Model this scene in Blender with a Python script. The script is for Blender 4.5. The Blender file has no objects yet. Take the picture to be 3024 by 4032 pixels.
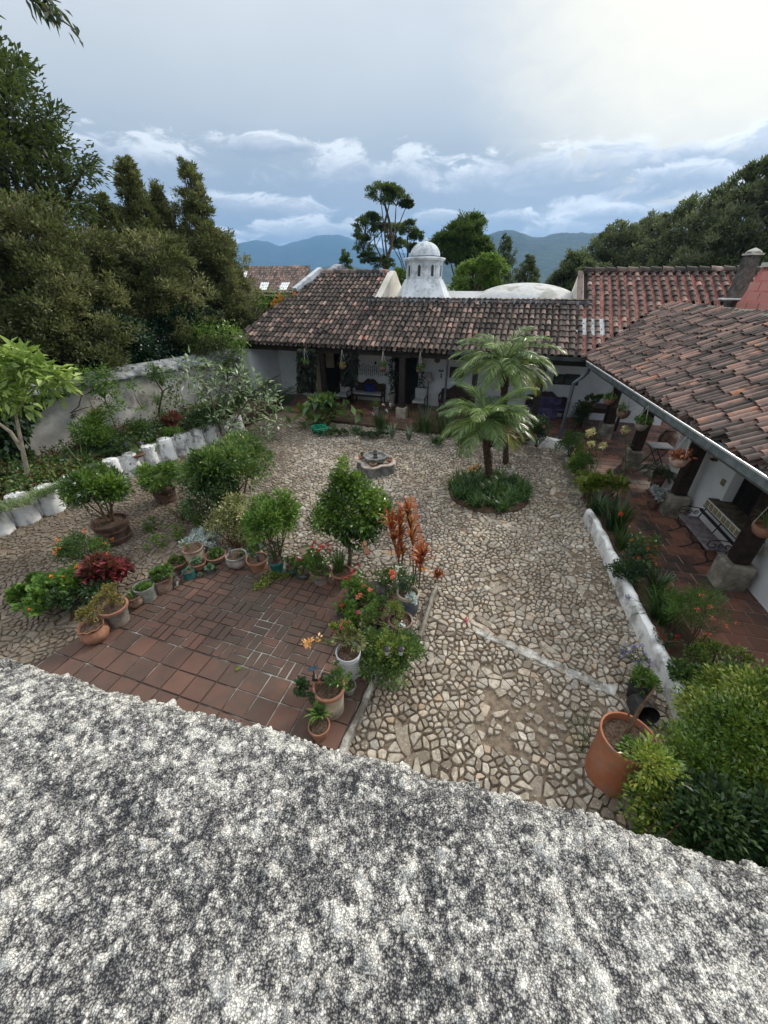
import bpy, bmesh, math, random
import numpy as np
from mathutils import Vector, Matrix, noise as mnoise
C = bpy.context.scene.collection
R = math.radians
rng = np.random.default_rng(7)
random.seed(7)

# ---------------------------------------------------------------- camera
F = 1514.0; PITCH = math.atan(906/1514); H = 5.0
SP, CP = math.sin(PITCH), math.cos(PITCH)
cam_d = bpy.data.cameras.new('camera'); cam = bpy.data.objects.new('camera', cam_d); C.objects.link(cam)
cam.location = (0, 0, H); cam.rotation_euler = (math.pi/2-PITCH, 0, 0)
cam_d.sensor_fit = 'HORIZONTAL'; cam_d.sensor_width = 36; cam_d.lens = 36*F/3024
cam_d.clip_start = .02; cam_d.clip_end = 40000
bpy.context.scene.camera = cam
sc = bpy.context.scene
sc.view_settings.view_transform = 'Standard'; sc.view_settings.look = 'None'; sc.view_settings.gamma = 1
sc.view_settings.exposure = 0.7
SUN_AZ, SUN_EL = 48, 33      # degrees right of the view direction, above the horizon

# ---------------------------------------------------------------- node helper
class NT:
    def __init__(s, tree): s.t = tree; s.n = tree.nodes; s.l = tree.links
    def put(s, sock, v):
        if hasattr(v, 'is_output') or isinstance(v, bpy.types.NodeSocket): s.l.new(v, sock)
        elif v is not None:
            if isinstance(v, (tuple, list)) and len(v) == 3 and sock.type == 'RGBA': v = (*v, 1)
            sock.default_value = v
    def m(s, op, a, b=None, c=None, clamp=False):
        n = s.n.new('ShaderNodeMath'); n.operation = op; n.use_clamp = clamp
        for i, v in enumerate((a, b, c)):
            if v is not None: s.put(n.inputs[i], v)
        return n.outputs[0]
    def vm(s, op, a, b=None):
        n = s.n.new('ShaderNodeVectorMath'); n.operation = op
        s.put(n.inputs[0], a)
        if b is not None: s.put(n.inputs[1], b)
        return n.outputs[0] if op not in ('DOT_PRODUCT', 'LENGTH') else n.outputs[1]
    def ss(s, x, a, b):
        n = s.n.new('ShaderNodeMapRange'); n.interpolation_type = 'SMOOTHSTEP'
        s.put(n.inputs[0], x); s.put(n.inputs[1], a); s.put(n.inputs[2], b)
        return n.outputs[0]
    def noise(s, vec, scale, detail=4, rough=.55, dist=0, col=False):
        n = s.n.new('ShaderNodeTexNoise'); s.put(n.inputs['Vector'], vec)
        n.inputs['Scale'].default_value = scale; n.inputs['Detail'].default_value = detail
        n.inputs['Roughness'].default_value = rough; n.inputs['Distortion'].default_value = dist
        return n.outputs[1 if col else 0]
    def voro(s, vec, scale, feature='F1', out=0, rnd=1):
        n = s.n.new('ShaderNodeTexVoronoi'); n.feature = feature; s.put(n.inputs['Vector'], vec)
        n.inputs['Scale'].default_value = scale; n.inputs['Randomness'].default_value = rnd
        return n.outputs[out]
    def mix(s, f, a, b, mode='MIX'):
        n = s.n.new('ShaderNodeMix'); n.data_type = 'RGBA'; n.blend_type = mode
        s.put(n.inputs[0], f); s.put(n.inputs[6], a); s.put(n.inputs[7], b)
        return n.outputs[2]
    def ramp(s, x, stops):
        n = s.n.new('ShaderNodeValToRGB'); s.put(n.inputs[0], x); e = n.color_ramp.elements
        while len(e) < len(stops): e.new(.5)
        for k, (p, c) in enumerate(stops): e[k].position = p; e[k].color = (*c, 1) if len(c) == 3 else c
        return n.outputs[0]
    def xyz(s, v):
        n = s.n.new('ShaderNodeSeparateXYZ'); s.put(n.inputs[0], v); return n.outputs
    def comb(s, x, y, z):
        n = s.n.new('ShaderNodeCombineXYZ')
        for i, v in enumerate((x, y, z)): s.put(n.inputs[i], v)
        return n.outputs[0]
    def scale(s, v, k):
        n = s.n.new('ShaderNodeMapping'); s.put(n.inputs[0], v); n.inputs['Scale'].default_value = k
        return n.outputs[0]

# ---------------------------------------------------------------- world
w = bpy.data.worlds.new('World'); sc.world = w; w.use_nodes = True
T = NT(w.node_tree); T.n.clear()
out = T.n.new('ShaderNodeOutputWorld'); bg = T.n.new('ShaderNodeBackground'); T.l.new(bg.outputs[0], out.inputs[0])
sky = T.n.new('ShaderNodeTexSky'); sky.sky_type = 'NISHITA'; sky.sun_disc = False
sky.sun_elevation = R(SUN_EL); sky.sun_rotation = R(SUN_AZ); sky.altitude = 1500
dirv = T.n.new('ShaderNodeTexCoord').outputs['Generated']
dx, dy, dz = T.xyz(T.vm('NORMALIZE', dirv))
az = T.m('MULTIPLY', T.m('ARCTAN2', dx, dy), 57.2958)
el = T.m('MULTIPLY', T.m('ARCSINE', dz), 57.2958)
nz = T.noise(T.comb(T.m('MULTIPLY', az, .09), T.m('MULTIPLY', el, .2), 0), 2.4, 8, .6, .9)
nz2 = T.noise(T.comb(T.m('MULTIPLY', az, .016), T.m('MULTIPLY', el, .035), 5.0), 2.0, 4, .5, .3)
# overcast deck: dull blue grey low down, paler and brighter towards the zenith
deck = T.ramp(T.m('DIVIDE', T.m('ADD', el, T.m('MULTIPLY', T.m('SUBTRACT', nz2, .5), 14.)), 60.),
    [(0, (2.3, 3.0, 3.9)), (.09, (2.35, 2.8, 3.35)), (.18, (3.1, 3.5, 3.85)), (.3, (4.3, 4.6, 4.75)), (.45, (5.6, 5.8, 5.85)), (1, (11, 11.2, 11.4))])
def vec3(a, e):
    return (math.sin(R(a))*math.cos(R(e)), math.cos(R(a))*math.cos(R(e)), math.sin(R(e)))
gl = T.vm('DOT_PRODUCT', T.comb(dx, dy, dz), vec3(38, 24))
glow = T.ss(T.m('ADD', gl, T.m('MULTIPLY', T.m('SUBTRACT', nz, .5), .05)), .86, 1.0)
deck = T.mix(T.m('MULTIPLY', glow, .85), deck, (8.6, 8.0, 6.4))
col = deck
BL = [(-2, 9.6, 10, 2.6), (22, 9.2, 14, 2.7), (35, 9.8, 9, 1.6), (24, 5.6, 6.5, 1.9), (9, 6.2, 8, 1.0), (-16, 7.2, 8, 1.2), (-8.5, 4.9, 7.5, 1.3),
      (-20, 4.3, 4.5, .9), (-28, 10, 9, 2.2), (-13, 12.2, 5, 1.0), (37, 6.8, 7, 2.0), (28, 7.8, 3.4, .9), (-45, 9, 12, 2.4), (55, 8, 12, 3), (8, 3.4, 12, .8), (20.5, 4.6, 3.6, 1.7), (25, 6.2, 2.6, .9), (30, 8.6, 5, 1.1), (-17, 3.4, 6, .7)]
nd = T.m('SUBTRACT', nz, .5)
nbig = T.m('SUBTRACT', T.noise(T.comb(T.m('MULTIPLY', az, .05), T.m('MULTIPLY', el, .11), 9.), 3.2, 6, .6, .4), .5)
for a0, e0, ra, re in BL:
    u = T.m('DIVIDE', T.m('SUBTRACT', az, a0), ra*1.3); v = T.m('DIVIDE', T.m('SUBTRACT', el, e0), re*1.3)
    f = T.m('SUBTRACT', 1.0, T.m('ADD', T.m('MULTIPLY', u, u), T.m('MULTIPLY', v, v)))
    f = T.m('ADD', f, T.m('ADD', T.m('MULTIPLY', nd, 3.2), T.m('MULTIPLY', nbig, 2.2)))
    mask = T.ss(f, .0, .75)
    lit = T.ss(T.m('ADD', v, T.m('MULTIPLY', nbig, 2.2)), -.3, .9)
    rim = T.m('MULTIPLY', T.m('SUBTRACT', 1.0, T.ss(f, .3, 1.5)), lit)
    cc = T.mix(T.m('MAXIMUM', T.m('MULTIPLY', lit, .4), rim), (2.7, 3.1, 3.7), (8.2, 8.4, 8.4))
    col = T.mix(T.m('MULTIPLY', mask, .88), col, cc)
skyk = T.vm('SCALE', sky.outputs[0]); skyk.node.inputs[3].default_value = .9
col = T.mix(.93, skyk, col)
below = T.ss(el, -6., -1.)
col = T.mix(below, (1.2, 1.3, 1.1), col)
T.put(bg.inputs[0], col); bg.inputs[1].default_value = .1

# ---------------------------------------------------------------- sun
sl = bpy.data.lights.new('sun', 'SUN'); sun = bpy.data.objects.new('sun', sl); C.objects.link(sun)
sl.energy = 2.0; sl.angle = R(10); sl.color = (1, .93, .82)
sun.rotation_euler = Vector(vec3(SUN_AZ, SUN_EL)).to_track_quat('Z', 'Y').to_euler()

# ---------------------------------------------------------------- where a point of the view stands
def ray(x, y):
    X = (x-1512)/F; Y = (2016-y)/F
    return np.array((X, CP+Y*SP, -SP+Y*CP))
def g(x, y, z=0.):
    r = ray(x, y); t = (z-H)/r[2]; return np.array((r[0]*t, r[1]*t, z))
def gy(x, y, Y):
    r = ray(x, y); t = Y/r[1]; return np.array((r[0]*t, Y, H+r[2]*t))
def zat(y, Y):
    r = ray(1512, y); return H+r[2]/r[1]*Y
def depth(p): return p[1]*CP-(p[2]-H)*SP
def msz(px, p): return px*depth(p)/F

# ---------------------------------------------------------------- materials
def mat(name, c1, c2=None, scale=6., rough=.8, bump=.0, bscale=None, island=0., spec=.3, stops=None, detail=5, metal=0., c3=None, s3=1.2, amt3=.6, dist=.01, coord='Object'):
    m = bpy.data.materials.new(name); m.use_nodes = True; t = NT(m.node_tree)
    b = t.n['Principled BSDF']; b.inputs['Roughness'].default_value = rough
    b.inputs['Specular IOR Level'].default_value = spec; b.inputs['Metallic'].default_value = metal
    tc = t.n.new('ShaderNodeTexCoord').outputs[coord]
    col = (*c1, 1)
    if c2 is not None:
        nn = t.noise(tc, scale, detail, .6)
        if island:
            geo = t.n.new('ShaderNodeNewGeometry').outputs['Random Per Island']
            x = t.m('ADD', t.m('MULTIPLY', t.m('SUBTRACT', nn, .5), 2.2*(1-island)), geo if island >= 1 else t.m('ADD', t.m('MULTIPLY', t.m('SUBTRACT', geo, .5), island*1.2), .5))
        else: x = t.ss(nn, .3, .7)
        if stops: col = t.ramp(x, stops)
        else: col = t.mix(t.m('ADD', x, 0., clamp=True), c1, c2)
    elif stops:
        geo = t.n.new('ShaderNodeNewGeometry').outputs['Random Per Island']; col = t.ramp(geo, stops)
    if c3 is not None:
        n3 = t.ss(t.noise(tc, s3, 6, .65), .47, .64)
        col = t.mix(t.m('MULTIPLY', n3, amt3), col, c3)
    t.put(b.inputs['Base Color'], col)
    if bump:
        bn = t.n.new('ShaderNodeBump'); bn.inputs['Strength'].default_value = bump; bn.inputs['Distance'].default_value = dist
        t.put(bn.inputs['Height'], t.noise(tc, bscale or scale*4, 6, .6)); t.put(b.inputs['Normal'], bn.outputs[0])
    m['b'] = 1
    return m
def leafmat(name, c1, c2, c3=None, trans=.3, rough=.45, big=.6, spec=.35):
    """green of each leaf drawn from three colours of the plant, leaves let some light through"""
    c3 = c3 or tuple(min(1, x*1.25) for x in c2)
    m = bpy.data.materials.new(name); m.use_nodes = True; t = NT(m.node_tree)
    b = t.n['Principled BSDF']; b.inputs['Roughness'].default_value = rough; b.inputs['Specular IOR Level'].default_value = spec
    tc = t.n.new('ShaderNodeTexCoord').outputs['Object']
    geo = t.n.new('ShaderNodeNewGeometry').outputs['Random Per Island']
    n = t.noise(tc, big, 3, .5)
    x = t.m('ADD', t.m('MULTIPLY', geo, .55), t.m('MULTIPLY', t.ss(n, .36, .64), .45))
    col = t.ramp(x, [(.1, c1), (.5, c2), (.92, c3)])
    t.put(b.inputs['Base Color'], col)
    tr = t.n.new('ShaderNodeBsdfTranslucent'); t.put(tr.inputs[0], t.mix(.35, col, (.35, .5, .08), 'MIX'))
    mx = t.n.new('ShaderNodeMixShader'); mx.inputs[0].default_value = trans
    t.l.new(b.outputs[0], mx.inputs[1]); t.l.new(tr.outputs[0], mx.inputs[2])
    t.l.new(mx.outputs[0], t.n['Material Output'].inputs[0])
    return m

# ---------------------------------------------------------------- objects
def tag(o, label=None, cat=None, group=None, kind=None):
    if label: o['label'] = label
    if cat: o['category'] = cat
    if group: o['group'] = group
    if kind: o['kind'] = kind
    return o
def empty(name, loc, label, cat, group=None, rz=0.):
    o = bpy.data.objects.new(name, None); C.objects.link(o); o.location = tuple(float(v) for v in loc); o.rotation_euler = (0, 0, rz)
    o.empty_display_size = .1
    return tag(o, label, cat, group)
class MB:
    """collects polygons, linked as one mesh"""
    def __init__(s): s.v = []; s.f = []; s.n = 0; s.mi = []
    def add(s, v, f, mi=0):
        v = np.asarray(v, float).reshape(-1, 3); s.v.append(v)
        for q in f: s.f.append([i+s.n for i in q]); s.mi.append(mi)
        s.n += len(v); return s
    def box(s, c, size, rz=0., M=None, mi=0):
        a, b, h = [x/2 for x in size]
        v = np.array([(x, y, z) for x in (-a, a) for y in (-b, b) for z in (-h, h)])
        if M is not None: v = v @ np.array(M).T[:3, :3]
        if rz:
            c_, s_ = math.cos(rz), math.sin(rz); v = v @ np.array(((c_, s_, 0), (-s_, c_, 0), (0, 0, 1)))
        return s.add(v+np.array(c), [(0, 1, 3, 2), (4, 6, 7, 5), (0, 4, 5, 1), (2, 3, 7, 6), (0, 2, 6, 4), (1, 5, 7, 3)], mi)
    def beam(s, p, q, w, h, mi=0):
        """bar from p to q, w wide, h high"""
        p, q = np.array(p, float), np.array(q, float); d = q-p; L = np.linalg.norm(d); d = d/L
        up = np.array((0, 0, 1.)) if abs(d[2]) < .9 else np.array((0, 1., 0))
        sx = np.cross(d, up); sx /= np.linalg.norm(sx); up = np.cross(sx, d)
        v = [pp+sx*a*w/2+up*b*h/2 for pp in (p, q) for a, b in ((-1, -1), (1, -1), (1, 1), (-1, 1))]
        return s.add(v, [(3, 2, 1, 0), (4, 5, 6, 7), (0, 1, 5, 4), (1, 2, 6, 5), (2, 3, 7, 6), (3, 0, 4, 7)], mi)
    def tube(s, pts, r, n=7, cap=True, mi=0):
        pts = [np.array(p, float) for p in pts]; rs = r if hasattr(r, '__len__') else [r]*len(pts)
        v = []; prev = None
        for i, p in enumerate(pts):
            d = pts[min(i+1, len(pts)-1)]-pts[max(i-1, 0)]; d /= (np.linalg.norm(d)+1e-9)
            a = prev if prev is not None else (np.array((1., 0, 0)) if abs(d[0]) < .8 else np.array((0, 1., 0)))
            a = a-d*np.dot(a, d); a /= np.linalg.norm(a)+1e-9; b = np.cross(d, a); prev = a
            for k in range(n):
                t = 2*math.pi*k/n; v.append(p+rs[i]*(a*math.cos(t)+b*math.sin(t)))
        f = [(i*n+k, i*n+(k+1) % n, (i+1)*n+(k+1) % n, (i+1)*n+k) for i in range(len(pts)-1) for k in range(n)]
        if cap: f += [tuple(range(n))[::-1], tuple((len(pts)-1)*n+k for k in range(n))]
        return s.add(v, f, mi)
    def lathe(s, prof, c=(0, 0, 0), n=28, mi=0, wob=None):
        v = []
        for r, z in prof:
            for k in range(n):
                t = 2*math.pi*k/n; rr = r*(1 if wob is None else 1+wob(t, z)); v.append((c[0]+rr*math.cos(t), c[1]+rr*math.sin(t), c[2]+z))
        f = [(i*n+k, i*n+(k+1) % n, (i+1)*n+(k+1) % n, (i+1)*n+k) for i in range(len(prof)-1) for k in range(n)]
        f += [tuple(range(n))[::-1], tuple((len(prof)-1)*n+k for k in range(n))]
        return s.add(v, f, mi)
    def poly(s, pts, z0, z1, mi=0):
        """prism over a plan polygon, z1 may be a list per corner"""
        n = len(pts); z1s = z1 if hasattr(z1, '__len__') else [z1]*n; z0s = z0 if hasattr(z0, '__len__') else [z0]*n
        v = [(p[0], p[1], z) for p, z in zip(pts, z0s)]+[(p[0], p[1], z) for p, z in zip(pts, z1s)]
        return s.add(v, [tuple(range(n))[::-1], tuple(range(n, 2*n))]+[(i, (i+1) % n, n+(i+1) % n, n+i) for i in range(n)], mi)
    def build(s, name, mats, parent=None, smooth=False, bevel=0.):
        me = bpy.data.meshes.new(name); v = np.concatenate(s.v) if s.v else np.zeros((0, 3))
        if parent is not None and parent.type == 'EMPTY' and parent.parent is None:
            v = v-np.array(parent.location)
            if abs(parent.rotation_euler.z) > 1e-6:
                a = -parent.rotation_euler.z; c_, s_ = math.cos(a), math.sin(a); v = v @ np.array(((c_, s_, 0), (-s_, c_, 0), (0, 0, 1)))
        elif parent is not None:
            r = parent
            while r.parent: r = r.parent
            v = v-np.array(r.location)
            if abs(r.rotation_euler.z) > 1e-6:
                a = -r.rotation_euler.z; c_, s_ = math.cos(a), math.sin(a); v = v @ np.array(((c_, s_, 0), (-s_, c_, 0), (0, 0, 1)))
        me.from_pydata([tuple(x) for x in v.tolist()], [], s.f)
        ms = mats if isinstance(mats, (list, tuple)) else [mats]
        for m in ms: me.materials.append(m)
        if len(ms) > 1: me.polygons.foreach_set('material_index', s.mi)
        if smooth: me.polygons.foreach_set('use_smooth', [True]*len(me.polygons))
        me.update()
        o = bpy.data.objects.new(name, me); C.objects.link(o)
        if parent is not None: o.parent = parent
        if bevel:
            b = o.modifiers.new('bevel', 'BEVEL'); b.width = bevel; b.segments = 2; b.limit_method = 'ANGLE'
        if smooth:
            try: me.set_sharp_from_angle(angle=R(42))
            except Exception: pass
        return o
def fastmesh(name, V, Q, m, parent=None, smooth=False):
    """V (n,3), Q (k,4) or (k,3) arrays"""
    V = np.asarray(V, float)
    if parent is not None:
        r = parent
        while r.parent: r = r.parent
        V = V-np.array(r.location)
        if abs(r.rotation_euler.z) > 1e-6:
            a = -r.rotation_euler.z; c_, s_ = math.cos(a), math.sin(a); V = V @ np.array(((c_, s_, 0), (-s_, c_, 0), (0, 0, 1)))
    me = bpy.data.meshes.new(name); k = Q.shape[1]
    me.vertices.add(len(V)); me.vertices.foreach_set('co', V.astype(np.float32).ravel())
    me.loops.add(Q.size); me.loops.foreach_set('vertex_index', Q.astype(np.int32).ravel())
    me.polygons.add(len(Q)); me.polygons.foreach_set('loop_start', np.arange(0, Q.size, k, dtype=np.int32))
    me.polygons.foreach_set('loop_total', np.full(len(Q), k, dtype=np.int32))
    if smooth: me.polygons.foreach_set('use_smooth', np.ones(len(Q), bool))
    me.materials.append(m); me.update(calc_edges=True); me.validate()
    o = bpy.data.objects.new(name, me); C.objects.link(o)
    if parent is not None: o.parent = parent
    return o
def copy_tree(o, parent=None):
    c = o.copy(); C.objects.link(c)
    if parent is not None: c.parent = parent
    for ch in list(o.children): copy_tree(ch, c)
    return c

# ---------------------------------------------------------------- leaves
def unit(a): return a/(np.linalg.norm(a, axis=-1, keepdims=True)+1e-9)
def leaf_quads(P, D, L, W, fold=.18, r=rng, round_=False):
    """one leaf per row: base P, pointing D, length L, width W"""
    n = len(P); L = np.broadcast_to(L, n)[:, None]*r.uniform(.7, 1.25, (n, 1)); W = np.broadcast_to(W, n)[:, None]*r.uniform(.75, 1.2, (n, 1))
    D = unit(D); S = unit(np.cross(D, unit(r.normal(size=(n, 3))+np.array((0, 0, 2.2))))); N = np.cross(S, D)
    if round_:
        ang = np.arange(6)*math.pi/3; V = []
        for a in ang: V.append(P+D*L*(.5-.5*math.cos(a))+S*W*.5*math.sin(a)*1.15)
        V = np.stack(V, 1).reshape(-1, 3); b = np.arange(n)[:, None]*6
        return V, np.concatenate([b+np.array([[0, 1, 2, 3]]), b+np.array([[0, 3, 4, 5]])])
    V = np.stack([P, P+D*L*.45+S*W*.5+N*W*fold, P+D*L-N*L*.12, P+D*L*.45-S*W*.5+N*W*fold], 1).reshape(-1, 3)
    return V, np.arange(n*4).reshape(n, 4)
class LB:
    def __init__(s): s.V = []; s.Q = []; s.n = 0
    def add(s, V, Q): s.V.append(V); s.Q.append(Q+s.n); s.n += len(V); return s
    def build(s, name, m, parent=None): return fastmesh(name, np.concatenate(s.V), np.concatenate(s.Q), m, parent)
def ell_clumps(ells, n, r=rng, inner=.55):
    """clump centres near the skin of a set of ellipsoids (cx,cy,cz,rx,ry,rz)"""
    E = np.array(ells, float); vol = (E[:, 3]*E[:, 4]*E[:, 5])**(2/3); idx = r.choice(len(E), n, p=vol/vol.sum())
    d = unit(r.normal(size=(n, 3))); d[:, 2] = np.where(d[:, 2] < -.6, -d[:, 2], d[:, 2])
    rad = r.uniform(inner, 1., (n, 1))**.6
    return E[idx, :3]+d*rad*E[idx, 3:], d
def clump_leaves(cc, dd, k, cr, L, W, up=.3, out_=.9, r=rng, flat=.75):
    n = len(cc); P = np.repeat(cc, k, 0); D0 = np.repeat(dd, k, 0)
    off = unit(r.normal(size=(n*k, 3)))*(r.uniform(0, 1, (n*k, 1))**.5)*np.repeat(np.broadcast_to(cr, n), k)[:, None]*r.uniform(.6, 1.2, (n*k, 1))
    off[:, 2] *= flat
    D = D0*out_+unit(off)*.9+r.normal(size=(n*k, 3))*.45+np.array((0, 0, up))
    return leaf_quads(P+off, D, L, W, r=r)
def straps(P, n, L, Wd, arch=.9, up=1., r=rng, seg=4, spread=.03):
    """arching blades out of one crown"""
    a = r.uniform(0, 2*math.pi, n); lean = r.uniform(.12, 1.05, n)*arch; Ls = L*r.uniform(.6, 1.15, n); ws = Wd*r.uniform(.7, 1.2, n)
    o = np.stack([np.cos(a), np.sin(a), np.zeros(n)], 1); s = np.stack([-np.sin(a), np.cos(a), np.zeros(n)], 1)
    base = np.array(P)+o*r.uniform(0, spread, (n, 1)); cur = base; V = []
    th = np.full(n, .12)+lean*.35
    for i in range(seg+1):
        t = i/seg; wdt = ws*(1-t**2.2)*.5+.0004
        V += [cur-s*wdt[:, None], cur+s*wdt[:, None]]
        cur = cur+(o*np.sin(th)[:, None]+np.array((0, 0, 1.))*(np.cos(th)*up)[:, None])*(Ls/seg)[:, None]
        th = th+lean*1.5/seg*1.3
    V = np.stack(V, 1); m = V.shape[1]; V = V.reshape(-1, 3); b = np.arange(n)[:, None]*m
    Q = np.concatenate([b+np.array([[2*i, 2*i+1, 2*i+3, 2*i+2]]) for i in range(seg)])
    return V, Q
def blooms(P, rad, k, L, r=rng):
    """petal balls"""
    P = np.asarray(P, float).reshape(-1, 3); n = len(P); d = unit(r.normal(size=(n*k, 3))+np.array((0, 0, .5)))
    return leaf_quads(np.repeat(P, k, 0)+d*rad*r.uniform(.2, 1, (n*k, 1)), d+r.normal(size=(n*k, 3))*.4, L, L*.8, r=r)
# ---------------------------------------------------------------- shared directions
def rot(a): return np.array((math.cos(R(a)), math.sin(R(a))))
LE = np.array((-6.21, 18.35)); RE = np.array((7.11, 14.0)); eF = (RE-LE)/np.linalg.norm(RE-LE); nF = np.array((-eF[1], eF[0]))   # far eave
G0 = np.array((6.57, 13.09)); G1 = np.array((5.05, 4.55)); eR = (G1-G0)/np.linalg.norm(G1-G0); nR = np.array((-eR[1], eR[0]))    # right gutter, towards the camera
EZ, SLOPE = 2.78, .49
uP = np.array((math.sin(R(13)), math.cos(R(13)))); vP = np.array((uP[1], -uP[0])); OP = np.array((6.3, 5.4))                       # right posts
def inpoly(p, poly):
    x, y = p[0], p[1]; c = False; j = len(poly)-1
    for i in range(len(poly)):
        a, b = poly[i], poly[j]
        if (a[1] > y) != (b[1] > y) and x < (b[0]-a[0])*(y-a[1])/(b[1]-a[1])+a[0]: c = not c
        j = i
    return c
def nz3(x, y, z=0.): return mnoise.noise(Vector((x, y, z)))

# ---------------------------------------------------------------- ground, air
M_soil = mat('soil', (.05, .032, .02), (.1, .068, .045), 5, .95, .6)
M_dirt = mat('courtyard_dirt', (.12, .092, .066), (.24, .19, .14), 14, .95, .9, bscale=60, dist=.02, c3=(.17, .105, .06), s3=.5, amt3=.5)
M_field = mat('field', (.05, .075, .03), (.09, .11, .05), .02, .95)
def sheet(name, poly, z, m, label=None):
    b = MB(); b.add([(p[0], p[1], z) for p in poly], [tuple(range(len(poly)))]); return tag(b.build(name, m), kind='structure')
sheet('ground', [(-9000, -900), (9000, -900), (9000, 11500), (-9000, 11500)], -.35, M_field)
KP = [g(-260, 2240), g(-90, 2155), g(36, 2087), g(118, 2053), g(210, 2016), g(300, 1980), g(400, 1930), g(492, 1887), g(600, 1840), g(702, 1797), g(800, 1758), g(880, 1730), g(960, 1700)]
KP = [p[:2] for p in KP]
WL0 = np.array((-10.09, 11.44)); WL1 = np.array((-6.28, 17.8)); dW = (WL1-WL0)/np.linalg.norm(WL1-WL0); WLa = WL0-dW*9.5
nW = np.array((dW[1], -dW[0]))
yard = [(-14.5, -2), (7.5, -2), (9.5, 15), (-4, 19), (-11.5, 11.6), (-15, 5)]
sheet('dirt_ground', yard, -.022, M_dirt)
PATIO = [(-6.6, 1.5), (-5.15, 3.8), (-3.55, 6.5), (.42, 5.22), (-.55, 2.55), (-.95, 1.5)]

# river stones and broken slabs set in earth
M_cob = bpy.data.materials.new('cobble_stone'); M_cob.use_nodes = True; t = NT(M_cob.node_tree); bs = t.n['Principled BSDF']; bs.inputs['Roughness'].default_value = .88; bs.inputs['Specular IOR Level'].default_value = .25
tc = t.n.new('ShaderNodeTexCoord').outputs['Object']; isl = t.n.new('ShaderNodeNewGeometry').outputs['Random Per Island']
col = t.ramp(isl, [(0, (.18, .152, .118)), (.25, (.3, .262, .21)), (.5, (.42, .375, .305)), (.62, (.26, .245, .22)), (.8, (.48, .435, .365)), (.93, (.4, .3, .21)), (1, (.58, .54, .47))])
col = t.mix(t.m('MULTIPLY', t.ss(t.noise(tc, 13, 6, .7), .42, .62), .6), col, (.17, .135, .1))
col = t.mix(t.m('MULTIPLY', t.ss(t.noise(tc, 34, 5, .7), .56, .66), .75), col, (.62, .6, .54))
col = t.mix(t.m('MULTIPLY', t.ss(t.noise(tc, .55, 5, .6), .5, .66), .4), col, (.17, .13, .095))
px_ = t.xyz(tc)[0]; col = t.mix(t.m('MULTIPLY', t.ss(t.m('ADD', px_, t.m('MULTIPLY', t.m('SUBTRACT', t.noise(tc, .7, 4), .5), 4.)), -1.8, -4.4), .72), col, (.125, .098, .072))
t.put(bs.inputs['Base Color'], col); bn = t.n.new('ShaderNodeBump'); bn.inputs['Strength'].default_value = .8; bn.inputs['Distance'].default_value = .008; t.put(bn.inputs['Height'], t.noise(tc, 42, 6, .7)); t.put(bs.inputs['Normal'], bn.outputs[0])
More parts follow.
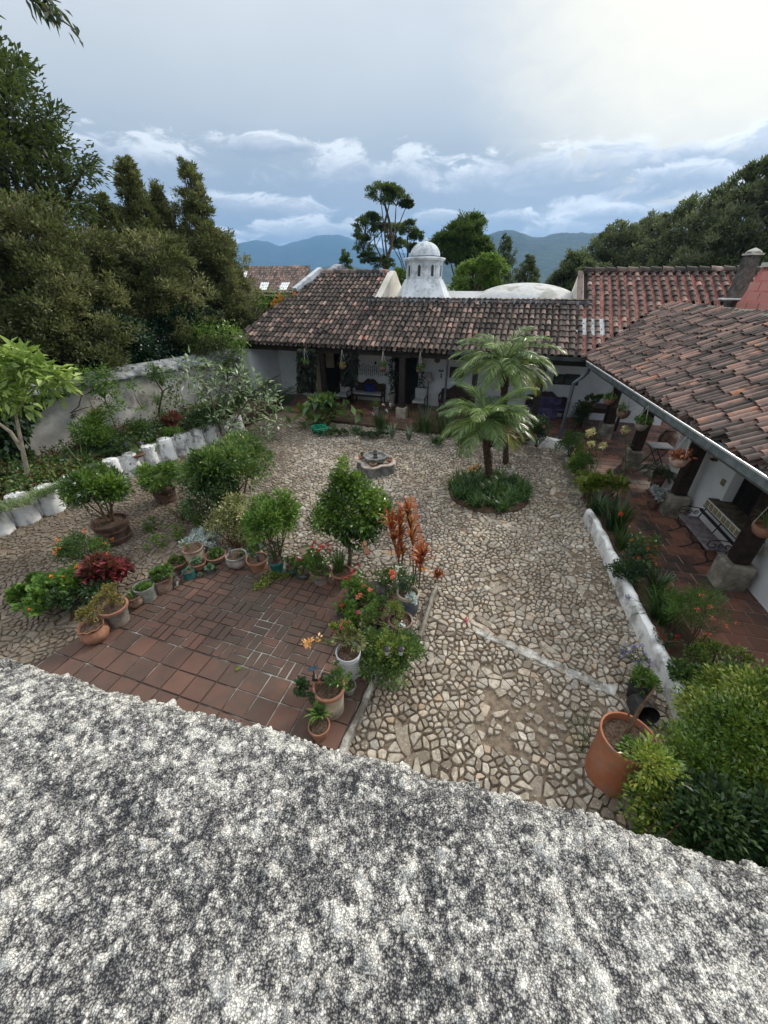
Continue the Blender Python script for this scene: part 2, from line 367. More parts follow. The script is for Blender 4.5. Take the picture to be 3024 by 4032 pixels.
def cobbles():
    r = np.random.default_rng(3); sp = .088
    x0, x1, y0, y1 = -11.2, 6.6, 1.0, 18.2
    nx, ny = int((x1-x0)/sp), int((y1-y0)/sp)
    sites = {}; kpoly = [tuple(p) for p in KP]+[(-4.6, 17.0), (-3.9, 18.0)]
    for j in range(ny):
        for i in range(nx):
            if r.random() < .3: continue
            px = x0+(i+.5*(j % 2)+r.uniform(-.42, .42))*sp; py = y0+(j+r.uniform(-.42, .42))*sp*.86
            sites[(i, j)] = (px, py)
    dead = set()
    for key in list(sites):      # some larger slabs swallow their neighbours
        if r.random() < .03 and key not in dead:
            for dj in (-1, 0, 1):
                for di in (-2, -1, 0, 1):
                    k2 = (key[0]+di, key[1]+dj)
                    if k2 != key and k2 in sites and r.random() < (.9 if dj == 0 else .55): dead.add(k2)
    for k2 in dead: sites.pop(k2, None)
    def ok(x, y):
        if inpoly((x, y), PATIO): return False
        for k in range(len(kpoly)-1):
            a, b = kpoly[k], kpoly[k+1]
            if min(a[1], b[1]) <= y < max(a[1], b[1]):
                xx = a[0]+(b[0]-a[0])*(y-a[1])/(b[1]-a[1])
                if x < xx+.1: return False
        if y < kpoly[0][1] and x < kpoly[0][0]: return False
        if x > 3.9+(y-3.47)*.216+.25 and y < 8.1: return False
        if y >= 8.1 and x > 5.65+(y-9.1)*.14: return False
        if y > 15.9-(x+3.2)*.33 and x > -3.3: return False
        if (x-2.86)**2+(y-9.3)**2 < .95: return False
        return True
    V, Fc, n0 = [], [], 0
    for (i, j), (px, py) in sites.items():
        if not ok(px, py): continue
        sunk = nz3(px*.8, py*.8, 7.)+.6*nz3(px*2.5, py*2.5, 1.)
        if sunk > .42 and r.random() < .35: continue
        if (i, j) in dead: continue
        poly = [(px-.2, py-.2), (px+.2, py-.2), (px+.2, py+.2), (px-.2, py+.2)]
        for dj in range(-2, 3):
            for di in range(-2, 3):
                q = sites.get((i+di, j+dj))
                if q is None or (di == 0 and dj == 0): continue
                mx, my = (px+q[0])/2, (py+q[1])/2; ax, ay = q[0]-px, q[1]-py
                new = []; L = len(poly)
                for k in range(L):
                    A, B = poly[k], poly[(k+1) % L]
                    sa = (A[0]-mx)*ax+(A[1]-my)*ay; sb = (B[0]-mx)*ax+(B[1]-my)*ay
                    if sa <= 0: new.append(A)
                    if (sa < 0) != (sb < 0) and sa != sb:
                        t = sa/(sa-sb); new.append((A[0]+(B[0]-A[0])*t, A[1]+(B[1]-A[1])*t))
                poly = new
                if len(poly) < 3: break
            if len(poly) < 3: break
        if len(poly) < 3: continue
        P = np.array(poly); c = P.mean(0); size = np.abs(P-c).mean()
        # cut the corners, leave a joint of earth
        Q = []
        for k in range(len(P)):
            A, B = P[k], P[(k+1) % len(P)]; L_ = np.linalg.norm(B-A)
            if L_ < .018: continue
            Q.append(A*.88+B*.12)
            if L_ > .05: Q.append(A*.15+B*.85)
        if len(Q) < 3: continue
        Q = np.array(Q); gap = r.uniform(.004, .014) if r.random() > .25 else r.uniform(.014, .03)
        rad = np.linalg.norm(Q-c, axis=1, keepdims=True)
        Q = c+(Q-c)*np.clip(1-gap/np.maximum(rad, .02), .25, 1)*r.uniform(.88, 1.05, (len(Q), 1))
        worn = .5+.5*nz3(c[0]*.35, c[1]*.35, 3.)
        left = 1/(1+math.exp((c[0]+2.6)*1.6)); h = r.uniform(.012, .034)*(1-.45*left)*(.75+.5*worn)
        h = h*(1 if sunk < .25 else .5); tilt = r.normal(size=2)*.13; n = len(Q)
        for sc_, z in ((1.02, -.04), (.98, h*.55), (.87, h)):
            ring = c+(Q-c)*sc_; zz = z+(ring-c)@tilt*(1 if z > 0 else 0)
            V.append(np.column_stack([ring, zz]))
        for a in range(2):
            for k in range(n): Fc.append((n0+a*n+k, n0+a*n+(k+1) % n, n0+(a+1)*n+(k+1) % n, n0+(a+1)*n+k))
        V.append([(c[0], c[1], h*1.15)])
        for k in range(n): Fc.append((n0+2*n+k, n0+2*n+(k+1) % n, n0+3*n))
        n0 += 3*n+1
    # gravel and chips lying in the joints
    gN = 16000; gx = r.uniform(x0, x1, gN); gy_2 = r.uniform(y0, 16.5, gN)
    for a_, b_ in zip(gx, gy_2):
        if not ok(a_, b_): continue
        s_ = r.uniform(.008, .022); k_ = 5; th = r.uniform(0, 6.28)+np.arange(k_)*6.2832/k_; rr_ = s_*r.uniform(.6, 1.2, k_); hz = s_*r.uniform(.5, 1.)
        V.append(np.column_stack([a_+np.cos(th)*rr_, b_+np.sin(th)*rr_, np.full(k_, -.02)])); V.append([(a_+s_*.2, b_, -.02+hz)])
        for k in range(k_): Fc.append((n0+k, n0+(k+1) % k_, n0+k_))
        n0 += k_+1
    b = MB(); b.v = V; b.f = Fc; b.mi = [0]*len(Fc)
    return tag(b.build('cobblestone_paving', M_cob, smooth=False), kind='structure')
cobbles()
# long worn drain strip of old lime crossing the stones
M_lime = mat('lime_render', (.2, .19, .17), (.55, .54, .5), 8, .9, .7, bscale=30, c3=(.13, .11, .09), s3=2.2, amt3=1.)
b = MB(); A, B = g(1880, 2490), g(2420, 2730); k = 26
for i in range(k):
    p = A+(B-A)*i/k; q = A+(B-A)*(i+1)/k; wv = .05*math.sin(i*1.3)
    b.box(((p[0]+q[0])/2, (p[1]+q[1])/2+wv*.3, .012+.012*math.sin(i*2.1)), (.115, random.uniform(.1, .19), .05), rz=math.atan2(q[1]-p[1], q[0]-p[0])+random.uniform(-.12, .12))
tag(b.build('drain_strip', M_lime, bevel=.012), kind='structure')
# thin line of orange bricks through the stones behind the pots
M_brick = mat('orange_brick', (.2, .08, .045), (.36, .17, .1), 8, .9, .5, island=.6)
b = MB(); A, B = g(1390, 2040), g(1450, 2190); A2, B2 = g(1625, 1960), g(1660, 2160)
for (A_, B_) in ((A, B), (A2, B2)):
    L = np.linalg.norm(B_-A_); n = int(L/.27)
    for i in range(n):
        p = A_+(B_-A_)*(i+.5)/n; b.box((p[0], p[1], .012), (.25, .12, .05), rz=math.atan2(B_[1]-A_[1], B_[0]-A_[0])+random.uniform(-.05, .05))
tag(b.build('brick_line', M_brick), kind='structure')

# ---------------------------------------------------------------- raised brick patio
M_mortar = mat('lime_joint', (.06, .048, .04), (.07, .055, .045), 1.6, .95, .3, c3=(.5, .48, .43), s3=.8, amt3=.9)
M_tile = mat('red_clay_tile', (.066, .046, .038), (.155, .08, .058), 3.5, .75, .35, bscale=30, island=.5, c3=(.075, .058, .046), s3=.65, amt3=.95)
pe1 = rot(72); pe2 = rot(-18)
def on(p, a, b_): return np.array((p[0], p[1]))+a*pe1+b_*pe2
b = MB(); b.poly(PATIO, -.1, .1); tag(b.build('patio_slab', M_mortar), kind='structure')
b = MB()
def slab(b, c, sx, sy, ang, z, t=.016):
    jx, jy = sx/2, sy/2; P = []
    for a, bb in ((-1, -1), (1, -1), (1, 1), (-1, 1)):
        P.append(np.array(c)+rot(ang)*(a*jx+random.uniform(-.004, .004))+rot(ang+90)*(bb*jy+random.uniform(-.004, .004)))
    if CLIP is PATIO:
        Q = [p for p in P]
        for k in range(len(CONV)):
            A, B = CONV[k], CONV[(k+1) % len(CONV)]; nn = (-(B[1]-A[1]), B[0]-A[0]); new = []
            for m_ in range(len(Q)):
                p_, q_ = Q[m_], Q[(m_+1) % len(Q)]; sp_ = (p_[0]-A[0])*nn[0]+(p_[1]-A[1])*nn[1]; sq_ = (q_[0]-A[0])*nn[0]+(q_[1]-A[1])*nn[1]
                if sp_ <= 0: new.append(p_)
                if (sp_ < 0) != (sq_ < 0) and sp_ != sq_: u_ = sp_/(sp_-sq_); new.append(p_+(q_-p_)*u_)
            Q = new
            if len(Q) < 3: return
        P = Q
    elif not inpoly(c, CLIP): return
    zt = z+random.uniform(-.003, .003); b.poly(P, z-.02, [zt+t+random.uniform(-.002, .002) for _ in range(len(P))])
CLIP = PATIO; CONV = [(-6.6, 1.5), (-5.13, 3.85), (-3.53, 6.48), (.4, 5.2), (-.57, 2.55), (-.97, 1.5)]
for i in range(-5, 26):
    for j in range(-25, 25):
        a = i*.34; c = a*pe1+(j*.34+(.17 if i % 2 else 0)*.0)*pe2+np.array((-.1, .03))
        if a <= 3.0: slab(b, c, .317, .317, -18+random.uniform(-.6, .6), .1)
for i in range(0, 40):
    for j in range(-30, 30):
        c0 = (3.0+.045+i*.29)*pe1+j*.29*pe2+np.array((-.1, .03))
        if (i+j) % 2:
            for s_ in (-1, 1): slab(b, c0+pe1*s_*.0725, .268, .124, -18+random.uniform(-.8, .8), .1)
        else:
            for s_ in (-1, 1): slab(b, c0+pe2*s_*.0725, .124, .268, -18+random.uniform(-.8, .8), .1)
tag(b.build('patio_tiles', M_tile, bevel=.004), kind='structure')
# whitewashed edge of the patio and the low brick ledge behind the big blue jar
M_white = mat('whitewash', (.66, .67, .66), (.86, .87, .86), 3, .9, .6, bscale=14, c3=(.2, .19, .17), s3=2.3, amt3=.75)
M_concrete = mat('old_concrete', (.16, .145, .12), (.3, .28, .235), 4, .9, .6, bscale=22, c3=(.09, .08, .065), s3=1.6, amt3=.7)
def rough_wall(name, pts, th, h, m, label, cat, group=None, z0=-.05, amp=.025, seg=.12, batter=.03, parent=None):
    """a hand made low wall that follows a line, with a lumpy rounded top"""
    P = []; pts = [np.array(p[:2], float) for p in pts]
    for i in range(len(pts)-1):
        L = np.linalg.norm(pts[i+1]-pts[i]); k = max(1, int(L/seg))
        for j in range(k): P.append(pts[i]+(pts[i+1]-pts[i])*j/k)
    P.append(pts[-1]); prof = [(-.5, 0), (-.5, .35), (-.49, .7), (-.42, .93), (-.2, 1.0), (0, 1.02), (.2, 1.0), (.42, .93), (.49, .7), (.5, .35), (.5, 0)]
    V = []; n = len(prof); hh = h if callable(h) else (lambda i: h)
    for i, p in enumerate(P):
        d = P[min(i+1, len(P)-1)]-P[max(i-1, 0)]; d /= np.linalg.norm(d); s = np.array((-d[1], d[0]))
        for a, zf in prof:
            x = p+s*a*th*(1+batter*(1-zf)*3); z = z0+(hh(i/len(P))-z0)*zf
            q = np.array((x[0], x[1], z)); q += np.array([nz3(q[0]*5+k*9, q[1]*5, q[2]*5) for k in range(3)])*amp*(1 if zf else 0)
            V.append(q)
    Fc = [(i*n+k, i*n+k+1, (i+1)*n+k+1, (i+1)*n+k) for i in range(len(P)-1) for k in range(n-1)]+[tuple(range(n))[::-1], tuple((len(P)-1)*n+k for k in range(n))]
    bb = MB(); bb.add(V, Fc); o = bb.build(name, m, parent, smooth=True)
    if label: tag(o, label, cat, group)
    return o
rough_wall('patio_edging', [(-.93, 1.5), (-.5, 2.55), (.47, 5.2)], .09, .125, M_lime, 'mottled white and grey lime edging along the right side of the brick patio', 'kerb')

# ---------------------------------------------------------------- tiled corridor floors
M_floor = mat('corridor_tile', (.085, .05, .04), (.3, .13, .085), 2.2, .5, .3, bscale=18, island=.75, c3=(.05, .043, .04), s3=.9, amt3=.95, spec=.45)
FLOOR = [(4.35, 1.0), (4.8, 3.34), (5.15, 5.0), (5.3, 6.1), (5.68, 7.7), (6.3, 9.4), (6.2, 11.2), (6.6, 12.6), (5.9, 13.6), (.6, 15.6), (-4.3, 17.2), (-4.6, 20.6), (12.6, 15.5), (10.0, 5.2), (9.3, 1.0)]
b = MB(); b.poly(FLOOR, -.05, .02); tag(b.build('corridor_slab', mat('floor_joint', (.28, .17, .13), (.46, .34, .28), 3, .9)), kind='structure')
CLIP = FLOOR; b = MB()
for i in range(-16, 62):
    for j in range(-60, 24):
        c = OP+uP*(i*.315)+vP*(j*.315+(.15 if i % 2 else 0)); slab(b, c, .293, .293, -13+random.uniform(-.5, .5), .022, .008)
tag(b.build('corridor_tiles', M_floor), kind='structure')

# ---------------------------------------------------------------- low whitewashed kerbs on the right
rough_wall('kerb_wall', [(4.93, 7.95), (4.86, 7.4), (4.6, 6.1), (4.33, 4.9), (4.07, 3.5), (3.75, 2.2), (3.55, 1.0)], .15, .33, M_white, 'long lumpy whitewashed kerb between the cobbles and the flower bed below the bench', 'kerb wall', 'whitewashed kerbs of the right flower bed')
rough_wall('kerb_wall', [(5.72, 11.2), (5.55, 10.4), (5.5, 9.6), (5.45, 9.2), (5.75, 8.95)], .17, .3, M_concrete, 'short grey kerb with a hooked end under the pale green leafy bush', 'kerb wall', 'whitewashed kerbs of the right flower bed')
rough_wall('kerb_wall', [(5.2, 13.85), (5.28, 13.3), (5.7, 12.9), (6.15, 12.65), (6.35, 12.2)], .25, lambda t: .42-.15*t, M_white, 'curved whitewashed kerb in the far corner behind the palm', 'kerb wall', 'whitewashed kerbs of the right flower bed')
def soil(name, poly, z): b = MB(); b.poly(poly, -.1, z); tag(b.build(name, M_soil), kind='structure')
soil('bed_soil', [(3.6, 1.0), (4.1, 3.5), (4.65, 6.1), (4.95, 7.9), (5.5, 9.2), (5.6, 10.4), (5.8, 11.2), (6.2, 11.2), (6.22, 9.4), (5.64, 7.7), (5.26, 6.1), (5.1, 5.0), (4.76, 3.34), (4.3, 1.0)], .14)
soil('bed_soil', [(5.3, 13.9), (5.4, 13.3), (6.2, 12.7), (6.5, 12.65), (5.85, 13.65)], .2)
soil('bed_soil', [(-3.2, 16.0), (-1.2, 15.2), (1.2, 14.3), (3.2, 13.9), (5.1, 13.55), (5.75, 13.62), (.6, 15.5), (-3.2, 16.8)], .1)
# ---------------------------------------------------------------- left planter: scalloped whitewashed wall
pw = empty('planter_wall', (*KP[5], 0), 'old whitewashed planter wall with round bulging piers along the left of the courtyard', 'planter wall')
bk = [np.array(p)-nW*.2 for p in KP]
rough_wall('back_wall', bk, .2, .6, M_white, None, None, parent=pw)
acc = 0.; nxt = .1; M_pier = mat('pier_whitewash', (.58, .59, .6), (.84, .85, .86), 2.5, .9, .8, bscale=9, c3=(.15, .14, .125), s3=3., amt3=.8)
for i in range(len(KP)-1):
    L = np.linalg.norm(KP[i+1]-KP[i])
    while nxt < acc+L:
        p = KP[i]+(KP[i+1]-KP[i])*(nxt-acc)/L-nW*.08; b = MB(); rr = random.uniform(.19, .225); hh = random.uniform(.64, .72); sd = random.random()*50
        b.lathe([(rr*1.17, -.05), (rr*1.15, .08), (rr*1.08, .25), (rr*1.0, .42), (rr*.95, hh*.93), (rr*.86, hh), (rr*.4, hh+.01)], (p[0], p[1], 0), 20, wob=lambda t, z: .07*nz3(math.cos(t)*1.6+sd, math.sin(t)*1.6, z*4))
        b.build('pier', M_pier, pw, smooth=True); nxt += random.uniform(.55, .64)
    acc += L
soil('bed_soil', [tuple(p-nW*.3) for p in KP]+[(-4.6, 17.6), (-6.6, 17.6)]+[tuple(WL0), tuple(WLa)], .44)

# ---------------------------------------------------------------- left garden wall with sloping coping
M_stucco = mat('stained_stucco', (.38, .365, .34), (.66, .64, .6), 1.6, .92, .5, bscale=16, c3=(.17, .155, .14), s3=1.3, amt3=.85)
M_coping = mat('coping_plaster', (.12, .13, .14), (.42, .44, .46), 3.4, .9, .7, bscale=24, c3=(.06, .062, .065), s3=4., amt3=.7)
gw = empty('garden_wall', (*WL0, 0), 'tall stained plaster garden wall with sloping grey coping on the left', 'wall')
L = np.linalg.norm(WL1-WLa); b = MB(); k = 80; V = []
for i in range(k+1):
    p = WLa+dW*L*i/k
    for j in range(13):
        z = -.1+2.3*j/12; q = p+nW*(.02*nz3(p[0]*1.5, p[1]*1.5, z*1.5)+.012*nz3(p[0]*6, p[1]*6, z*6)+.05*max(0, .5-z)); V.append((*q, z))
b.add(V, [(i*13+j, (i+1)*13+j, (i+1)*13+j+1, i*13+j+1) for i in range(k) for j in range(12)])
b.poly([WLa-nW*.03, WL1-nW*.03, WL1-nW*.35, WLa-nW*.35], -.1, 2.2)
b.build('wall', M_stucco, gw, smooth=True)
b = MB(); V = []; prof = [(.12, 2.16), (.15, 2.2), (.14, 2.25), (-.05, 2.37), (-.3, 2.5), (-.42, 2.52), (-.46, 2.45), (-.44, 2.16)]
for i in range(k+1):
    p = WLa+dW*L*i/k
    for a, z in prof:
        e = .018*nz3(p[0]*3+a*5, p[1]*3, z*7); V.append((*(p+nW*(a+e)), z+e))
n = len(prof); b.add(V, [(i*n+j, (i+1)*n+j, (i+1)*n+(j+1) % n, i*n+(j+1) % n) for i in range(k) for j in range(n)]+[tuple(range(n))])
b.build('coping', M_coping, gw, smooth=True)

# ---------------------------------------------------------------- the rough parapet the photographer leans over
def worley(x, y, s, seed):
    gx, gy_ = x/s, y/s; ix, iy = np.floor(gx).astype(int), np.floor(gy_).astype(int); best = np.full(x.shape, 9.); bid = np.zeros(x.shape)
    def hs(a, b_, k):
        h = np.sin(a*127.1+b_*311.7+k*74.7+seed*19.3)*43758.5453; return h-np.floor(h)
    for di in (-1, 0, 1):
        for dj in (-1, 0, 1):
            a, b_ = ix+di, iy+dj; px = a+hs(a, b_, 1); py = b_+hs(a, b_, 2); rr = .55+.9*hs(a, b_, 3)
            d = np.hypot(gx-px, gy_-py)/rr; m = d < best; best = np.where(m, d, best); bid = np.where(m, hs(a, b_, 4), bid)
    return best, bid
def vnoise(x, y, s, seed):
    gx, gy_ = x/s, y/s; ix, iy = np.floor(gx), np.floor(gy_); fx, fy = gx-ix, gy_-iy; fx = fx*fx*(3-2*fx); fy = fy*fy*(3-2*fy)
    def hs(a, b_):
        h = np.sin(a*127.1+b_*311.7+seed*53.1)*43758.5453; return h-np.floor(h)
    return (hs(ix, iy)*(1-fx)+hs(ix+1, iy)*fx)*(1-fy)+(hs(ix, iy+1)*(1-fx)+hs(ix+1, iy+1)*fx)*fy-.5
PE = np.array((.391, .157))-np.array((-.6, .403)); PE /= np.linalg.norm(PE); PB = np.array((PE[1], -PE[0]))   # along the edge, back towards the viewer
EO = np.array((-.6, .403))
par = empty('parapet', (0, -.05, 0), 'rough black and white pebbledash parapet filling the foreground', 'parapet')
NU, NV = 1150, 430; uu = np.linspace(-.1, 1.2, NU); prof_len = .78
vv = np.linspace(-.08, .46, NV)
U, Vv = np.meshgrid(uu, vv, indexing='ij')
# v<0 rolls over the front edge
base_back = np.where(Vv > 0, Vv, 0); rollr = .045
ang = np.clip(-Vv/rollr, 0, 1.5); 
bx = np.where(Vv > 0, Vv+rollr, rollr-np.sin(ang)*rollr); bz = np.where(Vv > 0, 0., -(1-np.cos(ang))*rollr-np.maximum(-Vv-1.5*rollr, 0))
und = np.abs(vnoise(U, Vv, .05, 31))*.008+vnoise(U, Vv, .21, 1)*.005+vnoise(U, Vv, .085, 2)*.003+vnoise(U, Vv, .034, 3)*.005+vnoise(U, Vv, .014, 8)*.0045
w1, i1 = worley(U+.004*vnoise(U, Vv, .01, 7), Vv, .0038, 4); w2, i2 = worley(U, Vv, .0062, 5); w3, i3 = worley(U, Vv, .016, 6)
peb = np.sqrt(np.clip(1-(w1/.62)**2, 0, 1))*.0008*(i1 > .12)+np.sqrt(np.clip(1-(w2/.5)**2, 0, 1))*.0022*(i2 > .55)+np.sqrt(np.clip(1-(w3/.4)**2, 0, 1))*.006*(i3 > .88)
crack = np.exp(-((U-.82-.03*np.sin(Vv*14)+.02*vnoise(U, Vv, .03, 9))/.009)**2)*np.clip((Vv-.1)/.15, 0, 1)*.018
hgt = und+peb-crack
X = EO[0]+PE[0]*U+PB[0]*bx; Y = EO[1]+PE[1]*U+PB[1]*bx; nx_ = np.where(Vv > 0, 0, np.sin(ang)); nzz = np.where(Vv > 0, 1, np.cos(ang))
edge_w = vnoise(U, U*0, .3, 11)*.012+vnoise(U, U*0, .025, 12)*.006
fade = np.clip(1-Vv/.1, 0, 1)
X = X-PB[0]*(hgt*nx_+edge_w*fade); Y = Y-PB[1]*(hgt*nx_+edge_w*fade); Z = 4.5+bz+hgt*nzz
idx = np.arange(NU*NV).reshape(NU, NV); Q = np.stack([idx[:-1, :-1], idx[1:, :-1], idx[1:, 1:], idx[:-1, 1:]], -1).reshape(-1, 4)[:, ::-1]
grit = np.clip(.28+.45*np.maximum(np.clip(1.3-w2*1.9, 0, 1)*(i2 > .6), np.clip(1.6-w3*2., 0, 1)*(i3 > .86))+.14*vnoise(U, Vv, .07, 21)+.3*vnoise(U, Vv, .021, 22)+.4*vnoise(U, Vv, .006, 23)-.3*(crack > .003), 0, 1)
M_peb = bpy.data.materials.new('pebbledash'); M_peb.use_nodes = True; t = NT(M_peb.node_tree); bs = t.n['Principled BSDF']; bs.inputs['Roughness'].default_value = .9
at = t.n.new('ShaderNodeAttribute'); at.attribute_name = 'grit'; tc = t.n.new('ShaderNodeTexCoord').outputs['Object']
wv = t.vm('ADD', tc, t.vm('SCALE', t.noise(tc, 120, 2, col=True)))
wv.node.inputs[1].default_value = (0, 0, 0)
def grains(sc_, thr, lo, hi):
    n_ = t.n.new('ShaderNodeTexVoronoi'); t.put(n_.inputs['Vector'], tc); n_.inputs['Scale'].default_value = sc_
    cr_ = t.xyz(n_.outputs['Color'])[0]; g_ = t.m('SUBTRACT', 1., t.ss(n_.outputs['Distance'], lo, hi)); return t.m('MULTIPLY', g_, t.ss(cr_, thr, thr+.25))
gA = grains(620, .0, .3, .85); gB = grains(330, .4, .25, .6); gC = grains(150, .78, .2, .45)
gr = t.m('MAXIMUM', t.m('MULTIPLY', gA, .62), t.m('MAXIMUM', t.m('MULTIPLY', gB, .8), gC))
x = t.m('ADD', t.m('ADD', t.m('MULTIPLY', gr, .62), t.m('MULTIPLY', at.outputs['Fac'], .75)), t.m('MULTIPLY', t.m('SUBTRACT', t.noise(tc, 95, 6, .75), .5), 1.1))
x = t.m('ADD', x, t.m('MULTIPLY', t.m('SUBTRACT', t.noise(tc, 9, 3, .6), .5), .22))
t.put(bs.inputs['Base Color'], t.ramp(x, [(.0, (.012, .013, .017)), (.28, (.045, .045, .05)), (.5, (.2, .195, .185)), (.75, (.5, .485, .445)), (1, (.82, .8, .73))]))
bn = t.n.new('ShaderNodeBump'); bn.inputs['Strength'].default_value = .8; bn.inputs['Distance'].default_value = .003; t.put(bn.inputs['Height'], t.m('ADD', gr, t.noise(tc, 300, 4))); t.put(bs.inputs['Normal'], bn.outputs[0])
o = fastmesh('coping_top', np.stack([X, Y, Z], -1).reshape(-1, 3), Q, M_peb, par, smooth=False)
a_ = o.data.attributes.new('grit', 'FLOAT', 'POINT'); a_.data.foreach_set('value', grit.astype(np.float32).ravel())
b = MB()
def pp(u, v): q = EO+PE*u+PB*v; return (q[0], q[1])
b.poly([pp(-4, .06), pp(6, .06), pp(6, .6), pp(-4, .6)], -.1, 4.4)
b.poly([pp(-4, .03), pp(-.1, .03), pp(-.1, .62), pp(-4, .62)], 4.39, 4.49); b.poly([pp(1.2, .03), pp(6, .03), pp(6, .62), pp(1.2, .62)], 4.39, 4.49)
b.build('wall', M_white, par)
# ---------------------------------------------------------------- barrel tile roofs
def tmat(name, stops, pan=False):
    m = mat(name, (.1, .1, .1), (.3, .3, .3), 7, .88, .5, bscale=40, island=.8, stops=stops, c3=(.035, .03, .027), s3=2.2, amt3=.75, dist=.006); return m
G0 = G0+nR*.2; G1 = G1+nR*.2
M_tileA = tmat('weathered_roof_tile', [(0, (.032, .028, .025)), (.3, (.062, .05, .043)), (.55, (.1, .078, .066)), (.75, (.15, .11, .092)), (.9, (.22, .145, .115)), (.97, (.34, .28, .25)), (1, (.4, .13, .07))])
M_tileR = tmat('rosy_roof_tile', [(0, (.05, .042, .038)), (.3, (.1, .078, .068)), (.55, (.16, .115, .1)), (.8, (.23, .15, .125)), (.95, (.32, .2, .16)), (1, (.46, .2, .1))])
M_redpan = mat('red_roof_sheet', (.36, .14, .115), (.56, .28, .235), 2.5, .8, .3, c3=(.15, .09, .075), s3=2.2, amt3=.75)
M_clear = mat('white_roof_sheet', (.6, .62, .62), (.8, .82, .82), 6, .5, .1)
M_dark = mat('dark_timber', (.012, .009, .008), (.035, .025, .02), 9, .7, .4, bscale=40)
M_wall = mat('white_wall', (.72, .74, .76), (.84, .86, .88), .8, .9, .25, bscale=12, c3=(.5, .51, .5), s3=.7, amt3=.4)
M_wallw = mat('cream_wall', (.6, .56, .48), (.75, .72, .64), 1., .9, .3, bscale=8, c3=(.35, .33, .29), s3=1.2, amt3=.4)
M_lead = mat('old_lime_parapet', (.2, .21, .23), (.6, .63, .66), 5, .9, .6, bscale=24, c3=(.05, .05, .05), s3=4., amt3=.8)
def barrel(b, O, e, n, up, s, d, L, r0, r1, m=7, inv=False, jit=.01, tilt=.05, mi=0):
    """one half round tile, wide end down the slope"""
    sl = math.sqrt(1+SLOPE**2); N = np.array((-n[0]*SLOPE, -n[1]*SLOPE, 1))/sl; A = np.array((n[0], n[1], SLOPE))/sl; E3 = np.array((e[0], e[1], 0.))
    c = np.array((O[0], O[1], EZ))+E3*(s+random.uniform(-jit, jit))+A*(d*sl+random.uniform(-jit, jit)*1.5)
    yaw = random.uniform(-.03, .03); A2 = A*math.cos(yaw)+E3*math.sin(yaw); E2 = E3*math.cos(yaw)-A*math.sin(yaw)
    V = []; sg = -1 if inv else 1
    for (t, rr, lift) in ((0, r0, tilt), (L, r1, 0.)):
        for k in range(m):
            a = math.pi*k/(m-1); V.append(c+A2*t+E2*math.cos(a)*rr+N*(up+lift*sg*(1 if not inv else .5)+sg*math.sin(a)*rr*.85))
    if not inv:
        for k in range(m):
            a = math.pi*k/(m-1); V.append(c+A2*.004+E2*math.cos(a)*(rr0 := r0-.016)+N*(up+tilt-.004+math.sin(a)*rr0*.85))
    f = [(k, k+1, m+k+1, m+k) if inv else (k+1, k, m+k, m+k+1) for k in range(m-1)]
    if not inv: f += [(k, k+1, 2*m+k+1, 2*m+k) for k in range(m-1)]
    b.add(V, f, mi)
def tile_field(b, O, e, n, s0, s1, d0, d1, col, course, keep, r=.088, pans=True, pmi=0, pcb=None, pick=None, dj=.0, tl=.034):
    k = 0; s = s0
    while s < s1:
        nd = int((d1-d0)/course*math.sqrt(1+SLOPE**2))+1; js = random.uniform(-.012, .012); jd = random.uniform(0, dj)
        for j in range(-1 if dj else 0, nd):
            d = max(d0-.03*random.random(), d0+jd+j*course/math.sqrt(1+SLOPE**2)) if j >= 0 else d0
            if j == -1 and jd < .12: continue
            sd = s+js+.018*math.sin(j*.6+k*.3)
            P = np.array((O[0], O[1]))+e*sd+n*(d+.12)
            if d <= d1-.05 and keep(P, sd, d):
                barrel(b, O, e, n, .055, sd, d, course*1.22, r*random.uniform(.95, 1.06), r*.82, tilt=tl*random.uniform(.7, 1.3), mi=pick(sd, d) if pick else 0)
                if random.random() < .012: barrel(b, O, e, n, .09, sd+random.uniform(-.03, .03), d+.1, course, r, r*.85, tilt=.05)
            if pans and d <= d1-.05 and keep(P+e*col/2, sd+col/2, d):
                barrel(b, O, e, n, .065, sd+col/2, d-.05, course*1.25, r*.95, r*1.05, m=5, inv=True, tilt=.0, mi=(pcb(sd+col/2, d) if pcb else pmi))
        s += col; k += 1
def dRof(P): return float(np.dot(P-G0, nR))
def dFof(P): return float(np.dot(P-LE, nF))
def sFof(P): return float(np.dot(P-LE, eF))
EWALL = 14.01
# where things sit along the far eave
def sF_at(x, y, d):
    """position along the eave line of pixel (x,y) on the roof plane at distance d"""
    r_ = ray(x, y); a = nF; # solve dot(p-LE,nF)=d
    t = (d+np.dot(LE, nF))/(r_[0]*nF[0]+r_[1]*nF[1]); p = np.array((r_[0]*t, r_[1]*t)); return float(np.dot(p-LE, eF))
DT, DB = 5.1, 2.9
sA1 = sF_at(1530, 1085, DT); sC0 = sF_at(2292, 1090, DT); sC1 = sF_at(2890, 1085, DT)
print('roof s:', sA1, sC0, sC1, sF_at(1480, 1185, DB), sF_at(2300, 1205, DB))
fw = empty('courtyard_wing', (0.4, 18.0, 0), 'long white arcaded wing with weathered clay tile roof across the far side', 'building')
def keepA(P, s, d): return s > -.35+.36*d and dFof(P) > dRof(P)-.0 and (s < sA1 or (d < DB and s < sC0+.0) ) 
b = MB(); tile_field(b, LE, eF, nF, -.4, sC0-.1, -.12, DT, .215, .36, keepA)
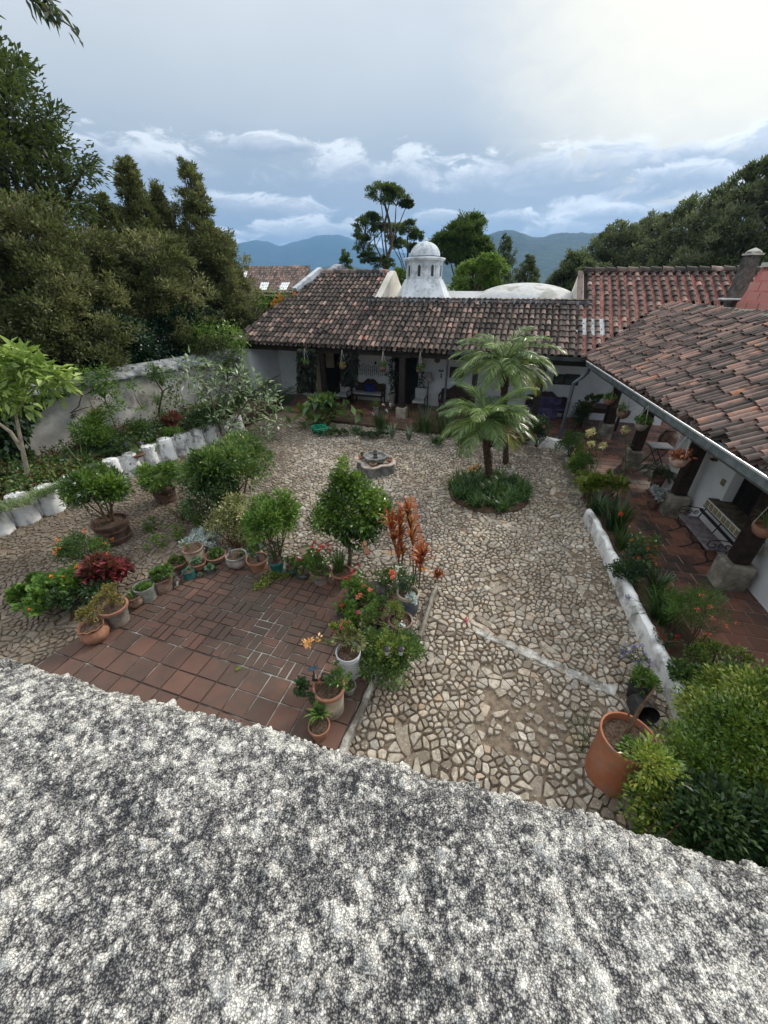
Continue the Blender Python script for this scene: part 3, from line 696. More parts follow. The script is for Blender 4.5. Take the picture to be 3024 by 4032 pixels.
# course of ridge tiles lying along the ridge
def ridge_line(b, p, q, r=.15, L=.4):
    p, q = np.array(p)+(0, 0, .07), np.array(q)+(0, 0, .07); D = q-p; n = int(np.linalg.norm(D)/L); d = D/np.linalg.norm(D); s = np.array((d[1], -d[0], 0)); s /= np.linalg.norm(s)
    for i in range(n):
        c = p+D*i/n; V = []
        for t, rr, lf in ((0, r*1.1, .03), (L*1.15, r*.95, 0)):
            for k in range(7): a = math.pi*k/6; V.append(c+d*t+s*math.cos(a)*rr+np.array((0, 0, lf+math.sin(a)*rr)))
        b.add(V, [(k, k+1, 8+k, 7+k) for k in range(6)])
def PF(s, d, z=None): p = LE+eF*s+nF*d; return np.array((p[0], p[1], (EZ+SLOPE*d if z is None else z)))
ridge_line(b, PF(-.35+.36*DT, DT, EZ+SLOPE*DT+.0), PF(sA1, DT, EZ+SLOPE*DT))
for i in range(16): 
    d_ = DT*i/16; p = PF(-.38+.36*d_, d_); 
b.build('roof_tiles', M_tileA, fw, smooth=True)
def roof_slab(poly_sd, name='roof_deck', th=.1, m=M_dark, parent=fw):
    b = MB(); top = [PF(s, d)-np.array((0, 0, .03)) for s, d in poly_sd]; bot = [p-np.array((0, 0, th)) for p in top]; n = len(top)
    b.add(bot+top, [tuple(range(n))[::-1], tuple(range(n, 2*n))]+[(i, (i+1) % n, n+(i+1) % n, n+i) for i in range(n)]); return b.build(name, m, parent)
roof_slab([(-.35, -.05), (14.3, -.05), (14.3+1.14*DB, DB), (sA1, DB), (sA1, DT), (-.3+.36*DT, DT)])
# fascia beam under the eave and rafters' ends
b = MB(); b.beam(PF(-.2, .12, EZ-.2), PF(14.0, .12, EZ-.2), .16, .24); b.build('eave_beam', M_dark, fw)
b = MB()
for i in range(36): s = i*.39; b.beam(PF(s, -.05, EZ-.09), PF(s, 2.5, EZ-.09+SLOPE*2.4), .07, .09)
b.build('rafters', M_dark, fw)
# lime parapet along the top of the middle roof
b = MB(); k = 30
for i in range(k):
    s0 = sA1-.45+(sC0+.35-sA1+.45)*i/k; s1 = sA1-.45+(sC0+.35-sA1+.45)*(i+1)/k
    p, q = PF(s0, DB+.06), PF(s1-.01, DB+.06); hz = random.uniform(-.01, .02)
    b.beam(p+np.array((0, 0, .06)), q+np.array((0, 0, .06)), .2, .16)
b.build('roof_parapet', M_lead, fw)
b = MB()
for i in range(k*1):
    s0 = sA1-.45+(sC0+.35-sA1+.45)*i/k; s1 = sA1-.45+(sC0+.35-sA1+.45)*(i+1)/k
    p, q = PF(s0, DB+.06), PF(s1+.04, DB+.06); b.beam(p+np.array((0, 0, .155)), q+np.array((0, 0, .18)), .26, .03)
b.build('parapet_tiles', M_tileA, fw)
# walls: back wall of the arcade, end walls, gables
DW = 2.3
def wallseg(b, s0, d0, s1, d1, z0, z1, th=.25):
    p, q = PF(s0, d0, 0), PF(s1, d1, 0); b.beam((p[0], p[1], (z0+z1)/2), (q[0], q[1], (z0+z1)/2), th, z1-z0)
b = MB(); wallseg(b, -.3, DW+.12, 17.5, DW+.12, 0, 3.7); wallseg(b, .1, .1, .1, DW, 0, 2.75, .3); wallseg(b, 0, DT*2, 0, DW, 0, 3.0, .3)
b.build('wall', M_wall, fw)
# gable between the tall left roof and the flat terrace
def gable(s, dA, name, m, th=.3, top=.18):
    b = MB(); P = [(DB+.16, EZ+SLOPE*DB-.1), (DB+.16, EZ+SLOPE*DB+.2), (DT, EZ+SLOPE*DT+top), (DT+.25, EZ+SLOPE*DT+top-.05), (DT+.9, EZ+SLOPE*DT-.3), (DT+1.7, EZ+SLOPE*DT-.75), (DT+2.6, EZ+.9), (DT+2.6, EZ-.2), (DB+.16, EZ-.2)]
    V = [PF(s, d, z) for d, z in P]+[PF(s+th, d, z) for d, z in P]; n = len(P)
    b.add(V, [tuple(range(n)), tuple(range(n, 2*n))[::-1]]+[(i, n+i, n+(i+1) % n, (i+1) % n) for i in range(n)]); return b.build(name, m, fw)
gable(sA1, 0, 'gable_wall', M_wallw)
# terrace slab behind the parapet and its back wall
b = MB(); b.poly([PF(sA1+.3, DB+.1)[:2], PF(sC0, DB+.1)[:2], PF(sC0+.2, 12)[:2], PF(sA1+.3, 12)[:2]], 3.6, 4.08); b.build('terrace', M_wallw, fw)
b = MB(); wallseg(b, sA1+.3, 9.6, sC0, 9.6, 4.07, 4.55, .25); b.build('terrace_wall', M_wall, fw)
# back slope of the tall left roof
b = MB(); b.add([PF(-.3+.36*DT, DT), PF(sA1, DT), PF(sA1, DT*2, EZ), PF(0, DT*2, EZ)], [(0, 1, 2, 3)]); b.build('back_slope', M_tileA, fw)
# openings in the back wall, px rectangles of the photo carried onto the wall
def on_wall(x, y, d=DW):
    r_ = ray(x, y); t = (d+np.dot(LE, nF))/(r_[0]*nF[0]+r_[1]*nF[1]); p = r_*t; return float(np.dot(p[:2]-LE, eF)), H+p[2]
def wall_panel(name, x0, x1, z0, z1, m, th=.06, frame=None, parent=fw, y=1450, label=None):
    s0 = on_wall(x0, y)[0]; s1 = on_wall(x1, y)[0]; b = MB(); p, q = PF(s0, DW-.02, 0), PF(s1, DW-.02, 0)
    b.beam((p[0], p[1], (z0+z1)/2), (q[0], q[1], (z0+z1)/2), th, z1-z0); o = b.build(name, m, parent)
    if label: o['label'] = label
    if frame:
        b = MB()
        for a in (s0, s1): P_ = PF(a, DW-.06, 0); b.beam((P_[0], P_[1], z0), (P_[0], P_[1], z1+.06), .09, .09)
        p, q = PF(s0-.04, DW-.06, z1+.03), PF(s1+.04, DW-.06, z1+.03); b.beam(p, q, .09, .09); b.build('door_frame', frame, o)
    return o
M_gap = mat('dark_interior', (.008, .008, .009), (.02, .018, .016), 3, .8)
M_wood = mat('dark_wood', (.02, .013, .01), (.07, .042, .028), 14, .55, .3, bscale=60)
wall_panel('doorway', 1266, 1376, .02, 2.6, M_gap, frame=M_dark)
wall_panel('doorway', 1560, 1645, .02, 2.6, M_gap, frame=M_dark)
wall_panel('side_door', 2120, 2140, .02, 2.1, M_wood)
M_ochre = mat('ochre_plaster', (.3, .25, .18), (.42, .36, .27), 2, .9); wall_panel('ochre_pier', 1244, 1262, .02, 2.6, M_ochre); wall_panel('ochre_pier', 1290, 1320, 1.45, 2.7, M_ochre, th=.2)
# arcade posts on stone plinths
M_stone = mat('plinth_stone', (.2, .185, .15), (.4, .37, .3), 5, .9, .6, bscale=26, c3=(.07, .065, .05), s3=2.2, amt3=.75)
def fpost(x, wpx, plinth=True, y=1560):
    s = on_wall(x, y, .12)[0]; p = PF(s, .12, 0); wd = wpx; b = MB()
    b.box((p[0], p[1], (2.55+.45)/2), (wd, wd, 2.1), rz=math.atan2(eF[1], eF[0])); b.box((p[0], p[1], 2.5), (wd*2.6, wd*1.1, .12), rz=math.atan2(eF[1], eF[0]))
    o = b.build('post', M_dark, fw, bevel=.01)
    b = MB(); b.box((p[0], p[1], .22), (.42, .42, .5), rz=math.atan2(eF[1], eF[0])); b.build('plinth', M_stone, o, bevel=.03)
for x_, w_ in ((1280, .2), (1583, .24), (1862, .2), (2118, .22)): fpost(x_, w_)
b = MB(); s = on_wall(1757, 1500, .0)[0]; p = PF(s, -.02, 0); b.tube([(p[0], p[1], 0), (p[0], p[1], 2.6)], .045, 9); b.build('rain_pipe', mat('slate_pipe', (.04, .05, .06), (.08, .09, .1), 4, .5), fw, smooth=True)
M_gutter = mat('zinc_gutter', (.12, .15, .165), (.24, .28, .3), 5, .5, .15, metal=.3, c3=(.08, .09, .09), s3=2, amt3=.5)
b = MB(); b.beam(PF(on_wall(1757, 1500, 0)[0], -.12, EZ-.06), PF(14.0, -.12, EZ-.06), .13, .13); b.build('gutter', mat('black_gutter', (.02, .025, .03), (.05, .055, .06), 5, .5), fw)
b = MB(); q0 = gy(2328, 1440, 13.2); q1 = gy(2285, 1485, 13.0); q2 = gy(2225, 1640, 12.95)
b.tube([(q0[0], q0[1], 2.62), (q0[0]-.05, q0[1]+.05, 2.42), (q1[0]+.1, 13.1, 2.3), (q1[0]-.1, 13.15, 2.12), (q1[0]-.12, 13.15, .1)], .06, 10); b.build('downpipe', mat('blue_grey_pipe', (.05, .065, .08), (.09, .11, .13), 4, .5), fw, smooth=True)

# ---------------------------------------------------------------- red sheeted roof behind the corner
rw = empty('red_roof_wing', (12, 15, 0), 'taller wing with barrel tiles over bright red sheeting and a white gable end', 'building')
def keepC(P, s, d): return d <= DT and s > sC0-1.1*(d < DB) and dFof(P) > min(dRof(P), DB)-.0 and s < sC1+2.5
def pcb(s, d):
    k = int(round(s/.29)); 
    if s < sC0+.75 and .9 < d < 2.0 and s > sC0-.6: return 1
    if sC0+1.0 < s < sC0+1.9 and d < dlow(s)+.45: return 1
    return 0
def dlow(s): return max(0, (s-13.9)/1.14)
M_redp = [M_redpan, M_clear]
bp = MB(); bc = MB(); s = sC0-1.2
while s < sC1+2.5:
    js = random.uniform(-.01, .01)
    for j in range(20):
        d = -.12+j*.32; P = LE+eF*s+nF*(d+.12)
        if d > DT-.05: break
        if not keepC(P, s, d): continue
        barrel(bc, LE, eF, nF, .06, s+js+.012*math.sin(j*.8), d, .42, .09*random.uniform(.92, 1.08), .074, tilt=.034)
        barrel(bp, LE, eF, nF, .07, s+.145, d-.04, .42, .098, .1, m=5, inv=True, mi=pcb(s, d))
    s += .29
ridge_line(bc, PF(sC0, DT, EZ+SLOPE*DT), PF(sC1+2.4, DT, EZ+SLOPE*DT))
bc.build('cover_tiles', M_tileA, rw, smooth=True); bp.build('roof_sheet', M_redp, rw, smooth=True)
roof_slab([(sC0+.02, DB), (sC1+2.6, DB-.1), (sC1+2.6, DT), (sC0+.02, DT)], parent=rw)
b = MB(); b.add([PF(sC0, DT), PF(sC1+2.6, DT), PF(sC1+2.6, DT*2, EZ), PF(sC0, DT*2, EZ)], [(0, 1, 2, 3)]); b.build('back_slope', M_tileA, rw)
b = MB(); P_ = [(DB+.0, EZ+.4), (DB+.0, EZ+SLOPE*DB+.12), (DT, EZ+SLOPE*DT+.05), (DT*2, EZ), (DT*2, 1)]; V = [PF(sC0-.16, d, z) for d, z in P_]+[PF(sC0+.03, d, z) for d, z in P_]; n = 5
b.add(V, [tuple(range(n)), tuple(range(n, 2*n))[::-1]]+[(i, n+i, n+(i+1) % n, (i+1) % n) for i in range(n)]); b.build('gable_wall', M_wallw, rw)
b = MB(); b.beam(PF(sC0-.1, DB+.1, EZ+SLOPE*(DB+.1)+.12), PF(sC0-.1, DT, EZ+SLOPE*DT+.1), .2, .06); b.build('verge_tiles', M_tileR, rw)

# ---------------------------------------------------------------- right wing over the bench
rwg = empty('bench_wing', (8, 8, 0), 'right wing with rosy clay tile roof, zinc gutter and white wall behind the iron bench', 'building')
def keepR(P, s, d): return dRof(P) >= dFof(P)-.0 and d < DB
b = MB()
def PR(s, d, z=None): p = G0+eR*s+nR*d; return np.array((p[0], p[1], (EZ+SLOPE*d if z is None else z)))
tile_field(b, G0, eR, nR, -6.5, 12.6, -.1, DB, .158, .42, lambda P, s, d: dRof(P) >= dFof(P) and -7 < s, r=.068, dj=.2, tl=.03)
b.build('roof_tiles', M_tileR, rwg, smooth=True)
sv = -.66*DB
b = MB(); top = [PR(0, -.02), PR(12.8, -.02), PR(12.8, DB), PR(sv*1.12, DB)]; top = [p-np.array((0, 0, .03)) for p in top]; bot = [p-np.array((0, 0, .1)) for p in top]
b.add(bot+top, [(3, 2, 1, 0), (4, 5, 6, 7)]+[(i, (i+1) % 4, 4+(i+1) % 4, 4+i) for i in range(4)]); b.build('roof_deck', M_dark, rwg)
# zinc gutter: open trough with a bright front lip
b = MB(); k = 1
for prof in ([(-.22, .02), (-.2, -.12), (-.05, -.14), (-.03, .0), (-.045, .0), (-.06, -.125), (-.19, -.105), (-.205, .02)],):
    V = [PR(s, a, EZ+z-.02) for s in (-.15, 12.8) for a, z in prof]; n = len(prof)
    b.add(V, [(i, (i+1) % n, n+(i+1) % n, n+i) for i in range(n)]+[tuple(range(n))[::-1], tuple(range(n, 2*n))])
gut = b.build('gutter', M_gutter, rwg)
b = MB(); b.beam(PR(-.15, -.222, EZ+.012), PR(12.8, -.222, EZ+.012), .022, .03); b.build('lip', mat('bright_zinc', (.55, .58, .6), (.75, .78, .8), 6, .35, metal=.4), gut)
for i in range(8): b = MB(); s = .9+i*1.55; b.tube([PR(s, -.22, EZ+.03), PR(s, .0, EZ+.1)], .012, 5); b.build('gutter_strap', M_dark, gut)
b = MB(); b.beam(PR(-.05, .02, EZ-.17), PR(12.8, .02, EZ-.17), .06, .22); b.build('fascia', mat('grey_fascia', (.1, .1, .095), (.17, .17, .16), 4, .8), rwg)
b = MB()
for i in range(26): s = .1+i*.5; b.beam(PR(s, .0, EZ-.1), PR(s, 2.7, EZ-.1+SLOPE*2.6), .07, .09)
b.build('rafters', M_dark, rwg)
# mossy lime ledge at the head of the roof
b = MB(); k = 50
M_moss = mat('mossy_ledge', (.05, .05, .035), (.2, .2, .18), 4, .95, .8, bscale=20, c3=(.06, .075, .022), s3=1.8, amt3=.7)
V = []; prof = [(-.08, -.02), (-.06, .05), (.02, .11), (.3, .16), (.6, .14), (.6, -.3)]
for i in range(k+1):
    s = sv*1.1+(12.8-sv*1.1)*i/k
    for a, z in prof:
        p = PR(s, DB+a, EZ+SLOPE*DB+z); p += np.array([nz3(p[0]*3+q*7, p[1]*3, p[2]*3) for q in range(3)])*.06; V.append(p)
n = len(prof); b.add(V, [(i*n+j, i*n+j+1, (i+1)*n+j+1, (i+1)*n+j) for i in range(k) for j in range(n-1)]); b.build('mossy_ledge', M_moss, rwg, smooth=True)
# wall behind the posts with the tiled window
WV = .53
def PW(u, v, z): p = OP+uP*u+vP*v; return np.array((p[0], p[1], z))
def wpx(x, y, v=WV):
    r_ = ray(x, y); t = (v+np.dot(OP, vP))/(r_[0]*vP[0]+r_[1]*vP[1]); p = r_*t; return float(np.dot(p[:2]-OP, uP)), H+p[2]
wu0, wz0 = wpx(2800, 1980); wu1, wz1 = wpx(2905, 2090)
print('window', wpx(2763, 1935), wpx(2890, 2060), wpx(2843, 1815), wpx(2975, 1905), 'bench wall', wpx(2757, 1957))
b = MB(); segs = [(-6, .52, 0, 3.6), (.52, 2.0, 0, .92), (2.0, 4.6, 0, 3.6), (.52, 2.0, 2.35, 3.6)]
for u0, u1, z0, z1 in segs:
    b.poly([PW(u0, WV, 0)[:2], PW(u1, WV, 0)[:2], PW(u1, WV+.3, 0)[:2], PW(u0, WV+.3, 0)[:2]], z0, z1)
b.build('wall', M_wall, rwg)
M_ledge = mat('window_ledge_stone', (.06, .05, .035), (.17, .14, .1), 8, .8, .5)
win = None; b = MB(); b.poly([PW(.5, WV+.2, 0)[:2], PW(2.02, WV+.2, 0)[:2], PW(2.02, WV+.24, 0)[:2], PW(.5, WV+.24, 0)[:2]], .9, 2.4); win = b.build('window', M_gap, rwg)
b = MB(); b.poly([PW(.42, WV-.2, 0)[:2], PW(2.1, WV-.2, 0)[:2], PW(2.1, WV+.2, 0)[:2], PW(.42, WV+.2, 0)[:2]], .93, .95); b.build('sill', M_ledge, win)
M_talav = mat('painted_tile', (.12, .1, .04), (.4, .36, .22), 26, .3, spec=.5); M_grout = mat('white_grout', (.62, .61, .56), (.75, .74, .7), 5, .7)
b = MB(); b.poly([PW(.4, WV-.21, 0)[:2], PW(2.12, WV-.21, 0)[:2], PW(2.12, WV-.01, 0)[:2], PW(.4, WV-.01, 0)[:2]], .76, .93); tf = b.build('tiled_sill', M_grout, win)
b = MB()
for i in range(10):
    u = .43+i*.169
    c = PW(u+.07, WV-.213, .845); b.box(c, (.135, .012, .125), rz=math.atan2(uP[1], uP[0]))
c = PW(.395, WV-.11, .845); b.box(c, (.012, .14, .125), rz=math.atan2(uP[1], uP[0])); b.build('painted_tiles', M_talav, tf)
for u, z in ((2.2, 1.3), (2.2, 1.75), (2.2, 2.2), (.36, 1.3), (.36, 1.75), (.36, 2.15)): b = MB(); b.box(PW(u, WV-.012, z), (.13, .03, .13), rz=math.atan2(uP[1], uP[0])); b.build('wall_tile', M_talav, win)
b = MB()
for k in range(7): b.tube([PW(.66+k*.2, WV+.12, .95), PW(.66+k*.2, WV+.12, 2.4)], .012, 6)
b.build('window_bars', M_dark, win)
M_pil = mat('pillar_timber', (.016, .01, .009), (.045, .028, .024), 9, .65, .4, bscale=40)
for i, (x, y) in enumerate(((6.52, 5.62), (7.15, 8.25), (7.72, 11.1), (8.15, 13.7))):
    sz = .46 if i < 2 else .42; hp = .58; b = MB(); b.box((x, y, hp/2), (sz, sz*.95, hp), rz=-R(13)); 
    bp = MB(); bp.box((x, y, (hp+2.75)/2), (.28, .28, 2.75-hp), rz=-R(13)); o = bp.build('post', M_pil, rwg, bevel=.05)
    b.build('plinth', M_stone, o, bevel=.035)
# higher red brick wall and capping above the ledge at the right edge, chimney
hb = empty('red_parapet_house', (13, 12, 0), 'red washed brick parapet with pale capping above the mossy ledge at the right edge', 'building')
M_redb = mat('red_washed_brick', (.4, .13, .11), (.6, .24, .2), 3, .9, .4, c3=(.25, .11, .09), s3=3, amt3=.6)
M_cap = mat('pale_capping', (.4, .38, .33), (.6, .58, .52), 6, .9, .5)
def hpt(x, y, Y, z=None): p = gy(x, y, Y); return p
A0 = np.array((11.35, 14.1, 0)); A1_ = A0+np.append(eR*9, 0)
V0 = zat(1085, 14.1*1.0)
b = MB(); L_ = 6
P0 = gy(2880, 1190, 14.0); P1 = gy(2935, 1030, 14.0)
top0 = P1[2]-.15
b.poly([P0[:2], (P0+np.append(eR*11, 0))[:2], (P0+np.append(eR*11+nR*.8, 0))[:2], (P0+np.append(nR*.8, 0))[:2]], 3.6, top0)
# the face leans back like the photo's buttress
V = np.array(b.v[0]); V[4] += np.append(nR*.45, 0); V[5] += np.append(nR*.45, 0); b.v[0] = V
b.build('brick_wall', M_redb, hb)
b = MB()
for r_i in range(4):
    for i in range(20):
        z = 4.35+r_i*.27; fr = (z-3.6)/(top0-3.6)*.45; off = (i+(r_i % 2)*.5)*.55
        p = P0[:2]+eR*(off+.25)+nR*(fr-.012); 
        if z < top0-.1: b.box((p[0], p[1], z), (.49, .03, .22), rz=math.atan2(eR[1], eR[0]))
b.build('brick_courses', mat('red_brick_face', (.45, .16, .13), (.66, .3, .25), 4, .9, .3, island=.7), hb)
b = MB(); b.poly([P0[:2]+nR*.36+eR*.05, P0[:2]+eR*11+nR*.36, P0[:2]+eR*11+nR*.95, P0[:2]+nR*.95+eR*.05], top0, top0+.12); b.build('capping', M_cap, hb)
ch = gy(2905, 1150, 14.6)
chm = empty('chimney', (ch[0], ch[1], 4.0), 'narrow dark weathered chimney with a tiled cap at the end of the red roof', 'chimney')
b = MB(); b.add([(ch[0]+a*w_, ch[1]+b_*w_, z) for z, w_ in ((3.9, .21), (5.72, .155)) for a, b_ in ((-1, -1), (1, -1), (1, 1), (-1, 1))], [(3, 2, 1, 0), (4, 5, 6, 7), (0, 1, 5, 4), (1, 2, 6, 5), (2, 3, 7, 6), (3, 0, 4, 7)])
b.build('shaft', mat('sooty_plaster', (.05, .045, .04), (.16, .14, .125), 6, .9, .5), chm)
b = MB(); b.box((ch[0], ch[1], 5.75), (.4, .4, .05)); b.box((ch[0], ch[1], 5.79), (.3, .3, .04)); b.lathe([(.25, 5.81), (.23, 5.84), (.02, 5.92)], (ch[0], ch[1], 0), 4); b.build('cap', M_cap, chm)
b = MB(); b.box((ch[0]-.2, ch[1]-.35, 4.52), (.9, .5, .04), rz=-.3); b.build('flashing', M_clear, chm)

# ---------------------------------------------------------------- cupola and dome on the terrace
M_cup = mat('cupola_whitewash', (.5, .54, .58), (.68, .72, .76), 1.6, .9, .3, bscale=9, c3=(.26, .29, .31), s3=2.8, amt3=.7)
M_dome = mat('dome_limewash', (.44, .45, .45), (.62, .62, .6), 1.3, .9, .35, bscale=10, c3=(.24, .23, .2), s3=1.4, amt3=.75)
DC = DB+2.3
def cpx(x, y): s_, z = on_wall(x, y, DC); return s_, z
s_c = cpx(1668, 1130)[0]; cc = PF(s_c, DC, 0); c2 = (cc[0], cc[1], 0)
zb = 4.05; zs0 = cpx(1668, 1100)[1]; zs1 = cpx(1668, 1017)[1]; zt = cpx(1668, 950)[1]
def hw(px, z): return px*depth(np.array((cc[0], cc[1], z)))/F
r_low = hw(103, 4.2)*1.02; r_dr = hw(72, 4.8)*.97; print('cupola', zs0, zs1, zt, r_low, r_dr)
cup = empty('cupola', (*c2[:2], zb), 'white octagonal cupola with small dome and arched slits, beside the low dome', 'cupola')
b = MB(); b.lathe([(r_low*1.3, zb-.35), (r_dr*1.06, zs0)], c2, 8); b.v[0] = b.v[0]; b.build('flared_base', M_cup, cup)
b = MB(); b.lathe([(r_dr, zs0-.02), (r_dr*.98, zs1-.1)], c2, 8); dr = b.build('drum', M_cup, cup)
b = MB(); b.lathe([(r_dr*1.0, zs1-.12), (r_dr*1.1, zs1-.08), (r_dr*1.14, zs1-.03), (r_dr*1.12, zs1+.01), (r_dr*.9, zs1+.04)], c2, 8); b.build('cornice', M_cup, cup)
b = MB(); hd = zt-zs1; b.lathe([(r_dr*.82*math.cos(a), zs1+hd*(.12+.86*math.sin(a))) for a in [0]+[math.pi/2*k/9 for k in range(0, 9)]]+[(.05, zt), (.07, zt+.05), (.05, zt+.1), (.01, zt+.14)], c2, 28); b.build('cap_dome', M_cup, cup, smooth=True)
M_slit = mat('slit_shadow', (.03, .03, .03), (.06, .06, .06), 5, .9); b = MB(); ap = r_dr*math.cos(math.pi/8)
for k in range(8):
    a = math.pi/8+k*math.pi/4; o = np.array((math.cos(a), math.sin(a))); tt = np.array((-o[1], o[0])); hz = zs1-zs0
    def pl(bb, hwid, z0, z1, off, th, arch=False):
        q = [(-hwid, z0), (hwid, z0), (hwid, z1)]+([(hwid*math.cos(x_), z1+hwid*1.2*math.sin(x_)) for x_ in (.5, 1., 1.57, 2.1, 2.6)] if arch else [])+[(-hwid, z1)]
        n = len(q); V = [(*(np.array(c2[:2])+o*(off+e_)+tt*x_), z_) for e_ in (0, th) for x_, z_ in q]
        bb.add(V, [tuple(range(n))[::-1], tuple(range(n, 2*n))]+[(i, (i+1) % n, n+(i+1) % n, n+i) for i in range(n)])
    bs_ = MB(); pl(bs_, .062, zs0+hz*.14, zs0+hz*.58, ap-.0, .012, True); bs_.build('arched_slit', M_slit, dr)
    for sgn in (-1, 1):
        x0 = sgn*.17; q = np.array(c2[:2])+o*(ap+.012)+tt*x0; b.box((q[0], q[1], zs0+hz*.44), (.03, .022, hz*.72), rz=a)
    q = np.array(c2[:2])+o*(ap+.012); b.box((q[0], q[1], zs0+hz*.81), (.022, .37, .03), rz=a)
b.build('pilaster_frames', M_cup, dr)
DD = DB+3.6
sd0 = on_wall(1850, 1195, DD)[0]; sd1 = on_wall(2290, 1200, DD)[0]; rd = (sd1-sd0)/2*1.0; sdc = (sd0+sd1)/2; zd = on_wall(2055, 1113, DD)[1]; dc_ = PF(sdc, DD, 0)
dome = MB(); zb2 = 4.0; hh = zd-zb2; dome.lathe([(rd*math.cos(a), zb2+hh*math.sin(a)) for a in [math.pi/2*k/16 for k in range(16)]]+[(.02, zd)], (dc_[0], dc_[1], 0), 56, wob=lambda t, z: .008*nz3(math.cos(t)*2, math.sin(t)*2, z*3))
de = empty('dome', (dc_[0], dc_[1], zb2), 'low wide grey white plastered dome on the flat roof right of the cupola', 'dome'); dome.build('shell', M_dome, de, smooth=True)
b = MB(); b.lathe([(rd*1.06, zb2-.1), (rd*1.06, zb2+.06), (rd*.96, zb2+.09)], (dc_[0], dc_[1], 0), 48); b.build('base_ring', M_dome, de, smooth=True)

# ---------------------------------------------------------------- houses further back on the left
bh = empty('back_house', (-6, 28, 0), 'older tiled house with speckled parapet gable and white roof panels behind the left wing', 'building')
def bp_(x, y, Y): return gy(x, y, Y)
Yb = 27.; r0 = bp_(960, 1062, Yb+2.5); r1 = bp_(1225, 1052, Yb+1.5); e0 = bp_(940, 1170, Yb-1.5); e1 = bp_(1165, 1155, Yb-2.5)
e0[2] = e1[2] = (e0[2]+e1[2])/2; r0[2] = r1[2] = (r0[2]+r1[2])/2
b = MB(); bws = [MB(), MB(), MB()]; NC, NR_ = 30, 11
for i in range(NC):
    for j in range(NR_):
        a, c = i/NC, j/NR_
        p = e0*(1-a)*(1-c)+e1*a*(1-c)+r0*(1-a)*c+r1*a*c; q = e0*(1-a)*(1-(c+1.25/NR_))+e1*a*(1-(c+1.25/NR_))+r0*(1-a)*(c+1.25/NR_)+r1*a*(c+1.25/NR_)
        white = (j in (1, 2, 3) and 11 <= i <= 14) or (j in (1, 2, 3) and 21 <= i <= 24) or (j in (6, 7, 8) and 0 <= i <= 2)
        bb = bws[0 if 11 <= i <= 14 else 1 if i > 14 else 2] if white else b; V = []
        for pp_, rr in ((p, .1), (q, .085)):
            for k in range(5): t_ = math.pi*k/4; V.append(pp_+np.array((math.cos(t_)*rr, 0, .05+math.sin(t_)*rr)))
        bb.add(V, [(k, k+1, 6+k, 5+k) for k in range(4)])
b.build('roof_tiles', M_tileR, bh, smooth=True); [bw.build('white_panel', M_clear, bh, smooth=True) for bw in bws]
b = MB(); b.add([e0-np.array((.3, .3, 0)), e1-np.array((0, .3, 0)), r1, r0-np.array((.3, 0, 0))], [(0, 1, 2, 3)]); b.v[0] = b.v[0]-np.array((0, 0, .03)); b.build('roof_deck', M_tileA, bh)
b = MB(); b.poly([e0[:2]+(0, .4), e1[:2]+(0, .4), r1[:2], r0[:2]], 0, e0[2]-.05); b.build('wall', M_gap, bh)
pk = bp_(1318, 1040, 25.5); f0 = bp_(1165, 1205, 23.2); f1 = bp_(1365, 1075, 25.6); pl_ = bp_(1228, 1098, 24.2)
b = MB(); pts = [f0, pl_, pk, bp_(1398, 1100, 26.2)]
ofs = np.array((.42, -.12, 0)); V = [p for p in pts]+[p+ofs for p in pts]+[np.array((p[0], p[1], 2.)) for p in pts]+[np.array((p[0]+.42, p[1]-.12, 2.)) for p in pts]
b.add(V, [(i, i+1, 5+i, 4+i) for i in range(3)]+[(4+i, 5+i, 13+i, 12+i) for i in range(3)]+[(i+1, i, 8+i, 9+i) for i in range(3)]+[(3, 7, 15, 11), (0, 8, 12, 4)])
b.build('parapet_gable', M_coping, bh)
lw = empty('ridge_flashing_wall', (f0[0], f0[1], 0), 'pale blue lime wash strip beside the stepped roof parapet', 'wall')
q0, q1 = PF(1.05, DT-1.6), PF(1.65, DT+.1); b = MB(); b.beam(q0+np.array((-.15, 0, .12)), q1+np.array((-.15, 0, .16)), .3, .3); b.build('strip', M_cup, lw)
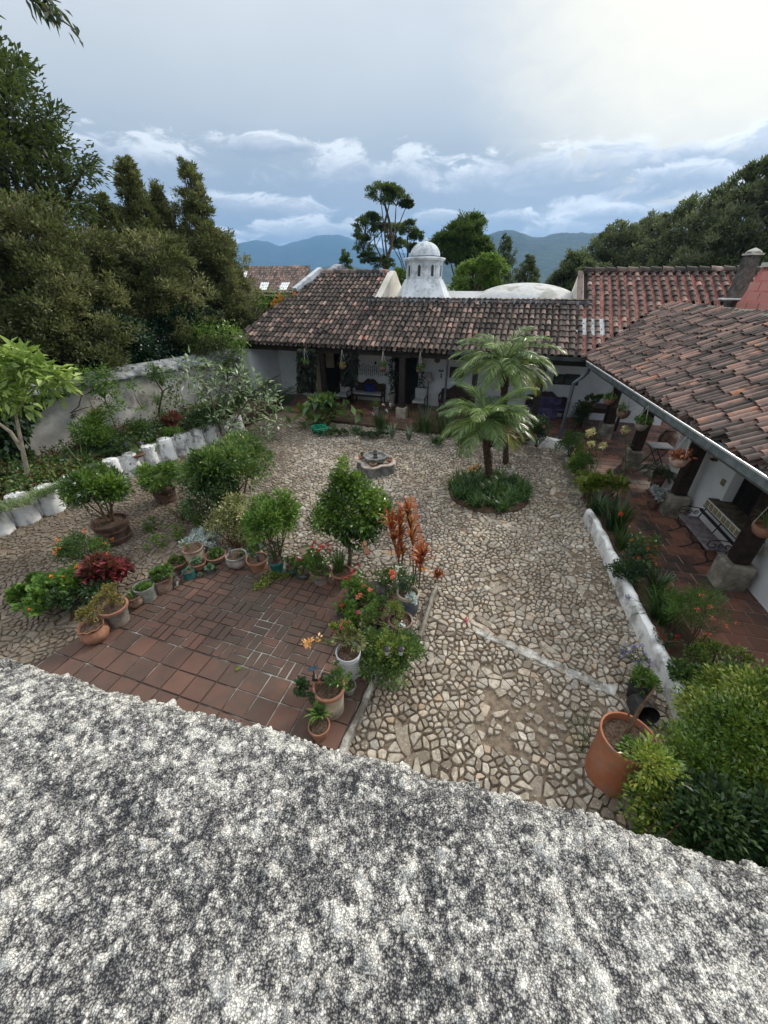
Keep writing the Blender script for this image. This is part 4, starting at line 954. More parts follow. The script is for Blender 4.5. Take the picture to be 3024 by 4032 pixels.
# ---------------------------------------------------------------- hills and volcano
M_forest = mat('forested_hill', (.006, .016, .01), (.03, .055, .024), .02, .95, 1., bscale=.045, c3=(.045, .065, .03), s3=.004, amt3=.5, dist=9., detail=9)
def azel(x, y):
    r_ = ray(x, y); return math.atan2(r_[0], r_[1]), r_[2]/math.hypot(r_[0], r_[1])
def hill(name, pts, D, back, m, rough_=1., foot=.62, step=14.):
    """a range: crest through photo points at distance D, ground falling off towards us and behind"""
    pts = [azel(*p) for p in pts]; az_ = [p[0] for p in pts]; te = [p[1] for p in pts]
    n = int((az_[-1]-az_[0])*D/step)+1; rows = 26; V = []
    for i in range(n):
        a = az_[0]+(az_[-1]-az_[0])*i/(n-1); e = float(np.interp(a, az_, te)); crest = H+e*D*1.0
        for j in range(rows):
            t = j/(rows-1)*1.5; d = D*(foot+(1-foot)*t) if t <= 1 else D+(t-1)*back*2
            sp_ = math.sin(min(t, 1)*math.pi/2)**1.25 if t <= 1 else max(0, 1-(t-1)*2)**.8
            px_, py_ = d*math.sin(a), d*math.cos(a)
            rid = mnoise.fractal(Vector((px_/D*9, py_/D*4, 2.)), .9, 2.1, 6)*.13*D*.09*rough_*(1-abs(1-t)**.5 if t < 1 else 0)*1.6
            V.append((px_, py_, max(-3, (crest)*sp_+rid*sp_+mnoise.noise(Vector((px_/22, py_/22, 0)))*D*.0012)))
    idx = np.arange(n*rows).reshape(n, rows); Q = np.stack([idx[:-1, :-1], idx[1:, :-1], idx[1:, 1:], idx[:-1, 1:]], -1).reshape(-1, 4)
    return tag(fastmesh(name, np.array(V), Q, m, None, True), kind='structure')
hill('hills', [(1620, 1060), (1750, 1010), (1850, 965), (1960, 922), (2010, 921), (2060, 930), (2110, 942), (2200, 938), (2300, 936), (2400, 928), (2480, 905), (2560, 886), (2620, 884), (2700, 915), (2850, 960), (3100, 985), (3500, 1000)], 2600, 900, M_forest)
hill('hills', [(300, 1060), (900, 1070), (1180, 1070), (1280, 1055), (1330, 1050), (1400, 1062), (1500, 1075), (1700, 1080)], 1900, 500, M_forest, .5)
hill('volcano', [(-600, 1060), (300, 1030), (700, 985), (930, 960), (1010, 948), (1060, 952), (1103, 968), (1150, 950), (1240, 930), (1330, 925), (1420, 960), (1520, 985), (1700, 1020), (1950, 1060)], 5500, 1600, M_forest, .3, foot=.8, step=32.)

# ---------------------------------------------------------------- trees
M_bark = mat('grey_bark', (.06, .045, .035), (.16, .13, .1), 8, .95, .8, bscale=30)
M_barkp = mat('pale_bark', (.2, .17, .13), (.38, .33, .26), 6, .9, .5, bscale=24)
def limbs(b, base, top, targets, r0, r1, n=8, wob=.12, rt=.25, starts=(.35, .95)):
    """a tapering trunk and limbs that reach the given points"""
    base, top = np.array(base, float), np.array(top, float); pts = [base]
    Lh = np.linalg.norm(top-base)
    for k in range(1, 8):
        t = k/7; pts.append(base+(top-base)*t+np.array((random.uniform(-1, 1), random.uniform(-1, 1), 0))*wob*Lh*.12*(1 if k < 7 else .3))
    b.tube(pts, [r0+(r1-r0)*k/7 for k in range(8)], n)
    for q in targets:
        t = random.uniform(*starts); k = min(6, int(t*7)); p = pts[k]+(pts[k+1]-pts[k])*(t*7-k); q = np.array(q, float); D = q-p; L = np.linalg.norm(D); rr = (r0+(r1-r0)*t)*.55
        mid = p+D*.5+np.array((random.uniform(-.1, .1), random.uniform(-.1, .1), random.uniform(-.02, .14)))*L
        b.tube([p, p*.55+mid*.45+(0, 0, .02*L), mid, mid*.4+q*.6, q], [rr, rr*.8, rr*.6, rr*.45, rr*rt], max(4, n-2))
def tree(name, base, ells, nclump, k, cr, L, W, leaf, bark, label, cat='tree', group=None, top=None, r0=.2, r1=.08, up=.25, inner=.5, nl=14, seed=0, parts=('trunk', 'crown'), flat=.75, **kw):
    r = np.random.default_rng(100+seed); random.seed(900+seed)
    t = empty(name, base, label, cat, group)
    cc, dd = ell_clumps(ells, nclump, r, inner)
    sel = r.choice(len(cc), min(nl, len(cc)), replace=False)
    b = MB(); tp = top if top is not None else (base[0], base[1], max(e[2] for e in ells))
    limbs(b, base, tp, [cc[i] for i in sel], r0, r1, **kw); b.build(parts[0], bark, t, smooth=True)
    lb = LB(); lb.add(*clump_leaves(cc, dd, k, cr*r.uniform(.6, 1.3, len(cc)), L, W, up, r=r, flat=flat)); lb.build(parts[1], leaf, t)
    return t
def E_(x, y, Y, rx, ry, rz): p = gy(x, y, Y); return (p[0], p[1], p[2], rx, ry, rz)
L_cyp = leafmat('olive_cypress_leaf', (.03, .042, .02), (.12, .13, .06), (.42, .4, .2), .25, .6, .55)
L_dark = leafmat('dark_tree_leaf', (.015, .026, .015), (.038, .055, .026), (.085, .11, .045), .25, .45, .35)
L_mid = leafmat('broad_tree_leaf', (.02, .045, .012), (.05, .095, .024), (.09, .15, .04), .3, .5, .3)
L_lite = leafmat('light_tree_leaf', (.05, .1, .015), (.1, .18, .03), (.17, .26, .05), .35, .5, .4)
L_cas = leafmat('casuarina_leaf', (.06, .075, .052), (.14, .155, .1), (.25, .26, .17), .3, .6, .25)
L_umb = leafmat('umbrella_tree_leaf', (.02, .035, .015), (.05, .08, .028), (.08, .12, .04), .3, .5, .4)
# tall tree with flat tufts of foliage on bare crooked limbs, behind the cupola
def tufts(name, base, top, spec, Y, label, leaf, bark, seed, k=420, L=.16, W=.085, r0=.3):
    r = np.random.default_rng(seed); random.seed(seed); t = empty(name, base, label, 'tree'); cs = []
    b = MB(); lb = LB(); tg = []
    for (x, y, px, py) in spec:
        p = gy(x, y, Y+random.uniform(-1.5, 1.5)); a, c = msz(px, p), msz(py, p); tg.append(p-np.array((0, 0, c*.4)))
        cc, dd = ell_clumps([(p[0], p[1], p[2], a, a*.8, c)], 46, r, .25); lb.add(*clump_leaves(cc, dd, k//8, a*.27, L, W, .4, r=r, flat=.55))
        for q in cc[:6]: cs.append((p-np.array((0, 0, c*.5)), q))
    limbs(b, base, top, tg, r0, r0*.3, wob=.35, starts=(.45, .98))
    for p, q in cs: b.tube([p, (p+q)/2+(0, 0, .1), q], [.05, .035, .015], 5)
    b.build('trunk', bark, t, smooth=True); lb.build('crown', leaf, t); return t
Yu = 44.
bs = gy(1530, 1130, Yu); bs[2] = 0
tufts('umbrella_tree', bs, gy(1520, 800, Yu), [(1500, 770, 62, 38), (1560, 790, 58, 32), (1600, 805, 26, 14), (1465, 860, 42, 16), (1440, 905, 50, 40), (1430, 965, 40, 40), (1500, 900, 40, 16), (1450, 1020, 38, 26), (1510, 1040, 45, 22), (1540, 755, 40, 22)], Yu, 'tall sparse tree with tufted flat crown and bare crooked limbs left of the cupola', L_umb, M_bark, 21)
bs = gy(1600, 1130, Yu+4); bs[2] = 0
tufts('umbrella_tree', bs, gy(1600, 930, Yu+4), [(1560, 905, 42, 22), (1610, 900, 44, 26), (1640, 930, 30, 22), (1580, 965, 40, 20), (1630, 990, 34, 24), (1540, 950, 26, 20)], Yu+4, 'lower sparse tree with open twiggy crown right behind the cupola', L_umb, M_bark, 22, r0=.22)
def mound(name, x, ytop, ybot, wpx, Y, leaf, label, seed, L=.22, n=260, k=60, extra=(), group=None, bark=None, lumps=9, **kw):
    """round crowned tree filling a photo box at depth Y"""
    r = random.Random(seed); p = gy(x, (ytop*.65+ybot*.35), Y); p[2] = zat((ytop+ybot)/2, Y); h = abs(zat(ytop, Y)-zat(ybot, Y)); w_ = msz(wpx, p); zc = p[2]; els = [(p[0], p[1], zc, w_*.36, w_*.34, h*.42)]
    for i in range(lumps):
        a = r.uniform(0, 6.28); rr = r.uniform(.25, .36)*w_; zz = zc+r.uniform(-.32, .34)*h; sq = 1-abs(zz-zc)/h*.8
        s = r.uniform(.13, .2); els.append((p[0]+math.cos(a)*rr*sq, p[1]+math.sin(a)*rr*.8, zz, w_*s, w_*s, h*s*1.1))
    els += list(extra)
    return tree(name, (p[0], p[1], 0), els, n, k, w_*.075, L, L*.55, leaf, bark or M_bark, label, group=group, seed=seed, top=(p[0], p[1], zc+h*.3), r0=max(.12, w_*.03), **kw)
mound('broadleaf_tree', 1820, 840, 1100, 270, 36, L_mid, 'large dense dark green round tree behind the dome', 31, n=420, k=70, L=.2)
mound('broadleaf_tree', 1880, 1010, 1190, 240, 29, L_lite, 'light green feathery tree just behind the low dome', 32, n=300, k=70, L=.15)
mound('broadleaf_tree', 1590, 1060, 1180, 110, 33, L_lite, 'small yellow green tree peeping out left of the cupola base', 33, n=90, k=60, L=.14)
def spire(name, x, ytop, ybot, wpx, Y, leaf, label, seed, L=.16, n=170, k=55, group=None, droop=.5, cr=None, spiky=1., base=True, wtop=.12):
    """pointed tree: tiers of upward brushes"""
    r = np.random.default_rng(seed); random.seed(seed); zt_, zb_ = zat(ytop, Y), zat(ybot, Y); p = gy(x, ytop*.8+ybot*.2, Y); w_ = msz(wpx, gy(x, (ytop+ybot)/2, Y))/2
    t = empty(name, (p[0], p[1], 0), label, 'tree', group); f = r.uniform(0, 1, n)**.8
    prof = wtop+(1-wtop)*np.clip(f*1.25, 0, 1)**.8; a = r.uniform(0, 6.283, n); lump = .75+.25*np.sin(a*3+f*9+seed)+.15*np.sin(a*5-f*17); rad = w_*prof*lump*r.uniform(.55, 1.08, n)
    cc = np.stack([p[0]+np.cos(a)*rad, p[1]+np.sin(a)*rad, zt_-(zt_-zb_)*f+r.normal(size=n)*.1], 1); dd = np.stack([np.cos(a), np.sin(a), np.full(n, .7*spiky)], 1); dd = unit(dd)
    b = MB(); limbs(b, (p[0], p[1], 0), (p[0], p[1], zt_-.1), [cc[i] for i in range(0, n, max(1, n//22))], max(.1, w_*.09), .03, wob=.06, starts=(.3, .95)); b.build('trunk', M_bark, t, smooth=True)
    lb = LB(); crr = (cr or w_*.2)
    lb.add(*clump_leaves(cc, dd, k, crr*r.uniform(.6, 1.3, n)*(.5+.5*prof), L, L*.42, .6, r=r, flat=.85)); lb.build('crown', leaf, t); return t
G = 'dark trees behind the tiled roofs'
spire('pine_tree', 1362, 985, 1090, 80, 38, L_mid, 'small dark pine poking above the left roof ridge', 41, n=60, wtop=.1)
spire('pine_tree', 1990, 925, 1150, 150, 40, L_dark, 'slim dark pine right of the round tree behind the dome', 42, n=120)
spire('pine_tree', 2085, 1010, 1150, 130, 36, L_cas, 'low ragged pine behind the right side of the dome', 43, n=110)
# row of wispy casuarinas on the right
cas = [(2270, 1010, 1170, 200, 34, 'lowest ragged tree at the left end of the right hand row'), (2420, 890, 1150, 330, 38, 'olive wispy tree second from the left in the right hand row'), (2560, 850, 1150, 300, 40, 'slender wispy tree in the middle of the right hand row'),
       (2700, 790, 1150, 340, 36, 'tall wispy tree with pointed tip right of the row\'s middle'), (2830, 740, 1150, 320, 33, 'tall soft grey green tree behind the chimney'), (2960, 640, 1130, 330, 30, 'tallest dark tree cut by the right edge of the view'), (3120, 600, 1150, 330, 29, 'big dark tree mostly outside the right edge')]
for i, (x, yt, yb, wp, Y, lab) in enumerate(cas):
    spire('casuarina_tree', x, yt, yb, wp, Y, L_cas, lab, 50+i, n=290, k=46, L=.26, group='wispy trees beyond the red roof', wtop=.24, cr=.5)
mound('broadleaf_tree', 2330, 1040, 1160, 170, 31, L_cas, 'low olive bushy tree against the white gable of the red roof', 57, n=120, k=60, L=.16)

# ---------------------------------------------------------------- big trees behind the garden wall on the left
G = 'dense cypress row behind the garden wall'
rowt = [(525, 625, 1330, 330, 19.5, .06, 'pointed tall cypress with a narrow double tip behind the garden wall'), (765, 640, 1360, 420, 21.5, .06, 'tallest pointed cypress at the right end of the row by the roof'),
        (640, 735, 1330, 220, 20.5, .05, 'smaller pointed cypress between the two tall ones'), (430, 790, 1350, 330, 18.2, .2, 'bushy olive cypress left of the double tipped one'),
        (290, 890, 1390, 420, 15.5, .45, 'broad rounded cypress near the middle of the row'), (90, 780, 1430, 480, 13.5, .5, 'broad yellowish cypress at the left edge, nearest the camera'),
        (850, 900, 1330, 260, 20.8, .4, 'low rounded cypress touching the tiled roof'), (600, 930, 1380, 420, 17.5, .55, 'wide dark cypress filling the lower middle of the row'), (-150, 800, 1430, 460, 12.8, .5, 'cypress cut off by the left edge of the view')]
for i, (x, yt, yb, wp, Y, wt, lab) in enumerate(rowt):
    spire('cypress_tree', x, yt, yb, wp, Y, L_cyp, lab, 70+i, n=int(260+wp*.5), k=80, L=.13, group=G, wtop=wt, cr=.34, spiky=.5)
p = gy(-60, 560, 16.5)
tree('shade_tree', (p[0]-1, p[1], 0), [E_(0, 360, 16.5, 1.3, 1.5, 1.0), E_(-150, 480, 17, 2.6, 2.4, 2.2), E_(90, 560, 16, 1.7, 2, 1.5), E_(0, 700, 16, 2.4, 2.2, 1.6), E_(150, 740, 16.5, 1.4, 1.6, 1.0), E_(230, 840, 16.5, 1.1, 1.4, .6)],
     330, 48, .5, .2, .085, L_dark, M_bark, 'huge dark leafed shade tree rising above the cypresses at the left edge', seed=80, r0=.4, top=gy(-60, 480, 16.5), nl=26)
# branch hanging into the top left corner, from a tree standing outside the view
t = empty('overhanging_tree', (-11.5, 4.6, 0), 'dark leafy twig hanging into the top left corner of the sky', 'tree')
b = MB(); tip = gy(300, 120, 7.6); mid = gy(60, -60, 7.4)
b.tube([(-11.5, 4.6, 0), (-11.2, 4.8, 5), (-10.6, 5.2, 9), (-9.5, 5.8, 11)], [.28, .24, .2, .14], 9)
b.tube([(-10.6, 5.2, 9.), (-8.5, 6.3, 9.9), mid+(-.6, 0, .5), mid, gy(160, 20, 7.5), tip], [.12, .08, .05, .03, .018, .006], 7)
tw = [(gy(110, -20, 7.5), gy(210, -20, 7.6)), (gy(160, 20, 7.5), gy(240, 10, 7.7)), (gy(130, 0, 7.5), gy(190, 50, 7.4)), (gy(-120, -60, 7.3), gy(-30, 60, 7.3)), ((-9.5, 5.8, 11), (-8, 8, 12)), ((-9.5, 5.8, 11), (-11, 8, 12.5))]
for p_, q_ in tw: b.tube([p_, (np.array(p_)+np.array(q_))/2+(0, 0, .05), q_], [.016, .012, .005], 5)
b.build('trunk', M_bark, t, smooth=True)
PP = []
for p_, q_ in tw+[(gy(160, 20, 7.5), tip), (mid, gy(160, 20, 7.5))]:
    for s in np.linspace(.05, 1, 16): PP.append(np.array(p_)*(1-s)+np.array(q_)*s)
PP = np.array(PP); rr = np.random.default_rng(5); PP = PP+rr.normal(size=PP.shape)*.05; lb = LB(); lb.add(*leaf_quads(PP, rr.normal(size=PP.shape)*.5+np.array((.5, 0, -.9)), .15, .05, r=rr))
cc, dd = ell_clumps([(-9.5, 7, 12, 2.5, 2.5, 1.6)], 90, rr); lb.add(*clump_leaves(cc, dd, 60, .5, .16, .06, r=rr)); lb.build('crown', L_dark, t)
# ivy hedge behind the coping
L_ivy = leafmat('ivy_leaf', (.006, .02, .01), (.014, .042, .018), (.03, .075, .03), .12, .35, .9, .5)
iv = empty('ivy_hedge', (*(WL0-nW*1.2), 0), 'dark green ivy covered hedge running along behind the garden wall', 'hedge', rz=0)
r = np.random.default_rng(8); L_ = np.linalg.norm(WL1-WLa); n = 52000; s = r.uniform(0, L_+.3, n); z = r.uniform(1.9, 4.1, n); off = .75+.3*np.sin(s*.9)*.5+.25*np.sin(s*2.7+z*2)*.5+r.uniform(-.18, .1, n)+.12*(z-2)
P = np.stack([WLa[0]+dW[0]*s-nW[0]*off, WLa[1]+dW[1]*s-nW[1]*off, z+.25*np.sin(s*1.7)], 1); D = np.array((nW[0], nW[1], -.5))+r.normal(size=(n, 3))*.6
fastmesh('leaves', *leaf_quads(P, D, .09, .08, r=r), L_ivy, iv)
b = MB(); q = [WLa-nW*.95, WL1-nW*.95, WL1-nW*2., WLa-nW*2.]; b.poly(q, 0, 3.3); b.build('twig_core', mat('dark_twigs', (.01, .012, .008), (.03, .03, .02), 9, .95), iv)
# ---------------------------------------------------------------- plant kinds
L_cit = leafmat('glossy_citrus_leaf', (.012, .04, .008), (.045, .115, .016), (.2, .32, .045), .3, .3, 1.5, .7)
L_ger = leafmat('geranium_leaf', (.035, .09, .014), (.085, .18, .028), (.22, .34, .07), .3, .6, 2)
L_grn = leafmat('green_leaf', (.02, .055, .014), (.06, .13, .026), (.19, .29, .07), .3, .42, 2, .5)
L_dk = leafmat('deep_green_leaf', (.008, .026, .012), (.026, .062, .022), (.1, .16, .06), .2, .38, 2, .5)
L_yel = leafmat('yellow_green_leaf', (.09, .13, .02), (.17, .22, .035), (.27, .31, .07), .35, .5, 2)
L_var = leafmat('cream_variegated_leaf', (.06, .085, .025), (.19, .2, .07), (.6, .56, .32), .25, .55, 2.5)
L_sil = leafmat('silver_leaf', (.38, .45, .43), (.58, .66, .64), (.78, .85, .83), .15, .7, 2)
L_red = leafmat('coleus_leaf', (.05, .008, .012), (.17, .018, .03), (.32, .05, .07), .25, .5, 2)
L_cor = leafmat('cordyline_leaf', (.09, .01, .012), (.34, .04, .025), (.62, .28, .06), .3, .4, 6)
L_mag = leafmat('pale_backed_leaf', (.045, .1, .03), (.2, .28, .13), (.62, .68, .54), .25, .35, 3, .6)
L_str = leafmat('strap_leaf', (.014, .045, .014), (.035, .09, .024), (.07, .14, .035), .2, .45, 2)
L_spi = leafmat('striped_leaf', (.07, .13, .04), (.17, .25, .1), (.42, .48, .28), .25, .5, 2)
L_ochre = leafmat('ochre_leaf', (.09, .08, .02), (.2, .16, .04), (.32, .25, .06), .25, .5, 3)
L_succ = leafmat('succulent_leaf', (.06, .14, .07), (.12, .23, .13), (.2, .33, .2), .05, .6, 3)
def flowm(name, c, c2=None): return leafmat(name, tuple(v*.7 for v in c), c, c2 or tuple(min(1, v*1.3+.02) for v in c), .3, .6, 5)
F_red = flowm('red_petal', (.62, .025, .018)); F_crim = flowm('crimson_petal', (.42, .01, .03)); F_pink = flowm('pink_petal', (.75, .09, .25)); F_coral = flowm('coral_petal', (.8, .2, .14))
F_oran = flowm('orange_petal', (.8, .2, .04)); F_apri = flowm('apricot_petal', (.85, .45, .16), (.95, .62, .35)); F_yel = flowm('cream_yellow_petal', (.95, .85, .45), (1., .97, .7)); F_vio = flowm('violet_petal', (.34, .28, .6)); F_wh = flowm('white_petal', (.75, .75, .7))
M_stem = mat('green_stem', (.05, .07, .02), (.11, .12, .05), 9, .8); M_twig = mat('brown_twig', (.06, .035, .02), (.14, .09, .06), 9, .9)
def put_leaves(parent, P, D, L, W, m, name='foliage', r=rng, round_=False):
    lb = LB(); V, Q = leaf_quads(P, D, L, W, r=r, round_=round_); lb.add(V, Q); return lb.build(name, m, parent)
def bush(parent, c, rx, rz, m, n=900, L=.05, W=None, r=None, stems=9, up=.35, ry=None, lump=7, flowers=None, stemm=None, inner=.35, round_=False, name='foliage', base=None):
    """leafy mass on stems: c is its centre"""
    r = r or rng; c = np.array(c, float); ry = ry or rx; n = int(n*1.35); L = L*1.12; els = [(c[0], c[1], c[2], rx*.62, ry*.62, rz*.68)]
    for i in range(lump):
        a = r.uniform(0, 6.283); z = r.uniform(-.55, .65); q = math.sqrt(1-z*z)*.62; s = r.uniform(.28, .45); els.append((c[0]+math.cos(a)*rx*q, c[1]+math.sin(a)*ry*q, c[2]+z*rz*.75, rx*s, ry*s, rz*s))
    k = 14; nc = max(6, n//k); cc, dd = ell_clumps(els, nc, r, inner); P = np.repeat(cc, k, 0); D0 = np.repeat(dd, k, 0); cr = min(rx, rz)*.2
    off = unit(r.normal(size=P.shape))*cr*r.uniform(.2, 1.2, (len(P), 1)); D = D0*.8+unit(off)*.7+r.normal(size=P.shape)*.5+np.array((0, 0, up))
    put_leaves(parent, P+off, D, L, W or L*.5, m, name, r, round_)
    base = np.array(base) if base is not None else c-np.array((0, 0, rz)); b = MB()
    for i in range(stems):
        q = cc[r.integers(len(cc))]; b.tube([base+r.normal(size=3)*np.array((rx, ry, 0))*.06, base*.5+q*.5+r.normal(size=3)*rx*.08, q], [max(.004, rx*.03), max(.003, rx*.02), .002], 5)
    if stems: b.build('stems', stemm or M_twig, parent)
    if flowers:
        fm, fn, fr, fl = flowers; put = cc[r.choice(len(cc), fn)]+r.normal(size=(fn, 3))*cr*.4; top = put[:, 2] > c[2]-rz*.6; put = put[top] if top.any() else put
        dv = unit(put-c); put = put+dv*cr*1.1; V, Q = blooms(put, fr, 16, fl, r); fastmesh('flowers', V, Q, fm, parent)
# ---------------------------------------------------------------- pots
M_terra = mat('terracotta', (.22, .1, .062), (.36, .185, .12), 5, .85, .3, bscale=30, c3=(.13, .085, .065), s3=4, amt3=.6)
M_terrad = mat('stained_terracotta', (.1, .06, .045), (.24, .14, .1), 6, .85, .4, bscale=30, c3=(.3, .27, .23), s3=6, amt3=.5)
M_terrag = mat('grey_limed_pot', (.13, .12, .11), (.3, .28, .26), 6, .9, .4, bscale=30, c3=(.25, .14, .1), s3=5, amt3=.5)
M_choc = mat('brown_banded_pot', (.05, .028, .022), (.11, .06, .045), 5, .7, .3, bscale=20, c3=(.2, .15, .12), s3=6, amt3=.3)
M_glz = mat('dark_green_glaze', (.02, .035, .028), (.05, .075, .06), 5, .25, .1, spec=.6, c3=(.1, .1, .08), s3=6, amt3=.4)
M_teal = mat('teal_plastic', (.01, .09, .085), (.02, .14, .13), 4, .45, c3=(.12, .13, .11), s3=8, amt3=.3)
M_blk = mat('black_plastic', (.012, .012, .013), (.03, .03, .03), 5, .45, c3=(.12, .1, .08), s3=9, amt3=.3)
M_buck = mat('white_bucket_plastic', (.42, .45, .48), (.55, .58, .62), 4, .45, c3=(.3, .3, .28), s3=4, amt3=.3)
M_galv = mat('dull_zinc', (.2, .22, .2), (.36, .38, .36), 8, .55, .2, metal=.3, c3=(.12, .11, .09), s3=6, amt3=.5)
M_bluej = mat('blue_grey_jar', (.05, .06, .075), (.13, .155, .18), 4, .5, .2, c3=(.2, .2, .2), s3=3, amt3=.4)
M_cream = mat('limed_pot', (.36, .3, .22), (.52, .46, .37), 3, .9, .4, c3=(.12, .1, .085), s3=3, amt3=.8)
M_peb2 = mat('pot_soil', (.03, .018, .012), (.09, .055, .035), 30, .95, .9, bscale=90, c3=(.2, .16, .12), s3=40, amt3=.4)
def pot(x, y, hw_, yb, label, m, shape='flower', z0=.115, group='pots standing around the brick patio', rim=None, cat='potted plant', name='potted_plant'):
    """pot from its place in the photo: rim centre x,y, rim half width, foot y; returns the thing, rim centre, radius"""
    Y = g(x, yb, z0)[1]; R_ = .15
    for _ in range(6):
        Yc = Y+R_*.72; z = zat(y, Yc); p = gy(x, y, Yc); R_ = hw_*depth(p)/F
    z = max(z, z0+.05); h = z-z0; cx, cy = p[0], p[1]
    t = empty(name, (cx, cy, z0), label, cat, group); c = (cx, cy, z0); b = MB()
    P = {'flower': [(.7, 0), (.78, .35), (.9, .78), (.93, .8), (1, .82), (1.02, .95), (1, 1), (.9, 1), (.87, .86)],
         'bowl': [(.55, 0), (.72, .12), (.9, .45), (.97, .8), (1.04, .9), (1.04, 1), (.93, 1), (.88, .84)],
         'round': [(.6, 0), (.85, .15), (1.04, .42), (1.05, .62), (.93, .84), (.98, .93), (1, 1), (.88, 1), (.84, .88)],
         'tub': [(.84, 0), (.88, .2), (.93, .22), (.93, .28), (.9, .3), (.93, .6), (.98, .62), (.98, .68), (.95, .7), (.98, .88), (1.04, .9), (1.04, 1), (.93, 1), (.9, .88)],
         'cyl': [(.9, 0), (.93, .5), (.96, .9), (1, .92), (1, 1), (.93, 1), (.91, .86)],
         'bucket': [(.82, 0), (.88, .5), (.93, .8), (.98, .81), (.98, .84), (.94, .85), (.95, .89), (1, .9), (1, .93), (.96, .94), (.97, .985), (1.03, .99), (1.02, 1), (.95, 1), (.93, .85)],
         'wavy': [(.6, 0), (.9, .12), (1.08, .38), (1.06, .6), (.84, .8), (.92, .92), (1.02, 1), (.94, 1), (.76, .84)],
         'urn': [(.72, 0), (.98, .2), (1.1, .5), (1.02, .82), (.96, .88), (1.03, .9), (1.06, 1), (.95, 1), (.9, .9)]}[shape]
    wob = (lambda t_, z_: .08*math.sin(t_*9) if z_ > h*.9 else .0) if shape == 'wavy' else (lambda t_, z_: .012*nz3(math.cos(t_)*2+cx, math.sin(t_)*2+cy, z_*5))
    b.lathe([(R_*a, h*z_) for a, z_ in P], c, 36 if shape == 'wavy' else 26, wob=wob); o = b.build('pot', m, t, smooth=True)
    if rim:
        b = MB(); b.lathe([(R_*1.0, h*.88), (R_*1.06, h*.89), (R_*1.07, h*1.0), (R_*1.0, h*1.02), (R_*.92, h*1.01), (R_*.9, h*.9)], c, 26); b.build('rim', rim, o, smooth=True)
    zs = h*.9; b = MB(); b.lathe([(R_*.87, zs-.02), (R_*.85, zs), (R_*.5, zs+.008), (R_*.05, zs+.014)], c, 22, wob=lambda t_, z_: .05*nz3(math.cos(t_)*3, math.sin(t_)*3, cx)); b.build('soil', M_peb2, t)
    return t, np.array((cx, cy, z0+zs)), R_
def rosette(t, c, R_, n, m, L, W, tiers=3, r=rng):
    P, D = [], []
    for k in range(tiers):
        for i in range(n):
            a = 2*math.pi*(i+k*.4)/n; e = .25+.5*k; P.append(c+np.array((math.cos(a), math.sin(a), 0))*R_*.05); D.append((math.cos(a)*math.cos(e), math.sin(a)*math.cos(e), math.sin(e)))
    put_leaves(t, np.array(P), np.array(D), L, W, m, 'rosette', r)
def geranium(t, c, R_, h, fm, nf=4, n=130, seed=0, lm=None, ls=.055):
    r = np.random.default_rng(seed+300); c = np.array(c); b = MB(); ends = []
    for i in range(11):
        a = r.uniform(0, 6.28); q = c+np.array((math.cos(a)*R_*r.uniform(.2, .95), math.sin(a)*R_*r.uniform(.2, .95), h*r.uniform(.2, .8))); ends.append(q)
        b.tube([c+r.normal(size=3)*(.02, .02, 0), (c+q)/2+(0, 0, h*.1), q], [.006, .005, .003], 5)
    P = np.array(ends)[r.integers(0, len(ends), n)]+r.normal(size=(n, 3))*np.array((R_*.3, R_*.3, h*.14)); D = unit(P-c)+r.normal(size=(n, 3))*.4+np.array((0, 0, .15))
    put_leaves(t, P, D, ls, ls, lm or L_ger, 'foliage', r, True)
    if fm is not None and nf:
        fq = []
        for i in range(nf):
            a = r.uniform(0, 6.28); q = c+np.array((math.cos(a)*R_*r.uniform(.2, 1.15), math.sin(a)*R_*r.uniform(.2, 1.15), h*r.uniform(.85, 1.35))); fq.append(q); b.tube([c+(0, 0, h*.4), (c+q)/2+(0, 0, h*.2), q], [.004, .004, .003], 4)
        b.build('stems', M_stem, t)
        for q in fq:
            V, Q = blooms([q], .028, 26, .026, r); fastmesh('flower_head', V, Q, fm, t)
    else: b.build('stems', M_stem, t)
def strap_clump(t, c, n, L, W, m, arch=.9, r=rng, spread=.05, name='foliage', up=1.): 
    lb = LB(); lb.add(*straps(c, n, L, W, arch, up, r, spread=spread)); return lb.build(name, m, t)
rr = np.random.default_rng(55)
ground = .0
# --- two big tubs out on the cobbles
t, c, R_ = pot(430, 2050, 62, 2150, 'large brown banded tub with a tall glossy citrus bush, nearer of two', M_choc, 'tub', 0, 'brown tubs on the left cobbles')
bush(t, c+(-.05, 0, .82), .68, .6, L_cit, 4600, .09, .042, rr, 8, lump=10, base=c, flowers=(F_wh, 14, .02, .02))
t, c, R_ = pot(642, 1925, 42, 1985, 'brown banded tub with a low bright feathery bush, farther tub on the left cobbles', M_choc, 'tub', 0, 'brown tubs on the left cobbles')
bush(t, c+(0, 0, .38), .62, .34, L_ger, 2600, .075, .034, rr, 8, lump=8, base=c)
